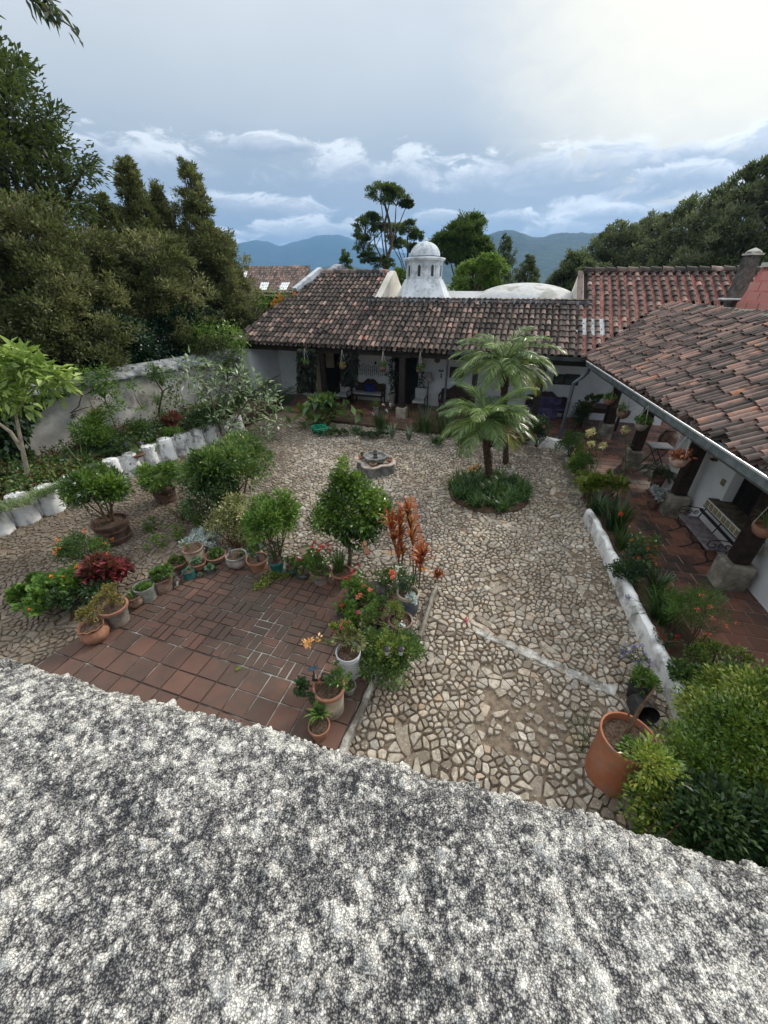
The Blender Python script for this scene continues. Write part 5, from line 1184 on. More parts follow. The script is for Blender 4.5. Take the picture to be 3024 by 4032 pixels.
# --- the row along the left and back edge of the patio
t, c, R_ = pot(356, 2460, 46, 2540, 'wavy rimmed terracotta bowl with ochre leaves at the near left end of the pot row', M_terra, 'wavy'); bush(t, c+(-.03, .05, .17), .2, .17, L_ochre, 260, .05, .02, rr, 7, base=c)
t, c, R_ = pot(443, 2386, 50, 2474, 'grey terracotta pot full of small ochre leaved twigs, second in the left row', M_terrag, 'flower', rim=M_terra); bush(t, c+(-.05, .03, .2), .24, .2, L_ochre, 520, .04, .02, rr, 9, base=c)
t, c, R_ = pot(372, 2400, 20, 2440, 'small white rimmed pot tucked behind the grey terracotta pot', M_buck, 'cyl'); bush(t, c+(0, 0, .1), .1, .1, L_ochre, 90, .04, .02, rr, 4, base=c)
t, c, R_ = pot(522, 2345, 32, 2398, 'small bellied clay jar with a strappy sprout, third in the left row', M_terrad, 'round'); strap_clump(t, c, 14, .16, .02, L_grn, .8, rr)
t, c, R_ = pot(564, 2306, 38, 2372, 'zinc cylinder pot topped with a dense mound of tiny bright green leaves', M_galv, 'cyl'); bush(t, c+(0, 0, .02), .17, .06, L_ger, 600, .026, .024, rr, 0, round_=True)
t, c, R_ = pot(630, 2268, 46, 2334, 'wide dark bowl pot with dark broad leaves, right of the zinc cylinder', M_terrad, 'cyl'); bush(t, c+(0, 0, .08), .22, .09, L_grn, 420, .06, .04, rr, 5, base=c)
t, c, R_ = pot(693, 2210, 40, 2254, 'terracotta bowl with creeping green leaves behind the stone figure', M_terra, 'bowl'); bush(t, c+(0, 0, .04), .17, .06, L_grn, 300, .04, .03, rr, 4, base=c)
t, c, R_ = pot(757, 2156, 38, 2234, 'tall lime streaked pot with bare gritty soil and one thin sprig', M_cream, 'cyl', rim=M_terrad); bush(t, c+(-.1, .0, .14), .1, .13, L_grn, 70, .03, .015, rr, 3, base=c+(-.06, 0, 0))
t, c, R_ = pot(778, 2213, 30, 2254, 'small orange terracotta bowl with fleshy leaves', M_terra, 'bowl'); bush(t, c+(0, 0, .05), .11, .07, L_succ, 110, .05, .03, rr, 3, base=c)
t, c, R_ = pot(740, 2246, 23, 2284, 'little square green plastic pot with a succulent', M_teal, 'cyl'); bush(t, c+(0, 0, .03), .08, .05, L_succ, 90, .035, .025, rr, 3, base=c)
t, c, R_ = pot(787, 2261, 12, 2276, 'tiniest dark pot with a pale rosette, front of the row', M_glz, 'cyl'); rosette(t, c, R_, 7, L_succ, .05, .03)
t, c, R_ = pot(825, 2233, 21, 2260, 'dark green pot holding a round pale green rosette succulent', M_glz, 'cyl'); rosette(t, c, R_, 9, L_succ, .1, .06, 4)
t, c, R_ = pot(847, 2183, 39, 2226, 'dark bowl with clay rim and leafy greens below the silver plant', M_terrad, 'bowl', rim=M_terra); bush(t, c+(0, 0, .08), .19, .1, L_grn, 330, .05, .03, rr, 5, base=c)
t, c, R_ = pot(929, 2184, 41, 2244, 'big grey round pot with small garden spotlight in dark soil', M_terrag, 'round'); bush(t, c+(.05, .02, .03), .14, .04, L_dk, 90, .04, .02, rr, 3, base=c)
sl_t = empty('garden_spotlight', tuple(c+(-.1, -.05, 0)), 'little black garden spotlight with round pale lens stuck in the grey round pot', 'garden light'); b = MB(); b.tube([c+(-.1, -.05, 0), c+(-.1, -.05, .14)], .008, 6); b.tube([c+(-.1, -.12, .12), c+(-.1, 0, .17)], [.04, .03], 10); b.build('housing', M_blk, sl_t)
b = MB(); b.tube([c+(-.1, -.127, .118), c+(-.1, -.12, .121)], [.034, .034], 10); b.build('lens', M_buck, sl_t)
t, c, R_ = pot(1011, 2198, 42, 2256, 'rusty terracotta pot with violet flowers and grassy tuft', M_terra, 'flower'); bush(t, c+(-.05, .05, .2), .17, .18, L_grn, 300, .045, .025, rr, 6, base=c, flowers=(F_vio, 12, .02, .02))
def solar(p, label, h=.2, m=None):
    t_ = empty('solar_lamp', p, label, 'garden light', 'solar garden lamps among the pots'); b = MB(); p = np.array(p); b.tube([p, p+(0, 0, h)], .008, 6); b.build('stake', M_blk, t_)
    b = MB(); Mx = Matrix.Rotation(R(-25), 3, 'X'); b.box(p+(0, 0, h+.02), (.13, .1, .015), M=Mx, rz=.3); b.build('solar_panel', mat('solar_cell', (.02, .03, .05), (.05, .07, .1), 20, .2, spec=.7), t_)
    b = MB(); b.tube([p+(.02, -.03, h*.7), p+(.03, -.1, h*.66)], [.03, .036], 9); b.build('lamp_head', M_blk, t_)
solar(tuple(c+(.06, -.06, 0)), 'solar garden lamp with tilted panel stuck in the rusty pot of violet flowers', .13)
t, c, R_ = pot(1086, 2204, 32, 2264, 'teal plastic pot with a tall twiggy small leaved bush', M_teal, 'flower'); bush(t, c+(.06, .05, .85), .52, .56, L_ger, 3000, .085, .036, rr, 8, lump=9, base=c); bush(t, c+(0, 0, .3), .24, .26, L_dk, 700, .03, .015, rr, 8, base=c, name='under_foliage')
t, c, R_ = pot(1149, 2228, 25, 2266, 'small dark glazed bowl beside the teal pot with loose greens', M_glz, 'round'); bush(t, c+(0, 0, .1), .17, .12, L_grn, 300, .04, .025, rr, 5, base=c)
t, c, R_ = pot(1194, 2248, 29, 2282, 'squat dark green glazed pot with pink geraniums', M_glz, 'round'); geranium(t, c, .16, .26, F_pink, 4, 120, 1)
t, c, R_ = pot(1261, 2246, 40, 2308, 'wide chalky grey pot with tall red geraniums', M_terrag, 'flower', rim=M_terrad); geranium(t, c, .24, .55, F_red, 7, 260, 2)
t, c, R_ = pot(1344, 2250, 40, 2312, 'mauve brown pot with thick upright grass tuft at the back corner of the patio', M_terrad, 'flower', rim=M_terra); strap_clump(t, c+(-.05, .05, 0), 130, .5, .013, L_grn, .45, rr, .1)
# trailing branch lying on the bricks
t = empty('trailing_plant', g(1060, 2290, .115), 'yellow green trailing plant sprawling over the bricks in front of the teal pot', 'plant'); p0 = g(1040, 2305, .14); p1 = g(1150, 2262, .16)
for i, (q, n_) in enumerate(((g(1045, 2290, .16), 120), (g(1020, 2305, .13), 60), (g(1075, 2262, .2), 70), (g(1115, 2270, .14), 50), (g(1145, 2262, .14), 24))):
    pass
P = np.concatenate([np.array(q)+rr.normal(size=(n_, 3))*(.05, .05, .03) for q, n_ in ((g(1045, 2290, .18), 120), (g(1018, 2308, .14), 60), (g(1075, 2262, .2), 70), (g(1115, 2270, .15), 50), (g(1145, 2262, .15), 24))])
put_leaves(t, P, rr.normal(size=P.shape)+(0, 0, .6), .06, .035, L_yel, 'foliage', rr); b = MB(); b.tube([g(1018, 2308, .13), g(1060, 2280, .15), g(1100, 2270, .13), g(1150, 2262, .13)], .006, 5); b.build('stems', M_stem, t)
# --- the crowd of pots at the right edge of the patio
t, c, R_ = pot(1355, 2402, 29, 2442, 'round green glazed bowl with bright geranium leaves and one crimson bloom', M_glz, 'round'); geranium(t, c+(0, 0, .02), .15, .24, F_crim, 2, 150, 3)
t, c, R_ = pot(1400, 2330, 29, 2372, 'dark pot with deep red geraniums below the big rock', M_glz, 'round'); geranium(t, c, .2, .34, F_crim, 6, 220, 4)
t, c, R_ = pot(1432, 2372, 24, 2405, 'dark pot of coral geraniums hidden among its neighbours', M_blk, 'flower'); geranium(t, c, .18, .3, F_coral, 5, 170, 5)
t, c, R_ = pot(1390, 2452, 25, 2484, 'dark green bowl with geranium leaves and a magenta bloom', M_glz, 'round'); geranium(t, c, .14, .22, F_pink, 2, 130, 6)
t, c, R_ = pot(1480, 2446, 24, 2492, 'black plastic pot with soft ferny green plant', M_blk, 'flower'); bush(t, c+(-.05, 0, .16), .2, .18, L_ger, 900, .035, .008, rr, 8, base=c)
t, c, R_ = pot(1492, 2392, 18, 2426, 'smaller black plastic pot behind the ferny one', M_blk, 'flower'); bush(t, c+(.05, 0, .18), .16, .2, L_grn, 340, .035, .014, rr, 6, base=c)
t, c, R_ = pot(1437, 2478, 35, 2518, 'brown pot with pale round leaved creeper and small solar panel', M_terrad, 'flower'); bush(t, c+(0, 0, .1), .18, .12, L_var, 130, .06, .05, rr, 7, base=c, round_=True); solar(tuple(c+(.02, .15, 0)), 'dark solar garden lamp poking up behind the brown creeper pot', .22)
t, c, R_ = pot(1577, 2440, 47, 2540, 'very large blue grey jar with brown rim and yellow green spurge on the ledge', M_bluej, 'urn', .12, rim=M_terrad)
bush(t, c+(-.1, .02, .22), .2, .18, L_yel, 700, .035, .012, rr, 8, base=c); put_leaves(t, c+rr.normal(size=(22, 3))*(.05, .05, .01)+(0, -.08, .02), rr.normal(size=(22, 3))+(0, 0, .5), .07, .03, L_sil, 'seedling', rr)
t, c, R_ = pot(1607, 2332, 42, 2440, 'cream rimmed jar with straggly plants next to the blue jar', M_bluej, 'urn', .12, rim=M_cream); bush(t, c+(.02, 0, .2), .26, .22, L_dk, 380, .05, .02, rr, 10, base=c); bush(t, c+(.1, -.15, .05), .16, .12, L_sil, 130, .06, .035, rr, 4, base=c, name='silver_foliage')
t, c, R_ = pot(1371, 2564, 49, 2680, 'tall white plastic bucket with pale leafy bush', M_buck, 'bucket'); bush(t, c+(-.02, .12, .16), .24, .16, L_var, 330, .05, .03, rr, 8, base=c); bush(t, c+(-.12, .2, .3), .16, .13, L_yel, 200, .05, .03, rr, 5, base=c, name='top_foliage', flowers=(F_pink, 5, .02, .025))
t_sp = (c, R_)
b = MB(); b.tube([c+(-.22, 0, -.02), c+(-.25, -.12, -.16), c+(-.05, -.26, -.26)], .004, 5); b.build('handle', M_galv, t)
t = empty('bougainvillea_branch', tuple(c+(-.5, .05, .1)), 'branch with apricot orange blossoms reaching over the bricks from behind the bucket', 'plant'); q0 = c+(-.08, .2, .02)
q1 = gy(1210, 2535, q0[1]-.1); q2 = gy(1245, 2525, q0[1]-.05); b = MB(); b.tube([q0, q0*.4+q2*.6+(0, 0, .1), q2, q1], [.007, .006, .005, .003], 5); b.build('branch', M_twig, t)
V, Q = blooms([q1, q1+(-.03, .02, -.02), q1+(.02, 0, -.05), q1+(.02, 0, .04), q2+(.03, 0, .04)], .05, 14, .05, rr); fastmesh('blossoms', V, Q, F_apri, t)
P = np.array([q2*(1-s)+q0*s for s in np.linspace(0, .8, 30)])+rr.normal(size=(30, 3))*.015; put_leaves(t, P, rr.normal(size=P.shape)+(0, 0, .5), .045, .028, L_ger, 'foliage', rr)
t, c, R_ = pot(1539, 2622, 50, 2676, 'round clay bowl overflowing with a dense bush of tiny leaves on a stone slab', M_terrad, 'bowl', .09); bush(t, c+(-.02, .05, .24), .5, .3, L_grn, 4200, .045, .02, rr, 8, lump=10, base=c, inner=.3); bush(t, c+(-.05, .1, .34), .42, .22, L_yel, 700, .04, .018, rr, 0, name='young_foliage')
for k, o_ in enumerate(((-.06, -.12, .5), (.13, -.12, .5))):
    p = c+np.array(o_); s = empty('path_lamp', tuple(p), ('left' if k == 0 else 'right')+' one of the two black capped lamps in the dense bush', 'garden light', 'capped lamps in the dense bush'); b = MB(); b.lathe([(.04, 0), (.05, .02), (.05, .035), (.02, .05)], p, 14); b.build('cap', M_blk, s); b = MB(); b.lathe([(.03, -.08), (.036, 0)], p, 14); b.build('lens', M_buck, s, smooth=True); b = MB(); b.tube([p-(0, 0, .08), p-(0, 0, .45)], .006, 5); b.build('stake', M_blk, s)
sb = g(1515, 2700, 0); t = empty('stone_slab', (sb[0]+.05, sb[1]+.2, 0), 'grey stone block under the round clay bowl beside the patio edge', 'stone slab'); b = MB(); b.box((sb[0]+.03, sb[1]+.2, .03), (.5, .42, .12), rz=-.3); b.build('block', M_stone, t, bevel=.03)
t, c, R_ = pot(1294, 2703, 60, 2828, 'big tall limed terracotta cylinder pot with trailing stems and black spotlight', M_cream, 'cyl', rim=M_terra); bush(t, c+(.12, .05, .14), .16, .2, L_grn, 330, .04, .024, rr, 6, base=c); bush(t, c+(-.28, -.02, .0), .16, .14, L_dk, 260, .05, .03, rr, 5, base=c, name='trailing_foliage'); bush(t, c+(-.1, -.24, -.04), .1, .14, L_grn, 150, .04, .03, rr, 3, base=c, name='front_foliage')
solar(tuple(c+(-.2, .12, 0)), 'slate blue solar panel lamp standing in the big limed cylinder pot', .22)
b = MB(); s = empty('spotlight', tuple(c+(.0, .1, .08)), 'black tube spotlight lying across the big limed cylinder pot', 'garden light'); b.tube([c+(-.1, .1, .1), c+(.08, .08, .1)], .05, 12); b.build('housing', M_blk, s, smooth=True); b = MB(); b.tube([c+(.08, .08, .1), c+(.09, .079, .1)], .042, 12); b.build('lens', M_cream, s)
t, c, R_ = pot(1374, 2697, 27, 2744, 'small dark metal bowl between bucket and big cylinder pot', M_galv, 'bowl'); put_leaves(t, c+rr.normal(size=(40, 3))*(.05, .05, .01)+(0, 0, .03), rr.normal(size=(40, 3))+(0, 0, .4), .06, .03, L_ger, 'foliage', rr)
t, c, R_ = pot(1256, 2855, 43, 2922, 'small round terracotta pot with a spiky bright green lily, nearest pot of all', M_terra, 'flower'); cL = c+(.02, .05, .12); strap_clump(t, cL, 46, .22, .03, L_ger, 1.0, rr, .02); b = MB(); b.tube([c, cL], .008, 5); b.build('stems', M_stem, t)
# big rock, low brick ledge, red cordylines
rk = g(1466, 2345, .1); t = empty('rock', rk, 'big dark wrinkled rock between the geraniums and the red cordylines', 'rock'); b = MB()
b.lathe([(.2, 0), (.27, .05), (.28, .12), (.22, .2), (.1, .25), (.02, .26)], rk, 22, wob=lambda a, z: .25*nz3(math.cos(a)*1.5, math.sin(a)*1.5, z*6)+.15*nz3(math.cos(a)*5, math.sin(a)*5, z*20)); b.v[0] = (b.v[0]-rk)*(1.25, .8, 1)+rk; b.build('stone', mat('dark_rock', (.03, .028, .026), (.1, .09, .085), 9, .9, .9, bscale=20), t, smooth=True)
pl0 = np.array((.42, 5.15)); pl1 = np.array((.12, 4.3))
rough_wall('brick_ledge', [(.0, 4.05), (.1, 4.35), (.42, 5.2)], .1, .3, mat('worn_brick_ledge', (.14, .09, .07), (.32, .22, .17), 6, .9, .5), 'narrow worn brick ledge standing between the small black pots and the blue jar', 'ledge')
rough_wall('trough_side', [(.58, 4.3), (.72, 4.75), (.98, 5.5)], .07, .13, M_concrete, 'thin blue grey stone edging on the cobble side of the big jars', 'edging')
def cordyline(name, foot, segs, label, n=13, L=.33, W=.042, seed=1, m=None):
    r = np.random.default_rng(seed); t_ = empty(name, foot, label, 'plant', 'red cordylines at the corner of the patio'); b = MB(); lb = LB()
    for pts in segs:
        pts = [np.array(foot)]+[np.array(q) for q in pts]; b.tube(pts, [.014]*len(pts), 6)
        for a_, b_ in zip(pts[1:-1], pts[2:]):
            for s in np.linspace(0, 1, 7): lb.add(*straps(a_*(1-s)+b_*s, n//3, L, W, .95, 1, r, spread=.01))
        lb.add(*straps(pts[-1], n, L, W, .8, 1., r, spread=.01))
    b.build('stem', M_twig, t_); lb.build('foliage', m or L_cor, t_); return t_
Yc = 5.6
cordyline('cordyline', (gy(1575, 2240, Yc)[0], Yc, 0), [[gy(1570, 2200, Yc), gy(1548, 2130, Yc-.05), gy(1538, 2060, Yc-.08)], [gy(1585, 2190, Yc), gy(1576, 2110, Yc), gy(1575, 2050, Yc)]], 'red cordyline with two leafy stems, left of the tallest one', seed=11)
cordyline('cordyline', (gy(1632, 2240, Yc)[0], Yc, 0), [[gy(1625, 2150, Yc), gy(1618, 2080, Yc), gy(1605, 2020, Yc)], [gy(1640, 2220, Yc), gy(1650, 2185, Yc-.1)]], 'tallest red and yellow cordyline at the corner of the patio', seed=12)
cordyline('cordyline', (gy(1650, 2280, 5.2)[0], 5.2, 0), [[gy(1655, 2250, 5.2), gy(1662, 2200, 5.2)]], 'short dense orange cordyline head below the tallest one', seed=13)
p = g(1722, 2285, 0); cordyline('cordyline', p, [[p+(0, .0, .05), p+(0, 0, .1)]], 'small stemless copper tuft growing alone on the cobbles', seed=14, n=60, L=.2, W=.014)
t = empty('spider_flower_plant', g(1530, 2330, .1), 'mixed green tuft with a big pink rose and white blooms by the cordylines', 'plant'); c = g(1555, 2330, .1)
bush(t, c+(0, 0, .3), .36, .3, L_grn, 700, .06, .02, rr, 8, base=c); V, Q = blooms([gy(1542, 2262, 5.0)], .06, 40, .05, rr); fastmesh('pink_rose', V, Q, F_coral, t); V, Q = blooms([gy(1568, 2238, 5.2), gy(1608, 2248, 5.2)], .035, 18, .05, rr); fastmesh('white_blooms', V, Q, F_wh, t)
c = g(1500, 2480, .1)
# stone figure in the pot row
p = g(693, 2302, .115); t = empty('stone_figure', p, 'small dark seated stone figure between the dark bowl and the green plastic pot', 'ornament'); b = MB(); b.lathe([(.085, 0), (.1, .04), (.095, .1), (.075, .15), (.05, .18), (.055, .21), (.05, .25), (.02, .275), (.003, .28)], p, 14, wob=lambda a, z: .16*nz3(math.cos(a)*2, math.sin(a)*2, z*22)); b.build('body', mat('black_stone', (.03, .028, .025), (.09, .08, .07), 20, .8, .6), t, smooth=True)
b = MB(); b.tube([p+(-.07, -.04, .12), p+(-.08, -.09, .05), p+(-.03, -.11, .03)], [.025, .02, .018], 7); b.tube([p+(.07, -.04, .12), p+(.08, -.09, .05), p+(.03, -.11, .03)], [.025, .02, .018], 7); b.build('arms', M_stone, t, smooth=True)
# yellow fallen leaf on the tiles
p = g(937, 2632, .122); t = MB(); t.add([p+(-.04, -.02, .0), p+(0, -.05, .012), p+(.05, .0, .004), p+(.01, .04, .018)], [(0, 1, 2, 3)]); tag(t.build('fallen_leaf', L_yel), 'curled yellow leaf fallen on the square tiles', 'leaf')

# --- plants growing in the cobbles behind the row
def plant(name, x, yb, label, z=0, cat='bush', group=None): p = g(x, yb, z); return empty(name, p, label, cat, group), np.array(p)
def px2(p, dx): return msz(dx, p)
G2 = None
t, c = plant('coleus_bush', 440, 2330, 'crimson leaved coleus bush behind the left pots', cat='bush'); bush(t, c+(0, 0, .52), .4, .34, L_red, 1900, .09, .05, rr, 12, lump=8, base=c)
t, c = plant('geranium_bush', 270, 2400, 'sprawling light green geranium bush with orange blooms at the far left of the patio'); bush(t, c+(-.1, .1, .34), .62, .34, L_ger, 1500, .07, .07, rr, 12, lump=8, base=c, round_=True, flowers=(F_oran, 16, .03, .03)); 
t, c = plant('geranium_bush', 170, 2340, 'light green trailing leaves spreading onto the cobbles left of the geraniums'); bush(t, c+(0, 0, .2), .45, .2, L_ger, 600, .07, .07, rr, 9, lump=5, base=c, round_=True)
t, c = plant('rose_bush', 365, 2240, 'blue green small leaved bush with red flowers behind the crimson coleus'); bush(t, c+(0, 0, .5), .42, .42, L_grn, 1700, .045, .03, rr, 12, lump=8, base=c, flowers=(F_oran, 9, .03, .03))
t, c = plant('dark_shrub', 300, 2440, 'dark low shrub filling the corner behind the wavy terracotta bowl'); bush(t, c+(.05, .25, .3), .5, .32, L_dk, 1500, .06, .04, rr, 9, lump=7, base=c)
t, c = plant('dusty_miller', 800, 2170, 'silver white lacy plant behind the lime streaked pot'); bush(t, c+(0, .1, .18), .42, .2, L_sil, 1500, .07, .018, rr, 10, lump=7, base=c)
t, c = plant('garden_bush', 940, 1990, 'tall fresh green feathery bush, largest in the middle of the left cobbles'); bush(t, c+(-.05, 0, 1.2), 1.15, .72, L_grn, 7000, .1, .042, rr, 22, lump=14, base=c, up=.2)
t, c = plant('garden_bush', 830, 2080, 'darker spreading bush below and left of the tall feathery one'); bush(t, c+(0, .1, .72), .8, .6, L_dk, 4200, .06, .035, rr, 16, lump=12, base=c)
t, c = plant('variegated_bush', 930, 2170, 'cream flecked variegated bush above the grey round pot'); bush(t, c+(0, .3, .62), .62, .58, L_var, 3600, .05, .034, rr, 16, lump=12, base=c, flowers=(F_coral, 8, .02, .02))
t, c = plant('garden_bush', 1030, 2160, 'small leaved bush between the variegated bush and the teal pot\'s plant'); bush(t, c+(0, .3, .5), .45, .42, L_ger, 1700, .04, .02, rr, 9, lump=8, base=c)
t, c = plant('iris_clump', 1000, 2185, 'upright sword leaved clump behind the pot of violet flowers', cat='plant'); strap_clump(t, c+(0, .1, 0), 60, .6, .03, L_ger, .35, rr, .16)
t, c = plant('iris_clump', 800, 2040, 'thin yellow green blades in front of the darker spreading bush', cat='plant'); strap_clump(t, c+(0, -.3, 0), 26, .5, .025, L_yel, .4, rr, .1)
t, c = plant('weed_patch', 660, 2080, 'straggly low weeds on the cobbles between the tubs and the silver plant', cat='plant')
for q, w_ in (((620, 2080), .3), ((700, 2110), .3), ((640, 2150), .35), ((740, 2060), .25)):
    p = g(*q); bush(t, p+(0, 0, .16), w_, .16, L_ger, 260, .05, .02, rr, 5, lump=4, base=p, name='weeds')
t, c = plant('dry_shrub', 720, 2050, 'thin brown leafless shrub in front of the farther tub', cat='plant'); b = MB()
for i in range(16): a = rr.uniform(0, 6.28); q = c+np.array((math.cos(a)*.35, math.sin(a)*.35, rr.uniform(.5, .95))); b.tube([c, (c+q)/2+rr.normal(size=3)*.05, q], [.008, .006, .003], 5)
b.build('twigs', M_twig, t); P = c+rr.normal(size=(120, 3))*(.2, .2, .2)+(0, 0, .5); put_leaves(t, P, rr.normal(size=P.shape), .04, .015, L_ochre, 'foliage', rr)
# dark round-headed little tree behind the red geraniums
p = g(1375, 2240); Yt = p[1]; t = empty('standard_tree', p, 'small round headed dark green tree on a single trunk in the centre of the courtyard', 'tree'); top = gy(1370, 2120, Yt)
c = gy(1385, 2010, Yt); b = MB(); b.tube([p, p*.5+top*.5+(.03, 0, 0), top, c+(0, 0, .1)], [.05, .04, .035, .02], 9)
rx_ = msz(190, c); els = [(c[0], c[1], c[2], rx_*.78, rx_*.74, rx_*.55), (c[0]-rx_*.5, c[1], c[2]-rx_*.25, rx_*.4, rx_*.4, rx_*.32), (c[0]+rx_*.5, c[1], c[2]-rx_*.1, rx_*.4, rx_*.4, rx_*.36), (c[0]+.05, c[1], c[2]-rx_*.5, rx_*.45, rx_*.45, rx_*.25), (*gy(1350, 1880, Yt), .1, .1, .42), (*gy(1400, 1905, Yt), .16, .16, .2), (*gy(1340, 1920, Yt), .2, .2, .25)]
cc, dd = ell_clumps(els, 560, rr, .35)
for q in cc[::14]: b.tube([top, (top+q)/2+(0, 0, .05), q], [.02, .012, .004], 5)
b.build('trunk', M_bark, t, smooth=True); lb = LB(); lb.add(*clump_leaves(cc, dd, 17, .11, .075, .045, .2, r=rr)); lb.build('crown', L_cit, t)
up_ = cc[:, 2] > c[2]+.12; lb = LB(); lb.add(*clump_leaves(cc[up_][::4], dd[up_][::4], 7, .1, .07, .04, .4, r=rr)); lb.build('young_leaves', L_yel, t)
rr = np.random.default_rng(77)
# ---------------------------------------------------------------- fountain
fc = g(1478, 1872, 0)+np.array((0, .35, 0)); ft = empty('fountain', fc, 'stone fountain with scalloped upper bowl in a lobed basin near the middle of the courtyard', 'fountain')
def lobed(R0, k=4, amp=.2, ph=0.): return lambda a, z: amp*abs(math.cos((a+ph)*k/2))-amp*.5
M_fst = mat('fountain_stone', (.1, .105, .105), (.24, .24, .23), 6, .85, .5, bscale=26, c3=(.08, .08, .075), s3=4, amt3=.7); M_frim = mat('fountain_rim', (.3, .25, .21), (.5, .43, .37), 5, .85, .4, c3=(.2, .19, .18), s3=4, amt3=.5)
wf = lobed(.6, 4, .32, .35)
b = MB(); b.lathe([(.62, 0), (.62, .36), (.5, .36), (.48, .12)], fc, 64, wob=wf); b.build('basin_wall', M_fst, ft)
b = MB(); b.lathe([(.63, .355), (.66, .37), (.66, .41), (.5, .41), (.5, .35)], fc, 64, wob=wf); b.build('basin_rim', M_frim, ft)
b = MB(); b.lathe([(.5, .1), (.49, .2)], fc, 40, wob=wf); b.build('water', mat('dark_water', (.01, .014, .012), (.02, .026, .022), 4, .08, spec=.6), ft)
b = MB(); b.lathe([(.2, .1), (.15, .2), (.13, .34), (.2, .4), (.38, .46), (.42, .56), (.42, .6), (.36, .6), (.32, .54), (.1, .5)], fc, 48, wob=lambda a, z: .05*abs(math.cos(a*4)) if z > .44 else 0); b.build('upper_bowl', M_fst, ft, smooth=True)
b = MB(); b.lathe([(.1, .5), (.07, .56), (.06, .62), (.1, .66), (.105, .7), (.06, .74), (.075, .78), (.04, .81)], fc, 16); b.build('finial', mat('dark_finial', (.05, .045, .045), (.12, .11, .11), 8, .8), ft, smooth=True)
for o_, lab, n_, s in (((-.5, .12, .41), 'small clay pot with a tall dark green tuft on the left lobe of the fountain', 200, .12), ((-.07, -.5, .41), 'small clay bowl with low greens on the front lobe of the fountain', 90, .08), ((.5, -.12, .41), 'small clay bowl with a cactus like sprout on the right lobe of the fountain', 70, .08)):
    q = fc+np.array(o_); t = empty('potted_plant', q, lab, 'potted plant', 'clay pots on the fountain rim'); b = MB(); b.lathe([(.07, 0), (.11, .06), (.13, .08), (.13, .1), (.1, .1), (.09, .07)], q, 18); b.build('pot', M_terra, t, smooth=True); bush(t, q+(0, 0, .1+s*.7), .09, s, L_dk, n_, .03, .02, rr, 3, base=q+(0, 0, .07))
FTSC = .84
for o_ in list(C.objects):
    if o_.parent is None and (o_ is ft): o_.scale = (FTSC, FTSC, FTSC)
    elif o_.parent is None and o_.get('group') == 'clay pots on the fountain rim': o_.location = Vector(fc)+(o_.location-Vector(fc))*FTSC; o_.scale = (FTSC,)*3
# ---------------------------------------------------------------- palms in the round bed
L_palm = leafmat('palm_leaflet', (.04, .09, .02), (.11, .2, .045), (.3, .38, .11), .3, .35, .8, .6); L_palmy = leafmat('yellowing_palm_leaflet', (.1, .13, .02), (.24, .24, .04), (.4, .34, .06), .3, .4, 2)
M_ptr = mat('palm_trunk', (.035, .022, .015), (.1, .065, .045), 12, .95, .9, bscale=30)
def frond(lb, b, base, a, el0, L, droop, r, wl=.3, n=56):
    """feather leaf: rib bending down under its weight, leaflets hanging from both sides"""
    d = np.array((math.cos(a)*math.cos(el0), math.sin(a)*math.cos(el0), math.sin(el0))); side = np.array((-math.sin(a), math.cos(a), 0)); pts = [np.array(base)]; k = 10; e = el0
    for i in range(k):
        e -= droop/k*(1+.8*i/k); pts.append(pts[-1]+np.array((math.cos(a)*math.cos(e), math.sin(a)*math.cos(e), math.sin(e)))*L/k)
    b.tube(pts, [.014*(1-.85*i/k) for i in range(k+1)], 5); P, D, LL = [], [], []
    for i in range(n):
        t_ = .12+.88*i/n; f = t_*k; j = min(k-1, int(f)); p = pts[j]+(pts[j+1]-pts[j])*(f-j); tg = unit(pts[j+1]-pts[j]); up = np.cross(side, tg)
        ln = wl*math.sin(math.pi*min(1, t_*.9+.12))**.6
        for s in (-1, 1): P.append(p); D.append(side*s*.75+tg*(.75+.5*t_)+np.array((0, 0, -.05-.2*r.random()))-up*0.1+r.normal(size=3)*.06); LL.append(ln)
    P, D, LL = np.array(P), unit(np.array(D)), np.array(LL); mid = P+D*LL[:, None]*.5; D2 = unit(D+np.array((0, 0, -.3))); W = .0085
    S = unit(np.cross(D, np.array((0, 0, 1.))+r.normal(size=D.shape)*.3)); tip = mid+D2*LL[:, None]*.5
    V = np.stack([P-S*W*.4, P+S*W*.4, mid+S*W, mid-S*W, tip+S*.002, tip-S*.002], 1).reshape(-1, 3); q = np.arange(len(P))[:, None]*6
    lb.add(V, np.concatenate([q+np.array([[0, 1, 2, 3]]), q+np.array([[3, 2, 4, 5]])]))
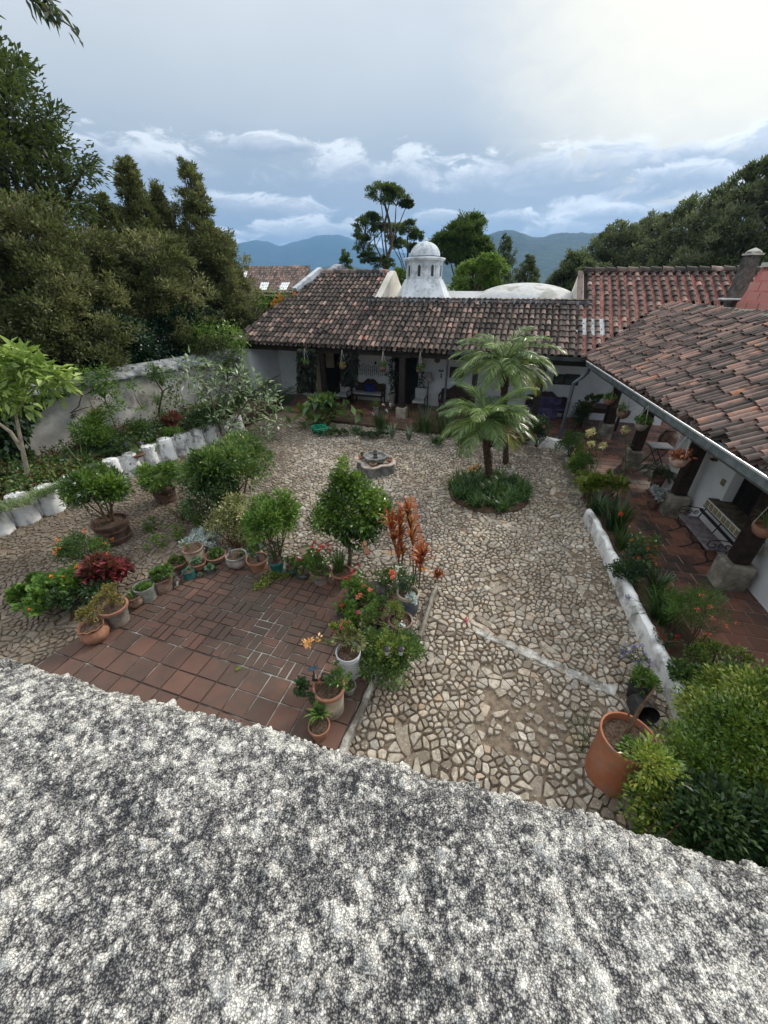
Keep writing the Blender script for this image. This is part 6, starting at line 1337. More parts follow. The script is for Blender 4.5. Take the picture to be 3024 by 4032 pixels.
def palm(base, top, label, nf, L, seed, r0=.12, wl=.3):
    r = np.random.default_rng(seed); t = empty('date_palm', base, label, 'palm', 'palms in the round bed'); base, top = np.array(base), np.array(top); b = MB(); pts = [base+(top-base)*i/8+np.array((math.sin(i)*.02, 0, 0)) for i in range(9)]
    b.tube(pts, [r0*(1.2 if i == 0 else 1+(.45 if i > 5 else 0)*(i-5)/3) for i in range(9)], 12)
    for i in range(90):
        s = r.uniform(.03, 1); p = base+(top-base)*s; a = r.uniform(0, 6.28); rr0 = r0*(1 if s < .6 else 1+(s-.6)); o_ = np.array((math.cos(a), math.sin(a), 0)); b.tube([p+o_*rr0*.8, p+o_*(rr0+.035)+(0, 0, .06)], [.02, .006], 4)
    b.build('trunk', M_ptr, t); lb = LB(); ly = LB(); b = MB()
    for i in range(nf):
        a = i*2.39996+r.uniform(-.2, .2); f = i/nf; el0 = 1.4-1.35*f**.9+r.uniform(-.1, .1); (lambda q: frond(q, b, top, a, el0, L*r.uniform(.85, 1.1), 1.15-.1*f+r.uniform(-.2, .15), r, wl))(ly if (i > nf*.6 and i % 7 == 3) else lb)
    lb.build('fronds', L_palm, t); ly.build('yellowing_fronds', L_palmy, t); b.build('ribs', M_stem, t)
p1 = g(1925, 1905, .05); palm(p1, gy(1915, 1660, p1[1]), 'lower date palm with a stout trunk in the round bed, nearer crown', 36, 1.5, 5, .1, .42)
p2 = g(2010, 1850, .05)+np.array((0, .55, 0)); tp = gy(1985, 1440, p2[1]); palm(p2, tp, 'taller date palm just behind, its crown reaching up to the roof eave', 38, 1.7, 6, .085, .46)
fl = MB(); pb = empty('round_bed', (2.86, 9.3, 0), 'round bed of dark strap leaved plants at the foot of the palms', 'flower bed')
b = MB(); b.lathe([(1.08, 0), (1.05, .06), (.9, .09), (.05, .12)], (2.86, 9.3, 0), 40, wob=lambda a, z: .04*nz3(math.cos(a)*2, math.sin(a)*2, 0)); b.build('soil', M_soil, pb)
lb = LB()
for i in range(180):
    a = rr.uniform(0, 6.28); q = math.sqrt(rr.uniform(.02, 1))*1.04; lb.add(*straps((2.86+q*math.cos(a), 9.3+q*math.sin(a), .08), 13, .4, .04, 1.0, 1, rr, spread=.05))
lb.build('strap_leaves', L_str, pb); V, Q = blooms([gy(1865, 1845, 9.6), gy(1880, 1838, 9.7), gy(1850, 1850, 9.5)], .05, 12, .08, rr); fastmesh('orange_blooms', V, Q, F_apri, pb)

# ---------------------------------------------------------------- huge terracotta pot and the bush in the lower right corner
t, c, R_ = pot(2478, 2900, 104, 3125, 'huge terracotta pot with a bare brown stump at the lower right', mat('big_pot_clay', (.3, .11, .055), (.4, .17, .1), 3, .85, .3, c3=(.2, .16, .14), s3=1.8, amt3=.9), 'cyl', 0, None)
b = MB(); b.tube([c+(-.02, .02, -.02), c+(.0, .05, .2), c+(.08, .12, .42), c+(.2, .2, .62)], [.026, .022, .018, .01], 8); b.tube([c+(.0, .05, .22), c+(-.05, .1, .36)], [.016, .008], 6); b.build('stump', M_twig, t, smooth=True); bush(t, c+(.03, -.18, .08), .2, .1, L_ger, 300, .035, .02, rr, 5, base=c)
t = empty('black_pot', g(2510, 2830, 0), 'black nursery pot tipped on the ground behind the huge terracotta pot', 'pot'); q = g(2515, 2830, 0)+(0, .1, .16); b = MB(); b.tube([q+(0, .05, 0), q+(-.03, -.2, .05)], [.13, .16], 20, cap=False); b.tube([q+(0, .04, 0), q+(0, .05, 0)], [.12, .12], 20); b.build('shell', M_blk, t)
def corner_bush(name, els, label, n, seed, m, L=.05, k=18, base=None):
    n = int(n*1.3); L *= 1.25
    r = np.random.default_rng(seed); base = base if base is not None else (els[0][0], els[0][1], 0); t_ = empty(name, base, label, 'bush', 'leafy shrubs in the lower right corner'); cc, dd = ell_clumps(els, n, r, .35); lb = LB(); lb.add(*clump_leaves(cc, dd, k, .12, L, L*.42, .35, r=r)); lb.build('foliage', m, t_)
    b = MB()
    for q in cc[::max(1, n//26)]: b.tube([np.array(base)+r.normal(size=3)*(.05, .05, 0), (np.array(base)+q)/2+r.normal(size=3)*.06, q], [.015, .009, .003], 5)
    b.build('stems', M_twig, t_); return t_
L_myr = leafmat('myrtle_leaf', (.04, .1, .016), (.15, .25, .035), (.48, .5, .1), .3, .3, 1.3, .7)
def E2(x, y, Y, rx, ry, rz): p = gy(x, y, Y); return (p[0], p[1], p[2], rx, ry, rz)
corner_bush('myrtle_shrub', [E2(2700, 3080, 2.0, .5, .45, .6), E2(2900, 2950, 2.2, .55, .5, .65), E2(2600, 3180, 1.75, .3, .3, .35), E2(2980, 3150, 1.8, .5, .5, .6), E2(2820, 2860, 2.6, .38, .4, .38), E2(2560, 3010, 1.95, .2, .2, .22), E2(2640, 3300, 1.6, .3, .3, .3), E2(3000, 2780, 2.5, .35, .35, .4)], 'biggest glossy yellow tipped shrub filling the lower right corner', 1000, 3, L_myr, .042, 26, base=(3.2, 1.9, 0))
corner_bush('myrtle_shrub', [E2(2880, 2740, 3.0, .38, .35, .42), E2(2780, 2790, 2.9, .25, .3, .3)], 'younger red tipped shrub above the big corner one', 330, 4, L_myr, .04, 22, base=(4.0, 2.9, 0))
corner_bush('dark_shrub', [E2(2800, 3280, 1.5, .45, .4, .5), E2(3000, 3330, 1.4, .4, .4, .5)], 'dark low shrub right above the parapet edge in the corner', 360, 6, L_dk, .055, 22, base=(2.3, 1.4, 0))
t, c = plant('potted_plant', 2500, 2745, 'low green tuft in a dark pot against the whitewashed kerb', cat='potted plant'); b = MB(); b.lathe([(.11, 0), (.14, .2), (.15, .24), (.12, .24), (.12, .2)], c, 18); b.build('pot', M_blk, t, smooth=True); bush(t, c+(.02, 0, .36), .2, .16, L_ger, 480, .05, .02, rr, 6, base=c+(0, 0, .2))
t, c = plant('weed_tuft', 2290, 2960, 'thin wispy weed growing from the cobbles near the huge terracotta pot', cat='plant'); b = MB()
for i in range(9): q = c+np.array((rr.uniform(-.3, .1), rr.uniform(-.1, .3), rr.uniform(.3, .75))); b.tube([c, (c+q)/2+rr.normal(size=3)*.02, q], [.004, .003, .0015], 4)
b.build('stems', M_stem, t); P = c+np.outer(rr.uniform(0, 1, 160), (-.1, .1, .5))+rr.normal(size=(160, 3))*.07; P[:, 2] = np.maximum(P[:, 2], .02); put_leaves(t, P, rr.normal(size=P.shape)+(0, 0, .3), .05, .008, L_grn, 'foliage', rr)
# small bits on the cobbles
t = MB(); p = g(1834, 2443, .04); V, Q = blooms([p+(0, 0, .01)], .03, 14, .04, rr); tag(fastmesh('fallen_petals', V, Q, F_pink, None), 'magenta petals fallen on the cobbles', 'petals')

# ---------------------------------------------------------------- long flower bed on the right, near to far
def bedp(x, y, z=.14): return g(x, y, z)
def bed_strap(x, y, label, n, L, W, m, arch=.9, spread=.14, name='strap_plant', flowers=None, z=.14):
    p = g(x, y, z); p[0] += .1 if z == .14 else 0; t_ = empty(name, p, label, 'plant'); strap_clump(t_, p, n, L, W, m, arch, rr, spread)
    if flowers:
        fm, pts = flowers; b_ = MB(); 
        for q in pts: b_.tube([p, (p+q)/2+(.02, 0, .05), q], [.006, .005, .003], 4)
        b_.build('flower_stalks', M_stem, t_); V_, Q_ = blooms(pts, .035, 18, .035, rr); fastmesh('flowers', V_, Q_, fm, t_)
    return t_
def bed_bush(x, y, label, rx, rz, m, n, L, W=None, z=.14, flowers=None, name='bed_bush', zc=None, **kw):
    p = g(x, y, z); p[0] += .12 if (z == .14 and y > 2000) else 0; t_ = empty(name, p, label, 'bush'); bush(t_, p+(0, 0, zc or rz*1.0), rx, rz, m, n, L, W, rr, 8, base=p, flowers=flowers, **kw); return t_
bed_strap(2400, 2080, 'big dark sword leaved clump at the upper end of the long white kerb', 70, .85, .07, L_dk, .5, .25)
bed_strap(2330, 2020, 'dark lily clump touching the top of the long white kerb', 60, .55, .05, L_dk, .7, .2)
bed_strap(2425, 2160, 'fresh green iris clump with one red bud', 60, .6, .022, L_str, .6, .12, flowers=(F_red, [gy(2445, 2025, 6.7)]))
bed_bush(2470, 2235, 'low bush with orange blossom spikes beside the tile floor', .36, .26, L_dk, 1400, .035, .022, flowers=(F_oran, 22, .02, .025))
bed_bush(2500, 2200, 'small leaved bush with white flecks above the orange flowers', .3, .3, L_grn, 1000, .03, .02, flowers=(F_wh, 10, .012, .015))
bed_bush(2420, 2290, 'dark leafy rose bush halfway down the long bed', .34, .28, L_dk, 1300, .045, .03)
bed_strap(2560, 2330, 'broad dark agave like blades beside the walkway', 36, .5, .06, L_dk, .6, .12)
bed_strap(2570, 2440, 'arching day lily clump hanging over the white kerb', 90, .6, .024, L_str, 1.1, .15, flowers=(F_vio, [gy(2470, 2350, 5.0), gy(2480, 2360, 5.0)]))
bed_bush(2610, 2500, 'thin grassy papyrus like bush leaning over the walkway', .3, .45, L_ger, 1100, .09, .008, zc=.55, up=.8)
bed_bush(2680, 2560, 'tall wispy stems with small coral flowers over the tile floor', .34, .5, L_grn, 900, .08, .008, zc=.75, flowers=(F_coral, 9, .025, .025), up=.8)
bed_bush(2570, 2560, 'crimson flowered low plant spilling over the kerb', .24, .16, L_dk, 500, .04, .015, flowers=(F_crim, 22, .03, .022))
bed_bush(2495, 2600, 'pale violet daisies leaning out over the cobbles', .2, .14, L_grn, 260, .04, .01, flowers=(F_vio, 26, .025, .022), z=.2)
bed_bush(2760, 2650, 'dense green bush with yellow tips where the bed meets the corner shrub', .4, .3, L_myr, 1600, .04, .018)
bed_bush(2680, 2720, 'rounded light green bush beside the white kerb near the big pot', .3, .24, L_grn, 1000, .045, .03)
bed_bush(2580, 2390, 'green filler bush with one orange bloom by the kerb', .26, .2, L_grn, 700, .04, .025, flowers=(F_oran, 3, .02, .025))
# upper part of the bed
bed_bush(2300, 1965, 'bright lime green shrub with broad leaves arching over the cobbles', .42, .26, L_yel, 560, .13, .06, zc=.5, up=.3, lump=9)
bed_bush(2390, 1970, 'second lime green broad leaved branch reaching towards the walkway', .32, .2, L_yel, 300, .13, .055, zc=.5, lump=6)
bed_bush(2270, 1880, 'dense yellow green bush dotted with small orange flowers by the grey kerb', .5, .42, L_ger, 3000, .05, .026, flowers=(F_apri, 14, .02, .025))
bed_bush(2240, 1800, 'darker rounded bush at the upper end of the grey kerb', .5, .4, L_grn, 2600, .05, .026, flowers=(F_oran, 8, .02, .02))
def rose(x0, y0, blooms_, label, n):
    p = g(x0, y0, .14); t_ = empty('rose_bush', p, label, 'rose bush', 'yellow roses of the right bed'); b_ = MB(); P_ = []
    for q in blooms_:
        b_.tube([p, (p+q)/2+rr.normal(size=3)*.03, q], [.01, .008, .005], 5); P_ += [p*(1-s)+q*s for s in np.linspace(.25, .92, n)]
    b_.build('stems', M_stem, t_); P_ = np.array(P_)+rr.normal(size=(len(P_), 3))*.1; put_leaves(t_, P_, rr.normal(size=P_.shape)+(0, 0, .2), .075, .045, L_grn, 'foliage', rr)
    V_, Q_ = blooms(blooms_, .085, 70, .07, rr); fastmesh('yellow_roses', V_, Q_, F_yel, t_)
rose(2330, 1905, [gy(2318, 1708, 10.3), gy(2332, 1700, 10.3), gy(2330, 1750, 10.1), gy(2372, 1757, 10.1)], 'rose bush with four pale yellow roses above the dense bush', 40)
rose(2465, 1900, [gy(2463, 1693, 9.9)], 'single tall yellow rose standing in front of the stone plinth', 60)
bed_bush(2110, 1760, 'pink flowered leafy bush behind the curved white kerb', .5, .55, L_dk, 2600, .06, .035, z=.2, flowers=(F_coral, 8, .04, .03)); bed_bush(2260, 1700, 'tall dark leafy climber at the far corner post', .4, .7, L_dk, 2200, .06, .035, z=.1, flowers=(F_red, 5, .035, .03))
# ---------------------------------------------------------------- bed below the far arcade
def far_strap(x, y, label, n, L, W, m, arch=.8, name='strap_plant'): return bed_strap(x, y, label, n, L, W, m, arch, .25, name, z=.1)
far_strap(1400, 1700, 'dark creeping plants beside the coiled hose', 150, .25, .03, L_dk, 1.1)
t, c = plant('elephant_ear', 1240, 1672, 'broad leaved elephant ear plant behind the green hose', .1, 'plant'); P = c+rr.normal(size=(70, 3))*(.65, .3, .2)+(.15, .1, .45); put_leaves(t, P, rr.normal(size=P.shape)*.7+(0, -.3, .3), .5, .24, L_grn, 'foliage', rr); b = MB(); [b.tube([c, q], .01, 4) for q in P[::3]]; b.build('stems', M_stem, t)
bush(t, c+(.35, .2, .85), .55, .35, L_grn, 300, .22, .1, rr, 6, base=c, name='upper_foliage')
t, c = plant('fern', 1480, 1640, 'small bright potted fern on a little stand in the far bed', .1, 'plant'); strap_clump(t, c+(0, .1, .35), 40, .4, .03, L_ger, 1., rr, .05); b = MB(); b.lathe([(.12, 0), (.1, .3), (.15, .38)], c+(0, .1, 0), 10); b.build('pot', M_terrag, t)
for i, (x, y, lab) in enumerate(((1545, 1725, 'left spiky grey green agave'), (1610, 1735, 'right spiky grey green agave'))):
    t, c = plant('agave', x, y, lab+' at the edge of the far bed', .08, 'agave', 'agaves at the edge of the far bed'); strap_clump(t, c, 30, .62, .05, leafmat('agave_leaf', (.06, .1, .06), (.13, .19, .12), (.22, .28, .18), .05, .5, 2), .75, rr, .04)
t, c = plant('iris_clump', 1500, 1690, 'tall grey green iris clump with white flowers left of the stone plinth', .1, 'plant'); strap_clump(t, c, 120, .85, .03, L_dk, .35, rr, .3); V, Q = blooms([c+(.2, -.1, .75), c+(-.3, 0, .6), c+(.35, .1, .9), c+(.1, 0, .95)], .04, 10, .05, rr); fastmesh('flowers', V, Q, F_wh, t)
for i, (x, y, lab) in enumerate(((1670, 1700, 'tall dark reed clump right of the stone plinth'), (1760, 1710, 'tall dark reed clump under the floor lamp'), (1850, 1700, 'reed clump in front of the dark settee, left of the palms'))):
    t, c = plant('reed_clump', x, y, lab, .1, 'plant', 'reed clumps of the far bed'); strap_clump(t, c, 170, .95, .028, L_dk, .38, rr, .42)
far_strap(1720, 1745, 'low grassy border along the far bed behind the fountain', 260, .3, .015, L_str, 1., 'border_grass'); far_strap(1830, 1745, 'dense grassy mound at the right end of the far border', 320, .3, .014, L_str, 1., 'border_grass')
for x_, y_, lab in ((1300, 1712, 'dark ground creeper right of the hose'), (1460, 1722, 'dark ground creeper left of the agaves'), (1960, 1745, 'dark ground creeper behind the palm trunk'), (2040, 1722, 'leafy creeper next to the clay bowl')):
    t, c = plant('ground_creeper', x_, y_, lab, .08, 'plant', 'creepers edging the far bed'); bush(t, c+(0, .05, .08), .75, .12, L_dk, 1100, .06, .035, rr, 5, ry=.3, base=c)
t, c = plant('palm_shrub', 1000, 1600, 'clump of feathery areca palms against the left end of the arcade', .05, 'palm'); lb = LB(); b = MB()
for i in range(34):
    a = rr.uniform(0, 6.28); frond(lb, b, c+np.array((rr.uniform(-.7, 1.6), rr.uniform(-.3, .5), .1)), a, rr.uniform(1.0, 1.4), rr.uniform(1.2, 2.0), rr.uniform(.7, 1.3), rr, .32, 26)
lb.build('fronds', L_dk, t); b.build('ribs', M_stem, t)
# clay bowl by the corner
t, c, R_ = pot(2060, 1712, 42, 1740, 'wide low clay bowl left of the curved white kerb', M_terrad, 'bowl', .08, None); bush(t, c+(0, 0, .2), .3, .2, L_dk, 400, .06, .03, rr, 5, base=c)
# coiled green hose
hc = g(1262, 1705, .06); t = empty('garden_hose', hc, 'coiled bright green garden hose lying at the edge of the far bed', 'hose'); b = MB(); pts = []
for i in range(240): a = i*.2; k_ = i/240; pts.append(hc+np.array((math.cos(a)*(.28+.05*math.sin(i*.7)), math.sin(a)*(.24+.05*math.sin(i*.9)), .02+.24*k_+.015*math.sin(i*1.3))))
b.tube(pts, .019, 6); b.build('coil', mat('green_hose', (.0, .17, .09), (.01, .3, .16), 6, .35, spec=.6), t, smooth=True)
rr = np.random.default_rng(99)
ZB = .44
def lb_bush(x, y, label, rx, rz, m, n, L, W=None, z=ZB, cat='bush', name='bed_bush', zc=None, flowers=None, **kw):
    p = g(x, y, z); t_ = empty(name, p, label, cat); bush(t_, p+(0, 0, zc or rz), rx, rz, m, n, L, W, rr, 8, base=p, flowers=flowers, **kw); return t_
def lb_strap(x, y, label, n, L, W, m, arch=.8, spread=.15, name='strap_plant', z=ZB):
    p = g(x, y, z); t_ = empty(name, p, label, 'plant'); strap_clump(t_, p, n, L, W, m, arch, rr, spread); return t_
def branchy(name, base, paths, tufts_, label, leafm, L, W, k, barkm, r0=.05, cat='small tree', round_=False, up=.3, cr=.22, group=None):
    """small tree whose bare crooked stems and leaf tufts are given point by point"""
    t_ = empty(name, base, label, cat, group); b_ = MB()
    for pts, ra in paths: n = len(pts); b_.tube(pts, [ra*(1-.6*i/max(1, n-1)) for i in range(n)], 7)
    lb_ = LB()
    for q, s in tufts_:
        q = np.array(q); n = int(k*s*s+8); d = unit(rr.normal(size=(n, 3))*(1, 1, .7)+np.array((0, 0, up))); P = q+d*cr*s*rr.uniform(.1, 1., (n, 1)); V_, Q_ = leaf_quads(P, d+rr.normal(size=(n, 3))*.35+(0, 0, -.1), L, W, r=rr, round_=round_); lb_.add(V_, Q_)
        j = paths[rr.integers(len(paths))][0]; ends = [np.array(p_) for pth, _ in paths for p_ in pth[1:]]; e = min(ends, key=lambda v: np.linalg.norm(v-q)); b_.tube([e, (e+q)/2+rr.normal(size=3)*.03, q], [.012, .009, .005], 5)
    b_.build('branches', barkm, t_, smooth=True); lb_.build('foliage', leafm, t_); return t_
# frangipani with pale bare stems at the left edge
Y0 = 8.9
fb = gy(90, 1860, Y0); fb[2] = ZB; P_ = lambda x, y, dY=0: gy(x, y, Y0+dY)
branchy('frangipani_tree', fb, [([fb, P_(95, 1800), P_(75, 1700), P_(55, 1600)], .06), ([P_(85, 1770), P_(40, 1700), P_(-30, 1650), P_(-90, 1600)], .05), ([P_(55, 1620), P_(30, 1560), P_(60, 1500)], .035), ([P_(60, 1640), P_(110, 1560), P_(160, 1500)], .03), ([P_(-90, 1600), P_(-120, 1500)], .03)],
    [(P_(60, 1420), 1.2), (P_(20, 1450), 1.1), (P_(120, 1440), 1.2), (P_(190, 1470), 1.2), (P_(250, 1500), .8), (P_(0, 1500), 1.2), (P_(90, 1480), 1.1), (P_(150, 1520), 1.1), (P_(230, 1530), .9), (P_(-60, 1440), 1.3), (P_(40, 1560), 1.1), (P_(90, 1590), .8), (P_(-10, 1590), 1.0), (P_(70, 1395), .7), (P_(-120, 1480), 1.3), (P_(0, 1540, -.3), 1.)],
    'pale stemmed tree with large lime green leaves at the left edge, above the garden wall', leafmat('frangipani_leaf', (.16, .26, .05), (.3, .42, .09), (.5, .62, .2), .35, .4, 2, .6), .26, .1, 46, M_barkp, cr=.3)
def wallp(x, y, off=.12):
    r_ = ray(x, y); t_ = (np.dot(WL0, nW)+off)/(r_[0]*nW[0]+r_[1]*nW[1]); return r_*t_+np.array((0, 0, H))
def wall_leaves(poly, n, L, W, m, label, stem, off=.2):
    xs = [p[0] for p in poly]; ys = [p[1] for p in poly]; P_l = []
    while len(P_l) < n:
        x, y = rr.uniform(min(xs), max(xs)), rr.uniform(min(ys), max(ys))
        if inpoly((x, y), poly): P_l.append(wallp(x, y, off+rr.uniform(-.12, .2)*(1+nz3(x*.02, y*.02))))
    P_l = np.array(P_l); P_l[:, 2] = np.maximum(P_l[:, 2], ZB); t_ = empty('wall_climber', P_l[0]*(1, 1, 0), label, 'climber'); put_leaves(t_, P_l, rr.normal(size=P_l.shape)*.6+np.append(nW*.6, -.5), L, W, m, 'foliage', rr)
    b_ = MB(); b_.tube([wallp(*s_, .1) for s_ in stem], .02, 6); b_.build('stems', M_twig, t_); return t_
wall_leaves([(-140, 1500), (60, 1510), (110, 1560), (150, 1640), (100, 1720), (130, 1800), (-140, 1900)], 3200, .17, .1, L_dk, 'dark climbing leaves covering the wall below the lime green tree', [(20, 1850), (30, 1700), (60, 1560)])
wall_leaves([(130, 1560), (240, 1520), (330, 1500), (330, 1530), (220, 1570), (140, 1620)], 380, .1, .07, L_grn, 'light creeper draped over the coping between the lime tree and the rose', [(160, 1620), (220, 1560)])
wall_leaves([(780, 1440), (960, 1410), (960, 1560), (860, 1640), (780, 1600)], 700, .12, .06, L_dk, 'dark foliage against the far end of the garden wall', [(880, 1640), (900, 1440)])
# crooked rose tree against the wall
Y1 = 11.6; P_ = lambda x, y, dY=0: gy(x, y, Y1+dY); fb = P_(350, 1690); fb[2] = ZB
branchy('climbing_rose', fb, [([fb, P_(350, 1680), P_(280, 1625), P_(310, 1600), P_(320, 1560), P_(370, 1540)], .025), ([P_(280, 1625), P_(330, 1608), P_(362, 1600), P_(350, 1570), P_(400, 1575)], .016), ([P_(400, 1600), P_(470, 1600), P_(560, 1610)], .012), ([P_(370, 1540), P_(420, 1500)], .012)],
    [(P_(350, 1500), 1.1), (P_(400, 1490), 1.2), (P_(420, 1520), 1.2), (P_(380, 1540), 1), (P_(330, 1470), .8), (P_(300, 1460), .6), (P_(420, 1470), .8), (P_(520, 1520), .8), (P_(450, 1560), .8), (P_(430, 1600), .9), (P_(480, 1600), .6), (P_(560, 1610), .5), (P_(400, 1640), .9)],
    'crooked thin rose with pale leaf sprays against the stained wall', L_ger, .1, .05, 110, M_twig, cr=.32)
lb_bush(400, 1790, 'mixed bush with yellow green leaves in front of the stained wall', .75, .6, L_ger, 1700, .09, .045, zc=.75)
lb_bush(300, 1740, 'dark broad leaved climber low on the wall behind the yellow green bush', .5, .45, L_dk, 500, .16, .12, zc=.8)
for x, y, z_, lab, m in ((425, 1700, 1.35, 'tall cordyline with tan tipped leaves standing against the wall', L_ochre), (470, 1665, 1.75, 'dark spiky cordyline right of the tan tipped one', L_dk)):
    p = g(x, y+60, ZB); t_ = empty('cordyline', p, lab, 'plant'); b_ = MB(); b_.tube([p, p+(0, 0, z_-.4)], .02, 6); b_.build('stem', M_twig, t_); strap_clump(t_, p+(0, 0, z_-.4), 40, .5, .055, m, 1.1, rr, .03)
lb_strap(340, 1850, 'clump of long arching crinum leaves behind the citrus tub', 34, .85, .06, L_str, 1.1); lb_strap(240, 1850, 'dark bromeliad like rosette in the planter, left of the crinum', 30, .55, .07, L_dk, .9)
lb_bush(180, 1900, 'reddish brown coleus patch among the planter greens', .5, .2, leafmat('rust_leaf', (.05, .025, .012), (.14, .04, .025), (.22, .08, .04), .2, .5, 2), 900, .08, .03)
lb_bush(90, 1905, 'dark glossy ground foliage at the left end of the planter', .6, .24, L_dk, 1000, .12, .05); lb_strap(30, 1880, 'big dark red tinged bromeliad at the left edge', 30, .7, .09, leafmat('bromeliad_leaf', (.02, .03, .01), (.06, .06, .02), (.2, .05, .03), .1, .4, 2), .9)
t = empty('spider_plants', g(120, 1985, ZB), 'border of pale striped spider plants spilling over the near planter wall', 'plant border'); lb = LB()
for i in range(30):
    x = -80+i*12; p = g(x, 2060-(x*.36)-38+rr.uniform(-20, 6), .6); lb.add(*straps(p, 34, .26, .014, 1.15, 1, rr, spread=.08))
lb.build('foliage', L_spi, t)
t = empty('border_plants', g(650, 1760, ZB), 'low mixed green border along the top of the farther planter wall', 'plant border'); lb = LB()
for i in range(40):
    s = i/39; q0 = np.append(KP[5]*(1-s)+KP[-2]*s-nW*rr.uniform(.35, .9), .42); lb.add(*straps(q0, 40, .3, .016, 1.1, 1, rr, spread=.16))
lb.build('foliage', L_str, t)
t, c, R_ = pot(537, 1786, 28, 1806, 'tan bowl with thin grass and violet flowers resting on the planter wall', M_terra, 'bowl', .5, None); strap_clump(t, c, 60, .3, .01, L_spi, .9, rr, .05); V, Q = blooms([c+(-.2, 0, .28), c+(.2, .05, .3)], .05, 14, .04, rr); fastmesh('flowers', V, Q, F_vio, t)
for x, y, lab, m, n, rx, rz, L in ((470, 1800, 'feathery deep green filler between the tan bowl and the wall', L_dk, 1300, .6, .32, .07), (560, 1740, 'small upright grey green bush near the tan bowl', L_grn, 900, .4, .4, .05), (640, 1730, 'rosy bronze grass patch on the planter', L_ochre, 500, .4, .16, .05),
        (700, 1700, 'deep red leaved shrub against the wall in the middle of the planter', L_red, 900, .5, .36, .08), (690, 1740, 'bright green low bush in front of the red shrub', L_ger, 900, .45, .26, .05), (800, 1700, 'dark bushy greens below the magnolia branches', L_dk, 1800, .8, .4, .08), (900, 1660, 'dark leafy mass at the far end of the planter', L_dk, 2000, .9, .55, .08)):
    lb_bush(x, y, lab, rx, rz, m, n, L)
# climber hanging over the coping
Y2 = 14.0; P_ = lambda x, y, dY=0: gy(x, y, Y2+dY)
t = empty('wall_climber', P_(640, 1700), 'climber with striped leaf tufts hanging down the wall near its middle', 'climber'); b = MB(); b.tube([P_(640, 1720), P_(625, 1620), P_(640, 1540), P_(600, 1480)], [.04, .035, .03, .02], 6); b.tube([P_(640, 1540), P_(700, 1510), P_(690, 1600)], [.02, .015, .008], 5); b.build('stems', M_twig, t)
lb = LB()
for x, y, m_ in ((610, 1470, 1), (640, 1520, 1), (620, 1590, 1), (645, 1650, 1), (600, 1500, 1)): lb.add(*straps(P_(x, y), 46, .5, .03, 1.1, 1, rr, spread=.05))
lb.build('foliage', L_spi, t); cc = np.array([P_(x, y) for x, y in ((650, 1480), (680, 1490), (630, 1470), (655, 1560), (690, 1540), (700, 1580), (600, 1455), (640, 1600), (660, 1650))]); n = 60
P2 = np.repeat(cc, n, 0)+rr.normal(size=(len(cc)*n, 3))*.16; put_leaves(t, P2, rr.normal(size=P2.shape)+(0, 0, -.2), .1, .07, L_grn, 'ivy_leaves', rr)
# magnolia like tree with pale backed leaves leaning over the courtyard
Y3 = 13.4; P_ = lambda x, y, dY=0: gy(x, y, Y3+dY); fb = g(900, 1760, 0)
sp_ = [(700, 1440), (760, 1430), (820, 1450), (890, 1470), (930, 1490), (960, 1480), (1000, 1500), (1040, 1520), (1060, 1560), (1080, 1590), (1000, 1560), (950, 1550), (900, 1540), (850, 1520), (800, 1560), (780, 1610), (830, 1600), (880, 1610), (940, 1610), (1000, 1620), (1060, 1640), (1090, 1670), (1020, 1680), (960, 1670), (900, 1670), (850, 1650), (790, 1650), (820, 1700), (1060, 1740), (740, 1500), (780, 1500), (1030, 1590)]
branchy('magnolia_tree', fb, [([fb, P_(870, 1700), P_(850, 1640), P_(830, 1560), P_(790, 1500)], .05), ([P_(880, 1720), P_(930, 1650), P_(980, 1570), P_(1030, 1540)], .035), ([P_(860, 1660), P_(960, 1700), P_(1050, 1690)], .025), ([P_(840, 1600), P_(900, 1550), P_(930, 1500)], .025), ([P_(850, 1640), P_(790, 1640)], .02), ([P_(960, 1700), P_(1000, 1740), P_(1060, 1740)], .015)],
    [((P_(x, y, rr.uniform(-.5, .6))), rr.uniform(.8, 1.2)) for x, y in sp_], 'open small tree with glossy leaves and pale undersides leaning over the far left cobbles', L_mag, .26, .08, 17, M_bark, cr=.36)
Y4 = 17.0; P_ = lambda x, y, dY=0: gy(x, y, Y4+dY); fb = P_(760, 1560); fb[2] = ZB
branchy('orange_tree', fb, [([fb, P_(775, 1500), P_(765, 1440), P_(720, 1410)], .05), ([P_(765, 1440), P_(820, 1390), P_(860, 1340)], .035), ([P_(770, 1430), P_(840, 1420), P_(920, 1400)], .03), ([P_(720, 1410), P_(690, 1415)], .02)],
    [(P_(x, y, rr.uniform(-.4, .5)), rr.uniform(.8, 1.2)) for x, y in ((740, 1330), (780, 1310), (830, 1300), (870, 1330), (900, 1300), (930, 1320), (760, 1370), (810, 1350), (860, 1370), (910, 1360), (930, 1390), (790, 1400), (840, 1420), (890, 1420), (730, 1300), (720, 1360), (945, 1350), (700, 1440), (760, 1430), (820, 1450), (870, 1450), (800, 1330))],
    'bright green small leaved tree rising over the wall beside the arcade end', leafmat('orange_tree_leaf', (.04, .1, .015), (.1, .2, .03), (.22, .34, .06), .35, .35, 2, .6), .12, .055, 150, M_bark, cr=.42)
t = empty('flowering_vine', PF(1.6, 3.0), 'vine with orange flowers growing over the upper left edge of the tiled roof', 'climber'); r = rr
P3 = np.concatenate([gy(x, y, 21.5)+r.normal(size=(110, 3))*(.4, .3, .22) for x, y in ((1060, 1210), (1120, 1195), (1170, 1180), (1090, 1170), (1010, 1230), (960, 1270), (1040, 1190))]); put_leaves(t, P3, r.normal(size=P3.shape)+(0, -.4, .2), .17, .09, L_ger, 'foliage', r)
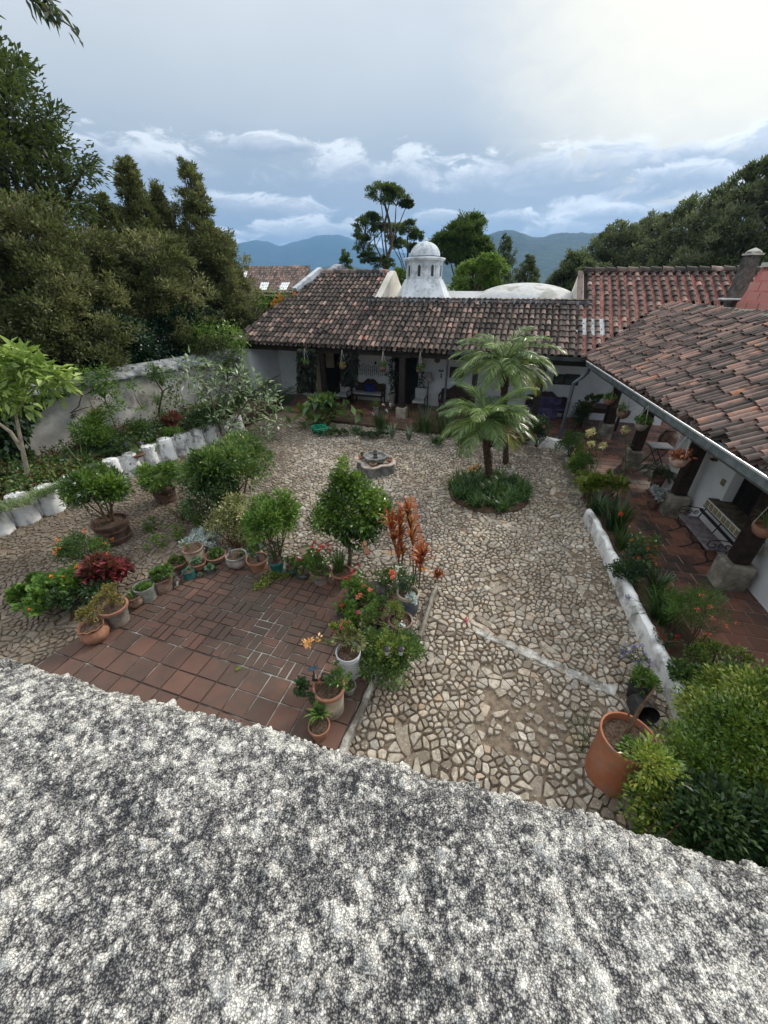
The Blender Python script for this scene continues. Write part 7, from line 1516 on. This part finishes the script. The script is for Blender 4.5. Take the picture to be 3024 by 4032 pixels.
V, Q = blooms([gy(x, y, 21.0) for x, y in ((1085, 1190), (1110, 1182), (1150, 1178), (1170, 1190), (1130, 1200), (1100, 1172), (1160, 1165), (1190, 1180), (1075, 1205))], .12, 22, .1, r); fastmesh('orange_flowers', V, Q, F_oran, t)
b = MB(); b.tube([gy(960, 1290, 20.5), gy(1040, 1220, 21), gy(1160, 1180, 21.5)], [.04, .03, .015], 6); b.build('stems', M_twig, t)
t = empty('cane_bundle', gy(970, 1270, 20.6), 'fan of pale dry canes sticking up behind the left end of the roof', 'canes'); b = MB(); q0 = gy(955, 1300, 20.6)
for i in range(9): b.tube([q0+(i*.03, 0, 0), gy(955+i*12, 1185+i*5, 20.6+i*.04)], [.016, .012], 5)
b.build('canes', M_barkp, t)

# mixed ground cover filling the planter between the named plants
t = tag(bpy.data.objects.new('ground_cover', None), 'dense mixed greenery filling the long raised planter at the foot of the garden wall', 'ground cover', kind='stuff'); C.objects.link(t)
lbs = {k_: LB() for k_ in range(4)}
for i in range(330):
    s_ = rr.uniform(0, len(KP)-1.01); k_ = int(s_); base = KP[k_]+(KP[k_+1]-KP[k_])*(s_-k_)-nW*rr.uniform(.3, 2.3); q = np.array((base[0], base[1], ZB)); w_ = rr.integers(0, 4)
    if w_ == 0: lbs[0].add(*straps(q, 20, .42, .03, 1.0, 1, rr, spread=.08))
    else:
        n = 60; P_c = q+rr.normal(size=(n, 3))*(.2, .2, .12)+(0, 0, .2); lbs[w_].add(*leaf_quads(P_c, rr.normal(size=(n, 3))+(0, 0, .4), .11, .055, r=rr))
for k_, m_ in enumerate((L_str, L_dk, L_grn, leafmat('reddish_leaf', (.05, .02, .012), (.13, .045, .025), (.12, .13, .04), .2, .5, 2))):
    o_ = lbs[k_].build(('strap_leaves', 'dark_leaves', 'green_leaves', 'reddish_leaves')[k_], m_, t)
rr = np.random.default_rng(123)
# ---------------------------------------------------------------- furniture of the far arcade
angF = math.atan2(eF[1], eF[0]); angR = math.atan2(uP[1], uP[0])
M_cush = mat('grey_cushion', (.3, .31, .32), (.42, .43, .44), 6, .95, .2); M_blue = mat('blue_cushion', (.01, .02, .12), (.03, .05, .22), 5, .9); M_pur = mat('violet_blanket', (.05, .04, .1), (.13, .11, .22), 4, .95, .3)
M_iron = mat('black_iron', (.012, .012, .013), (.03, .03, .03), 20, .5, .2)
def loc(o, a, b_, z): 
    """point in a thing's own frame turned to the wing"""
    return np.array(o)+np.append(eF*a+nF*b_, z)
def lbox(b, o, c, s): p = loc(o, *c); b.box(p, s, rz=angF)
def arc(x, d, z=.03): return PF(on_wall(x, 1500, d)[0], d, z)
def settee(x, y, wd, label, cover, extra=None):
    o = arc(x, 1.82); t = empty('settee', o, label, 'settee', 'dark carved settees of the arcade'); b = MB()
    V = []; n = 24; sh = lambda u: .92+.1*math.cos(u*math.pi)*1.0+.05*math.sin(abs(u)*9)
    for k in range(n+1):
        u = -1+2*k/n; 
        for z, dy_ in ((.4, .24), (sh(u), .3), (sh(u), .34), (.4, .28)): V.append(loc(o, u*wd/2, dy_, z))
    b.add(V, [(i*4+j, i*4+(j+1) % 4, (i+1)*4+(j+1) % 4, (i+1)*4+j) for i in range(n) for j in range(4)]+[(0, 1, 2, 3), (n*4+3, n*4+2, n*4+1, n*4)]); b.build('backrest', M_wood, t)
    b = MB(); lbox(b, o, (0, 0, .4), (wd, .55, .07)); b.build('seat', M_wood, t)
    b = MB(); lbox(b, o, (0, -.01, .47), (wd-.12, .5, .07)); b.build('seat_cushion', cover, t, bevel=.02)
    for s in (-1, 1):
        b = MB(); lbox(b, o, (s*wd/2, -.22, .55), (.05, .05, .35)); lbox(b, o, (s*wd/2, .0, .7), (.07, .55, .04)); b.build('armrest', M_wood, t)
        for d_ in (-.22, .24): b = MB(); lbox(b, o, (s*(wd/2-.04), d_, .18), (.06, .06, .37)); b.build('leg', M_wood, t)
    if extra: b = MB(); b_c = loc(o, 0, .14, .66); Mx = Matrix.Rotation(R(-18), 3, 'X'); b.box(b_c, (.5, .14, .36), M=Mx, rz=angF); b.build('cushion', extra, t, bevel=.05)
    return t
settee(1450, 1568, 1.5, 'dark carved settee with pale seat and blue cushion under the hanging keys', M_cush, M_blue)
settee(1800, 1585, 1.4, 'dark carved settee half hidden by the palms and reeds', M_wood)
t_ = settee(2170, 1598, 1.6, 'dark carved settee draped with a violet blanket near the blue downpipe', M_pur)
b = MB(); o = arc(2170, 1.82); lbox(b, o, (-.1, -.3, .3), (1.15, .03, .45)); lbox(b, o, (.1, .23, .62), (1.0, .03, .5)); b.build('blanket', M_pur, t_)
def armchair(x, y, label, rz=0.):
    o = arc(x, 1.35); t = empty('armchair', o, label, 'armchair'); b = MB()
    for s in (-1, 1):
        for d_ in (-.28, .28): b.tube([loc(o, s*.3, d_, 0), loc(o, s*.3, d_, .62 if d_ < 0 else .95)], .022, 6)
        b.tube([loc(o, s*.3, -.3, .62), loc(o, s*.3, .3, .64)], .025, 6); b.tube([loc(o, s*.3, -.28, .14), loc(o, s*.3, .28, .14)], .018, 6)
    b.tube([loc(o, -.3, -.28, .36), loc(o, .3, -.28, .36)], .022, 6); b.tube([loc(o, -.3, .28, .95), loc(o, .3, .28, .95)], .022, 6); b.build('frame', M_wood, t)
    b = MB(); lbox(b, o, (0, 0, .42), (.55, .56, .12)); b.build('seat_cushion', M_cush, t, bevel=.04); b = MB(); lbox(b, o, (0, .24, .7), (.52, .12, .48)); b.build('back_cushion', M_cush, t, bevel=.04)
armchair(1350, 1588, 'wooden armchair with grey white cushions at the foot of the mossy hanging'); armchair(1655, 1600, 'low dark wooden chair between the dark doorway and the floor lamp')
# floor lamp
o = arc(1688, 1.95); t = empty('floor_lamp', o, 'standing lamp with a pale conical shade against the white wall', 'lamp'); b = MB(); b.tube([o, o+(0, 0, 1.25)], .015, 8); b.lathe([(.14, 0), (.14, .02), (.02, .03)], o, 18); b.build('stand', M_iron, t)
b = MB(); b.lathe([(.2, 1.2), (.1, 1.55), (.09, 1.55)], o, 22); b.build('lamp_shade', mat('linen_shade', (.3, .28, .25), (.4, .38, .34), 8, .95), t, smooth=True)
o = arc(1543, 1.7); t = empty('urn_stand', o, 'grey pedestal with a climbing potted plant beside the key wall', 'plant stand'); b = MB(); b.lathe([(.16, 0), (.12, .1), (.1, .4), (.17, .5), (.17, .56)], o, 16); b.build('pedestal', M_stone, t, smooth=True)
P = o+rr.normal(size=(150, 3))*(.1, .08, .5)+(0, 0, 1.4); put_leaves(t, P, rr.normal(size=P.shape)+(0, 0, -.4), .14, .1, L_dk, 'foliage', rr); b = MB(); b.tube([o+(0, 0, .5), o+(0, 0, 2.2)], .012, 5); b.build('stem', M_twig, t)
o = arc(1664, 1.9); t = empty('climbing_plant', o, 'thin climbing pot plant trailing down between dark doorway and lamp', 'plant'); P = o+rr.normal(size=(120, 3))*(.08, .06, .45)+(-.05, 0, 1.3); put_leaves(t, P, rr.normal(size=P.shape)+(0, 0, -.4), .13, .09, L_dk, 'foliage', rr); b = MB(); b.tube([o, o+(-.05, 0, 2.0)], .01, 5); b.build('stem', M_twig, t); b = MB(); b.lathe([(.1, 0), (.15, .25), (.12, .25)], o, 14); b.build('pot', M_terrad, t)
# things on the white wall
def onw(x, y, th=.03): s, z = on_wall(x, y, DW-.03); return PF(s, DW-.03, z)
def walldisc(name, x, y, r_, m, label, cat, squash=1.35, group=None):
    p = onw(x, y); t = empty(name, p, label, cat, group); b = MB(); V = []; n = 18
    for e_ in (0, -.03):
        for k in range(n): a = 2*math.pi*k/n; V.append(p+np.append(eF*math.cos(a)*r_, math.sin(a)*r_*squash)+np.append(nF*e_, 0))
    b.add(V, [tuple(range(n))[::-1], tuple(range(n, 2*n))]+[(k, (k+1) % n, n+(k+1) % n, n+k) for k in range(n)]); b.build('face', m, t); return p
GW = 'ornaments on the arcade wall'
walldisc('wall_plate', 1027, 1422, .1, M_blk, 'dark oval plate on the wall, left of the group at the arcade\'s left end', 'wall plate', group=GW); walldisc('wall_plate', 1072, 1412, .09, M_blk, 'dark oval plate right of the hanging pothos at the arcade\'s left end', 'wall plate', group=GW); walldisc('wall_plate', 1053, 1443, .08, M_blk, 'small dark heart shaped plate lowest of the left group', 'wall plate', group=GW)
walldisc('straw_hat', 1722, 1417, .13, mat('straw', (.12, .11, .08), (.22, .2, .14), 20, .9), 'round woven straw disc high on the wall above the floor lamp', 'wall basket', 1.0, GW)
walldisc('wall_plate', 1182, 1374, .06, M_blk, 'tiny dark lantern high on the wall near the left doorway', 'wall lantern', 1.2, GW)
t = empty('hanging_pothos', onw(1045, 1390), 'grey green trailing plant hanging between the two dark plates', 'hanging plant'); p = onw(1045, 1390)+np.append(-nF*.12, 0); P = p+rr.normal(size=(160, 3))*(.12, .05, .25)+(0, 0, -.02); put_leaves(t, P, rr.normal(size=P.shape)+(0, 0, -.5), .12, .05, L_dk, 'foliage', rr); b = MB(); b.tube([p+(0, 0, .4), p], .01, 4); b.build('hook', M_iron, t)
# rows of old keys and iron pieces on the wall
KG = 'iron keys hung in rows on the white wall'; proto = None; base_s = None
k = 0
for row, (x0, x1, y0, n_) in enumerate(((1408, 1500, 1437, 12), (1410, 1530, 1458, 16))):
    for i in range(n_):
        x = x0+(x1-x0)*i/(n_-1); p = onw(x, y0+rr.uniform(-7, 5)+10*i/n_); p = p+np.append(-nF*.02, 0)
        if proto is None:
            proto = empty('iron_key', p, 'small old iron key, one of many hung in two rows above the left settee', 'key', KG); b = MB(); b.tube([p, p-(0, 0, .17)], .011, 5); b.build('shank', M_iron, proto)
            b = MB(); b.tube([p+np.append(eF*.025*math.cos(a), .025*math.sin(a)+.025) for a in np.linspace(0, 6.28, 9)], .008, 5); b.build('bow', M_iron, proto); b = MB(); b.box(p+np.append(eF*.018, -.155), (.035, .01, .03), rz=angF); b.build('bit', M_iron, proto)
        else: c_ = copy_tree(proto); c_.location = tuple(p)
        k += 1
for x, y, lab in ((1480, 1428, 'dark little bell above the rows of keys'), ):
    p = onw(x, y); t = empty('wall_bell', p, lab, 'bell'); b = MB(); b.lathe([(.05, -.05), (.045, 0), (.02, .06), (.005, .08)], p+np.append(-nF*.06, 0), 12); b.build('bell', M_iron, t)
def picture(x0, y0, x1, y1, label, m=None):
    a, c_ = onw(x0, y0), onw(x1, y1); p = (a+c_)/2; t = empty('picture', p, label, 'picture', 'pictures on the right part of the arcade wall'); wd = abs(np.dot(c_[:2]-a[:2], eF)); hh = abs(a[2]-c_[2])
    b = MB(); b.box(p, (wd+.06, .04, hh+.06), rz=angF); b.build('frame', M_wood, t); b = MB(); b.box(p+np.append(-nF*.018, 0), (wd-.04, .02, hh-.04), rz=angF); b.build('painting', m or mat('dim_painting', (.03, .035, .035), (.1, .11, .1), 5, .6), t)
picture(1775, 1447, 1822, 1487, 'wide framed dark picture between rain pipe and palm'); picture(2185, 1475, 2215, 1512, 'narrow framed picture right of the dark post behind the palm'); picture(2230, 1475, 2272, 1515, 'framed brownish picture just left of the blue downpipe')
for i, (x, y) in enumerate(((1737, 1462), (1737, 1475), (1737, 1485), (1731, 1460), (1744, 1460))):
    p = onw(x, y); t = empty('wall_trinket', p, 'tiny dark metal trinket of the cross shaped cluster right of the floor lamp', 'wall ornament', 'cluster of tiny trinkets right of the lamp'); b = MB(); b.box(p, (.06, .03, .06), rz=angF); b.tube([p+(0, -.02, .03), p+(0, -.02, .07)], .01, 5); b.build('metalwork', M_iron, t)
# curtains of dark moss and old roots on the posts
def mosshang(x0, x1, y0, y1, label, n, m=None):
    t = empty('hanging_moss', gy((x0+x1)/2, y0, 17.0), label, 'hanging plant', 'dark hanging plants of the arcade'); Y = 16.9+.0; n_ = n; lb = LB()
    c0 = gy((x0+x1)/2, (y0+y1)/2, Y)
    P = np.array([gy(rr.uniform(x0, x1), y0+(y1-y0)*rr.random()**1.2, Y+rr.uniform(-.25, .25)) for _ in range(n_)]); put_leaves(t, P, rr.normal(size=P.shape)*.4+(0, 0, -1), .2, .07, m or leafmat('dark_moss', (.008, .01, .008), (.018, .024, .016), (.035, .045, .03), .05, .8, 2), 'strands', rr)
    b = MB(); b.tube([gy((x0+x1)/2, y0-20, Y), gy((x0+x1)/2, (y0+y1)/2, Y)], .02, 5); b.build('hook_rope', M_twig, t)
mosshang(1172, 1240, 1372, 1535, 'dark ragged curtain of hanging moss, left of the first dark post', 3200); mosshang(1345, 1405, 1385, 1510, 'dark trailing creeper hanging over the cushioned armchair', 3000)
# ---------------------------------------------------------------- hanging pots
M_cord = mat('white_cord', (.4, .38, .35), (.55, .53, .5), 9, .9)
def hang(x, y, Y, hw_, top, label, kind='spider', m=M_terra, leaf=None, bowl=.6):
    c = gy(x, y, Y); R_ = hw_*depth(c)/F; t = empty('hanging_pot', c, label, 'hanging pot', 'pots hanging from the eaves'); b = MB(); b.lathe([(R_*.35, -R_*1.25), (R_*.75, -R_*.95), (R_*1.0, -R_*.35), (R_*.94, -.02), (R_*1.02, 0), (R_*.9, 0), (R_*.82, -R_*.25)], c, 24); b.build('pot', m, t, smooth=True)
    tp = gy(x+(top[0] if top else 0), y+(top[1] if top else -120), Y); tp[:2] = c[:2]; tp[2] = min(tp[2], 2.72); b = MB()
    for k in range(3): a = 2.1*k+.4; b.tube([c+(math.cos(a)*R_*.98, math.sin(a)*R_*.98, -.02), tp], .006, 4)
    b.build('cords', M_cord, t)
    if kind == 'spider': strap_clump(t, c, 70, R_*2.0, R_*.09, leaf or L_spi, 1.25, rr, R_*.4)
    elif kind == 'succ': P = c+rr.normal(size=(120, 3))*(R_*.5, R_*.5, .03)+(0, 0, .04); put_leaves(t, P, rr.normal(size=P.shape)+(0, 0, .5), .08, .05, leaf or L_ochre, 'foliage', rr)
    else: bush(t, c+(0, 0, R_*.5), R_*1.15, R_*.7, leaf or L_ger, 300, .07, .04, rr, 0, base=c)
Lred = leafmat('rusty_succulent', (.2, .05, .02), (.35, .1, .04), (.45, .2, .09), .1, .5, 4)
hang(2457, 1617, 9.6, 25, (0, -80), 'small hanging bowl with spidery green leaves, farthest of the three in the right gallery', 'spider', M_terrad)
hang(2530, 1665, 8.3, 25, (0, -90), 'mossy hanging bowl of pale succulents, middle one of the right gallery', 'bush', M_terrag, L_ger)
hang(2678, 1800, 6.6, 34, (0, -110), 'whitish streaked clay bowl of reddish succulents hanging before the pillar', 'succ', mat('streaked_clay', (.25, .14, .1), (.42, .28, .22), 4, .9, .3, c3=(.5, .42, .38), s3=5, amt3=.7), Lred)
hang(3020, 2068, 4.7, 42, (0, -180), 'clay bowl with striped spider plant cut by the right edge of the view', 'spider')
hang(2400, 1568, 11.0, 20, (0, -50), 'pinkish clay bowl hanging in the corner above the table', 'succ', M_terra, L_ger)
hang(1204, 1430, 16.6, 17, (0, -60), 'hanging basket of bright green ferns before the dark moss curtain', 'bush', M_dark, L_ger)
hang(1349, 1437, 16.6, 14, (0, -60), 'small rust coloured hanging bowl over the dark armchair corner', 'succ', M_terrad, L_ochre)
hang(1508, 1443, 15.9, 15, (0, -60), 'hanging clay bowl with trailing leaves right above the settee', 'bush', M_terrad, L_grn)
hang(1652, 1452, 15.6, 13, (0, -70), 'hanging clay bowl just right of the dark doorway', 'bush', M_terrad, L_grn)
# ---------------------------------------------------------------- iron bench with a stone seat
BO = OP+uP*.62+vP*.0; bl = 1.5
def bp3(a, v, z): p = OP+uP*(.78+a)+vP*v; return np.array((p[0], p[1], z))
t = empty('bench', bp3(.65, .0, 0), 'black scrolled iron bench with a mottled grey seat under the tiled window', 'bench')
M_seat = mat('mottled_seat_stone', (.1, .085, .095), (.24, .21, .23), 7, .6, .3, bscale=30, c3=(.3, .29, .3), s3=4, amt3=.5)
b = MB(); V0 = -.07; b.poly([bp3(-.02, V0, 0)[:2], bp3(1.32, V0, 0)[:2], bp3(1.32, V0+.38, 0)[:2], bp3(-.02, V0+.38, 0)[:2]], .42, .47); b.build('seat', M_seat, t, bevel=.012)
b = MB()
for k in range(3): b.beam(bp3(-.1, V0+.4+.035*k, .62+.115*k), bp3(1.4, V0+.4+.035*k, .62+.115*k), .03, .055)
b.build('backrest', M_iron, t)
for a in (-.0, .65, 1.3):
    b = MB(); arcp = lambda cx, cz, r_, a0, a1, n=10: [bp3(a, cx+r_*math.cos(q), cz+r_*math.sin(q)) for q in np.linspace(a0, a1, n)]
    b.tube([bp3(a, V0+.36, .4), bp3(a, V0+.42, .62), bp3(a, V0+.5, .9)], .013, 6)
    b.tube([bp3(a, V0+.0, .41), bp3(a, V0+.03, .3), bp3(a, V0+.12, .2), bp3(a, V0+.1, .12), bp3(a, V0-.02, .06), bp3(a, V0-.14, .0)], .013, 6)
    b.tube([bp3(a, V0+.36, .41), bp3(a, V0+.33, .3), bp3(a, V0+.26, .2), bp3(a, V0+.3, .1), bp3(a, V0+.42, .0)], .013, 6); b.tube([bp3(a, V0+.1, .14), bp3(a, V0+.19, .19), bp3(a, V0+.28, .14)], .012, 6); b.build('leg', M_iron, t, smooth=True)
for a in (-.03, 1.33):
    b = MB(); b.tube([bp3(a, V0+.42, .66), bp3(a, V0+.3, .68), bp3(a, V0+.1, .7), bp3(a, V0-.03, .66), bp3(a, V0-.05, .56), bp3(a, V0+.03, .5), bp3(a, V0+.1, .53), bp3(a, V0+.09, .6), bp3(a, V0+.04, .6)], .011, 6)
    for cx in (.18, .3): b.tube([bp3(a, V0+cx+.055*(1-q/14)*math.cos(q), .56+.055*(1-q/14)*math.sin(q)) for q in np.linspace(0, 11, 26)], .008, 5)
    b.build('armrest', M_iron, t, smooth=True)
# things around the right gallery
t = empty('garden_table', g(2600, 1830, .03), 'small folding table with a pale top behind the middle pillar', 'table'); o = g(2590, 1850, .03)+(0, .3, 0); b = MB(); b.box(o+(0, 0, .68), (.6, .5, .03), rz=-.2); b.build('tabletop', M_cush, t)
for s in (-1, 1):
    for q in (-1, 1): b = MB(); b.tube([o+(s*.24, q*.2, 0), o+(-s*.2, q*.2, .66)], .016, 6); b.build('leg', M_wood, t)
o = g(2640, 1790, .03)+(.1, .5, 0); t = empty('clay_jar', tuple(o), 'large dark red clay jar near the folding table', 'jar'); b = MB(); b.lathe([(.14, 0), (.26, .2), (.28, .4), (.18, .6), (.15, .66), (.18, .7)], o, 24); b.build('jar', M_terrad, t, smooth=True)
o = g(2620, 1960, .03)+(.0, .5, 0); t = empty('fern', tuple(o), 'dark feathery fern beside the second pillar', 'plant'); lb = LB(); b = MB()
for i in range(18): frond(lb, b, o+(0, 0, .5), i*2.4, rr.uniform(.5, 1.2), rr.uniform(.6, .8), 1.4, rr, .16, 22)
lb.build('fronds', L_dk, t); b.build('ribs', M_stem, t); b = MB(); b.lathe([(.12, 0), (.17, .4), (.19, .5), (.15, .5)], o, 18); b.build('pot', M_terrad, t)
o = g(2570, 2010, .03); t = empty('dusty_plant', tuple(o), 'silvery potted plant standing against the second stone plinth', 'potted plant'); bush(t, o+(0, .1, .45), .2, .25, L_sil, 330, .07, .03, rr, 6, base=o+(0, .1, .1)); b = MB(); b.lathe([(.1, 0), (.14, .22), (.11, .22)], o+(0, .1, 0), 14); b.build('pot', M_terrad, t)
# dark dining table and red flowers in the corner of the arcade
o = arc(2400, 1.3); t = empty('dining_table', tuple(o), 'heavy dark table with a pot of red flowers in the corner of the arcade', 'table'); b = MB(); lbox(b, o, (0, 0, .8), (1.5, .8, .08)); lbox(b, o, (0, 0, .7), (1.4, .7, .12)); b.build('tabletop', M_wood, t)
for s in (-1, 1):
    for q in (-1, 1): b = MB(); lbox(b, o, (s*.62, q*.3, .38), (.09, .09, .76)); b.build('leg', M_wood, t)
q = np.array(loc(o, -.35, -.1, .84)); t = empty('potted_plant', q, 'potted plant with red blossoms standing on the dark corner table', 'potted plant'); b = MB(); b.lathe([(.08, 0), (.12, .15), (.1, .15)], q, 14); b.build('pot', M_terrad, t); bush(t, q+(0, 0, .3), .3, .2, L_ger, 260, .09, .06, rr, 5, base=q+(0, 0, .1), flowers=(F_crim, 7, .05, .04))
o = gy(2372, 1500, 12.6); 
# wall pieces beside the window
def onr(u, z): return PW(u, WV-.02, z)
p = onr(2.75, 1.72); t = empty('wall_sconce', p, 'small brown wooden sconce on the white wall left of the window tiles', 'wall ornament'); b = MB(); b.box(p+np.append(-vP*.03, 0), (.1, .06, .24), rz=angR); b.box(p+np.append(-vP*.05, -.13), (.13, .1, .03), rz=angR); b.tube([p+np.append(-vP*.06, .12), p+np.append(-vP*.02, .2)], [.05, .01], 8); b.build('body', M_twig, t)
# greenish iron lizard / scissors shape left out; wicker chair far gallery
o = g(2400, 1668, .03)+(.3, .9, 0); t = empty('white_basin', tuple(o), 'pale bluish metal basin on the floor behind the far plinth', 'basin'); b = MB(); b.lathe([(.14, 0), (.2, .14), (.22, .16), (.18, .14)], o, 20); b.build('basin', M_buck, t, smooth=True)
# ---------------------------------------------------------------- air
M_h = bpy.data.materials.new('haze'); M_h.use_nodes = True; t = NT(M_h.node_tree); t.n.remove(t.n['Principled BSDF'])
v = t.n.new('ShaderNodeVolumePrincipled'); v.inputs['Color'].default_value = (.27, .56, 1.0, 1); v.inputs['Density'].default_value = .00017; v.inputs['Anisotropy'].default_value = .2
t.l.new(v.outputs[0], t.n['Material Output'].inputs['Volume'])
b = MB(); b.box((0, 3300, 225), (17000, 10000, 460)); o = b.build('haze', M_h); tag(o, kind='stuff')
